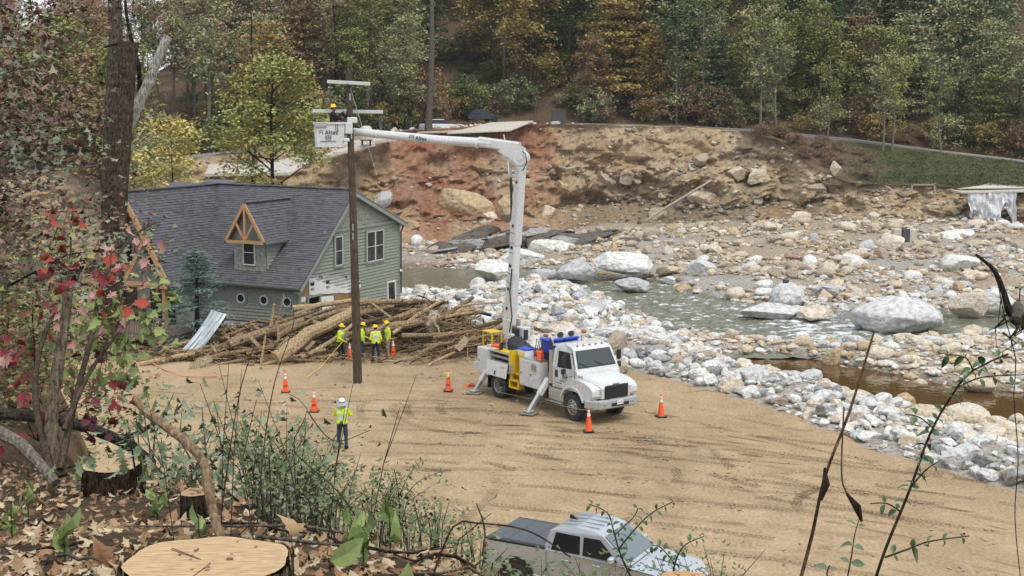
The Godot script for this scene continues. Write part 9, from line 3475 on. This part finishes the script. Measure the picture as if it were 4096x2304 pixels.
	for k in 5200:
		var z:=-lerpf(3.3,12.5,pow(r.randf(),1.3))
		var x:=r.randf_range(z*0.42 - 0.2,0.9)
		var y:=hill_near(x,z)
		if 12.0 - y > -z*0.372+0.1 or Vector2(x+1.03,z+4.2).length() < 0.34 or Vector2(x+2.85,z+9.0).length() < 0.26 or Vector2(x+1.86,z+7.4).length() < 0.13:
			continue
		var b:=Basis(Vector3.UP,r.randf()*TAU)*Basis(Vector3.RIGHT,PI*0.5+r.randfn()*0.28)*Basis(Vector3.BACK,r.randfn()*0.3)*Basis.from_scale(Vector3.ONE*r.randf_range(0.034,0.075))
		spots.append([Transform3D(b,Vector3(x,y+r.randf_range(0.012,0.06),z)),r.randi() % 6,r.randi() % 6,-z])
	spots.sort_custom(func(a: Array,b: Array) -> bool: return a[3] < b[3])
	var rest:={}
	for k in spots.size():
		var s: Array = spots[k]
		if k % 2 == 0 and k < 480:
			var o := obj("fallen_leaf", leaf_mesh(shapes[s[1]][0], shapes[s[1]][1]), litm[s[2]])
			o.transform = s[0]
			tag(o, "%s dry %s leaf lying in the litter of the near slope" % [words[s[2]], shapes[s[1]][0]], "leaf", "fallen leaves on the near slope")
		else:
			if not rest.has(s[1]):
				rest[s[1]] = [[],PackedColorArray()]
			rest[s[1]][0].append(s[0])
			rest[s[1]][1].append(lit[s[2]]*r.randf_range(0.7,1.2))
	for q in rest:
		scatter("leaf_litter", "brown fallen leaves covering the near slope", leaf_mesh(shapes[q][0], shapes[q][1]), lm, rest[q][0], rest[q][1])
	for k in 26:
		var z:=-r.randf_range(3.6,9.0)
		var x:=r.randf_range(z*0.4,0.2)
		var mb:=MB.new()
		mb.col = [dark,grey,Color(0.22,0.17,0.12)][k % 3]
		var an:=r.randf()*PI
		var ln:=r.randf_range(0.3,1.3)
		var p:=PackedVector3Array()
		for q in 5:
			var u:=Vector3(x+cos(an)*ln*(q/4.0 - 0.5),0,z+sin(an)*ln*(q/4.0 - 0.5)*0.6)
			u.y = hill_near(u.x,u.z)+0.05+r.randf()*0.05
			p.append(u)
		mb.tube(p,PackedFloat32Array([0.008,0.008,0.007,0.006,0.003]),5)
		tag(obj("twig", mb.mesh(), bk), "%s twig lying on the near leaf litter" % ["dark", "grey", "tan"][k % 3], "twig", "twigs on the near slope")
	# single large leaves close to the lens
	for q in [[Vector3(-1.56, 10.3, -4.75), 0.115, litm[5], "large curled red and green leaf standing in the litter", "maple", 4, Basis(Vector3.UP, 0.5)], [Vector3(-0.22, 10.98, -2.6), 0.10, cm[4], "yellow-green lobed grape leaf close to the camera", "maple", 0, Basis(Vector3.RIGHT, 0.4)], [Vector3(-0.40, 11.02, -2.75), 0.09, cm[4], "pale green pointed leaf left of the grape leaf", "oval", 1, Basis(Vector3.BACK, -1.3)], [Vector3(-1.95, 9.62, -7.2), 0.12, litm[5], "russet leaf propped against the small stump", "oval", 2, Basis(Vector3.UP, 0.2)], [Vector3(-0.86, 10.36, -4.9), 0.09, litm[0], "orange-brown leaf behind the broad stump", "maple", 2, Basis(Vector3.UP, 1.0)]]:
		var lt := thing("large_leaf", q[3], "leaf", q[0])
		var o := obj("blade", leaf_mesh(q[4], q[5]), q[2], lt)
		o.transform = Transform3D(q[6]*Basis.from_scale(Vector3.ONE*q[1]),Vector3.ZERO)
		var mb:=MB.new()
		mb.col = Color(0.14,0.11,0.06)
		mb.rod(Vector3(0,-0.35,0.0),Vector3.ZERO,0.003,0.002,5)
		obj("stalk", mb.mesh(), bk, lt)
	# saplings
	var green := mat("privet_leaf", Color(0.055, 0.105, 0.03), 0.45)
	green.backlight = Color(0.3,0.35,0.15)
	var pale := mat("dusty_leaf", Color(0.11, 0.145, 0.075), 0.7)
	pale.backlight = Color(0.3,0.35,0.2)
	var plants:=[
		["sapling", "upright privet sapling with glossy dark leaves at the right", green, 0.035, 0.055, [["SAP_STEM", 0.0065, 0.003], ["SAP_B1", 0.004, 0.002], ["SAP_B2", 0.004, 0.002], ["SAP_B3", 0.003, 0.002], ["SAP_B4", 0.003, 0.002], ["SAP_B5", 0.003, 0.002], ["SAP_B6", 0.003, 0.002]]],
		["sapling", "thin young sapling left of the privet sapling", pale, 0.045, 0.07, [["SAP2_STEM", 0.004, 0.002], ["SAP3_STEM", 0.004, 0.003]]],
		["shrub_sprig", "arching privet sprigs in front of the pickup's roof", green, 0.028, 0.034, [["PRIV1", 0.005, 0.002], ["PRIV1B", 0.004, 0.002], ["PRIV1C", 0.003, 0.002]]],
		["shrub_sprig", "leafy sprig over the pickup's windscreen", green, 0.03, 0.028, [["PRIV2", 0.005, 0.002], ["PRIV2B", 0.003, 0.002]]],
		["bush", "small airy bush with grey-green leaves at the slope's edge", pale, 0.04, 0.05, [["SHRUB1", 0.010, 0.004], ["SHRUB1B", 0.006, 0.002], ["SHRUB1C", 0.006, 0.002], ["SHRUB1D", 0.006, 0.002], ["SHRUB1E", 0.006, 0.002], ["SHRUB1F", 0.006, 0.002]]]]
	for q in plants:
		var t := thing(q[0], q[1], "plant")
		for s in q[5]:
			obj("stem", stem_mesh(s[0], s[1], s[2], Color(0.10, 0.08, 0.06)), bk, t)
			leafy(t, s[0], "oval", q[3], q[4], q[2], r, 0.35 if s == q[5][0] else 0.1)
	# brush along the slope's lip, in front of the lot and the pickup
	for k in 40:
		var dd:=r.randf_range(7.5,14.0)
		var px:=r.randf_range(-0.20,-0.02) if k < 30 else r.randf_range(0.0,0.2)
		var top:=12.0 - dd*(0.345 - 0.09*maxf(0.0,-px - 0.02)*5.0 - 0.02*r.randf())
		var c:=Vector3(px*dd,top - (0.35 if k < 30 else 0.62),-dd)
		var bs := thing("lip_bush", "%s bush on the near slope's lip, %s" % [["grey-green", "dark green"][k % 2], "beside the curved limb" if px < -0.16 else ("below the man in the white hat" if px < -0.11 else ("left of the airy bush" if px < -0.06 else ("just left of the pickup" if px < -0.01 else ("before the pickup" if px < 0.1 else "right of the pickup"))))], "bush", c, 0.0, "bushes on the slope's lip")
		lv = Leaves.new()
		tw = MB.new()
		tw.col = grey
		for j in 5:
			var e:=Vector3(r.randfn()*0.22,r.randf_range(0.1,0.42),r.randfn()*0.22)
			tw.tube(PackedVector3Array([Vector3(0,-0.7,0),e*0.5,e]),PackedFloat32Array([0.008,0.005,0.002]),5,false)
			for q in 26:
				spray(lv, r, "oval", e * r.randf_range(0.1, 1.1) + Vector3(r.randfn(), r.randfn(), r.randfn()) * 0.09, r.randf_range(0.03, 0.055), Color(0.10, 0.13, 0.06).lerp(Color(0.21, 0.23, 0.13), r.randf()) if k % 2 == 0 else Color(0.06, 0.10, 0.035).lerp(Color(0.13, 0.16, 0.07), r.randf()))
		obj("stem", tw.mesh(), bk, bs)
		obj("leaves", lv.mesh(), lm, bs)
	# bare stems, weeds, vine and roots
	var stems := [["TWIG1", 0.0045, 0.002, "tall bare dark stem right of the curved limb"], ["TWIG2", 0.0045, 0.002, "long bare stem reaching up before the house"], ["TWIG3", 0.005, 0.003, "bare stem slanting from the bottom centre"], ["TWIG4", 0.004, 0.0015, "forked bare twig before the man in the white hat"], ["TWIG5", 0.003, 0.0015, "side twig crossing below the man in the white hat"], ["TWIG6", 0.003, 0.0015, "thin twig slanting over the green brush"], ["TWIG7", 0.004, 0.002, "short upright twig left of the pickup"], ["TWIG8", 0.003, 0.002, "arched bramble cane in front of the pickup bed"]]
	for s in stems:
		stem_thing("bare_sapling", s[3], "stem", s[0], s[1], s[2], Color(0.09, 0.07, 0.055))
	for k in 10:
		var x:=r.randf_range(-1.7,-0.6)
		var z:=-r.randf_range(5.6,7.6)
		var mb:=MB.new()
		mb.col = Color(0.12,0.095,0.07)
		var h:=r.randf_range(0.4,1.1)
		var ln:=Vector3(r.randfn()*0.2,h,r.randfn()*0.2)
		mb.tube(PackedVector3Array([Vector3(0,-0.4,0),ln*0.5,ln]),PackedFloat32Array([0.003,0.0025,0.001]),5,false)
		mb.tube(PackedVector3Array([ln*0.5,ln*0.75+Vector3(0.12*(k % 3 - 1),0.06,0)]),PackedFloat32Array([0.003,0.0015]),5,false)
		var o := obj("bare_sapling", mb.mesh(), bk)
		o.position = Vector3(x,hill_near(x,z),z)
		tag(o, "thin leafless stem in the thicket right of the stumps", "stem", "leafless stems of the thicket")
	var wd := thing("dry_weed", "tall dry brown weed stalk with curled dead leaves close to the camera", "weed")
	obj("stalk", stem_mesh("WEED", 0.0038, 0.002, Color(0.15, 0.10, 0.06)), bk, wd)
	obj("petiole", stem_mesh("WEED_LEAF", 0.0015, 0.0015, Color(0.12, 0.08, 0.05)), bk, wd)
	for q in [[FG.WEED[2]+Vector3(-0.003,0.02,0.01),0.06,PI - 0.1],[FG.WEED_LEAF[2],0.06,PI+0.5]]:
		var mb:=MB.new()
		mb.col = Color(0.075,0.05,0.035)
		var d: Vector3 = Vector3(sin(q[2])*-1.0,cos(q[2]),0.1)*q[1]
		mb.tube(PackedVector3Array([q[0],q[0]+d*0.5+Vector3(0.006,0,0),q[0]+d]),PackedFloat32Array([0.002,0.007,0.002]),7,true,0.35,4)
		obj("curled_leaf", mb.mesh(), bk, wd)
	stem_thing("hanging_vine", "thin dark vine hanging down the right edge", "vine", "VINE", 0.0022, 0.002, dark)
	var ro := thing("root_mass", "dark upturned root mass with broken limb at the right edge", "root mass", Vector3(3.14, 10.74, -8.0))
	obj("limb", stem_mesh("ROOT_LIMB", 0.008, 0.03, dark, 8, 0.1), bk, ro).position = -ro.position
	for k in 22:
		var mb:=MB.new()
		mb.col = Color(0.09,0.07,0.05)
		var a:=Vector3(r.randfn()*0.05,r.randfn()*0.06,r.randfn()*0.05)
		mb.tube(PackedVector3Array([a,a+Vector3(r.randfn(),r.randfn() - 0.4,r.randfn())*0.05,a+Vector3(r.randfn()*0.06,-0.12+r.randfn()*0.06,r.randfn()*0.06)]),PackedFloat32Array([0.008,0.005,0.001]),5,true,0.2,k)
		obj("root", mb.mesh(), bk, ro)
	var core := obj("soil", make_rock(681, 3, 0.7, Vector3(0.06, 0.09, 0.06), 0.3), M.rock_8, ro)
	# shrubs on the left spur behind the maple
	for k in 22:
		var x:=r.randf_range(-12.0,-5.6)
		var z:=-r.randf_range(14.5,30.0)
		if k < 10:
			x = z*r.randf_range(0.36,0.42)
		var tint: String = ["olive", "yellow green", "pale olive", "brown", "grey green"][k % 5]
		var kd:=make_tree(1100+k % 4,3.4,0.08,1.5,30,60,0.055,0,dark,0.03)
		plant_tree("slope_shrub", "%s shrub on the left slope behind the maple" % tint, kd, tint, Vector3(x, hill_near(x, z) - 0.3, z), r.randf_range(0.6, 1.0), r.randf() * TAU, "shrubs on the left slope", "shrub")
	stage("foreground")
func build_pickup() -> void:
	var sil := mat("silver_paint", Color(0.42, 0.44, 0.46), 0.28, 0.35)
	sil.clearcoat_enabled = true
	sil.clearcoat = 0.6
	sil.clearcoat_roughness = 0.1
	var cover := mat("bed_cover", Color(0.075, 0.082, 0.09), 0.55)
	var t := thing("pickup_truck", "silver crew-cab pickup with folded grey bed cover at the bottom of the picture", "pickup truck", Vector3(-0.30, 0, -32.7), deg_to_rad(-29.0))
	var mb:=MB.new()
	skin([[0.05,0.55,0.90],[0.02,0.85,0.93],[0.06,1.22,0.91],[1.80,1.24,0.91],[3.95,1.16,0.92],[5.2,1.02,0.86],[5.42,0.85,0.78],[5.42,0.5,0.80],[4.9,0.42,0.9]],mb)
	obj("body", mb.mesh(), sil, t)
	mb = MB.new()
	skin([[1.72,1.2,0.90],[1.84,1.70,0.72],[2.05,1.80,0.66],[2.5,1.84,0.64],[3.0,1.82,0.64],[3.25,1.74,0.68],[4.05,1.18,0.86]],mb)
	obj("cab", mb.mesh(), sil, t)
	mb = MB.new()
	for k in 4:
		mb.box(Vector3(2.55,1.845 - 0.004*absf(k - 1.5),-0.42+0.28*k),Vector3(1.0,0.016,0.03))
	obj("roof_rib", mb.mesh(), sil, t)
	mb = MB.new()
	mb.quad(Vector3(3.99,1.245,0.80),Vector3(3.99,1.245,-0.80),Vector3(3.29,1.735,-0.62),Vector3(3.29,1.735,0.62))
	obj("windscreen", mb.mesh(), mat("pickup_screen", Color(0.13, 0.155, 0.165), 0.06), t)
	for s in [1.0,-1.0]:
		for q in [[[1.93,1.26],[2.72,1.25],[2.66,1.66],[2.0,1.67]],[[2.80,1.25],[3.75,1.22],[3.20,1.66],[2.76,1.66]]]:
			mb = MB.new()
			var pt:=[]
			for c in q:
				pt.append(Vector3(c[0],c[1],s*(lerpf(0.895,0.715,(c[1] - 1.2)/0.5)+0.008)))
			mb.quad(pt[0],pt[1],pt[2],pt[3])
			obj("side_window", mb.mesh(), M.dark_glass, t)
		mb = MB.new()
		mb.cbox(Vector3(3.62,1.30,s*1.02),Vector3(0.14,0.17,0.2),0.04)
		obj("mirror", mb.mesh(), sil, t)
		mb = MB.new()
		mb.cbox(Vector3(0.06,0.98,s*0.86),Vector3(0.14,0.42,0.14),0.03)
		obj("tail_light", mb.mesh(), M.red_lens, t)
		for x in [0.98,4.25]:
			mb = MB.new()
			mb.rod(Vector3(x,0.46,s*0.80),Vector3(x,0.46,s*0.938),0.47,-1.0,24)
			obj("wheel_well", mb.mesh(), M.black_plastic, t)
			wheel(t,Vector3(x,0.385,s*0.82),0.385,0.26,s,false)
		for x in [2.35,3.2]:
			mb = MB.new()
			mb.cbox(Vector3(x,1.06,s*0.945),Vector3(0.2,0.04,0.04),0.012)
			obj("door_handle", mb.mesh(), sil, t)
		mb = MB.new()
		for x in [1.82,2.74,3.7]:
			mb.rod(Vector3(x,0.6,s*0.928),Vector3(x,1.2,s*0.922),0.006,-1.0,5)
		obj("door_gap", mb.mesh(), M.black_rubber, t)
		mb = MB.new()
		mb.cbox(Vector3(0.92,1.27,s*0.86),Vector3(1.72,0.06,0.12),0.02)
		obj("bed_rail", mb.mesh(), M.black_plastic, t)
	for k in 3:
		mb = MB.new()
		mb.cbox(Vector3(0.37+0.57*k,1.285,0),Vector3(0.56,0.05,1.62),0.012)
		obj("cover_panel", mb.mesh(), cover, t)
	mb = MB.new()
	mb.prism(PackedVector2Array([Vector2(2.02,1.82),Vector2(2.24,1.83),Vector2(2.06,1.93),Vector2(2.03,1.93)]),-0.025,0.025)
	obj("antenna_fin", mb.mesh(), M.black_plastic, t)
	mb = MB.new()
	mb.cbox(Vector3(5.42,0.62,0),Vector3(0.14,0.4,1.5),0.05)
	obj("bumper", mb.mesh(), sil, t)
	mb = MB.new()
	for s in [-0.3,0.35]:
		mb.cbox(Vector3(4.7,1.10,s),Vector3(0.9,0.03,0.34),0.014,Basis(Vector3.BACK,-0.11))
	obj("hood_crease", mb.mesh(), sil, t)
	stage("pickup")
func _ready() -> void:
	t_start = Time.get_ticks_msec()
	rng.seed = 2024
	set_camera_and_light()
	make_materials()
	build_ground()
	build_rocks()
	build_forest()
	build_mid_trees()
	build_house()
	build_truck()
	build_pole()
	build_cones()
	truck_gear()
	build_people()
	build_logs()
	build_site_things()
	build_pickup()
	build_front()
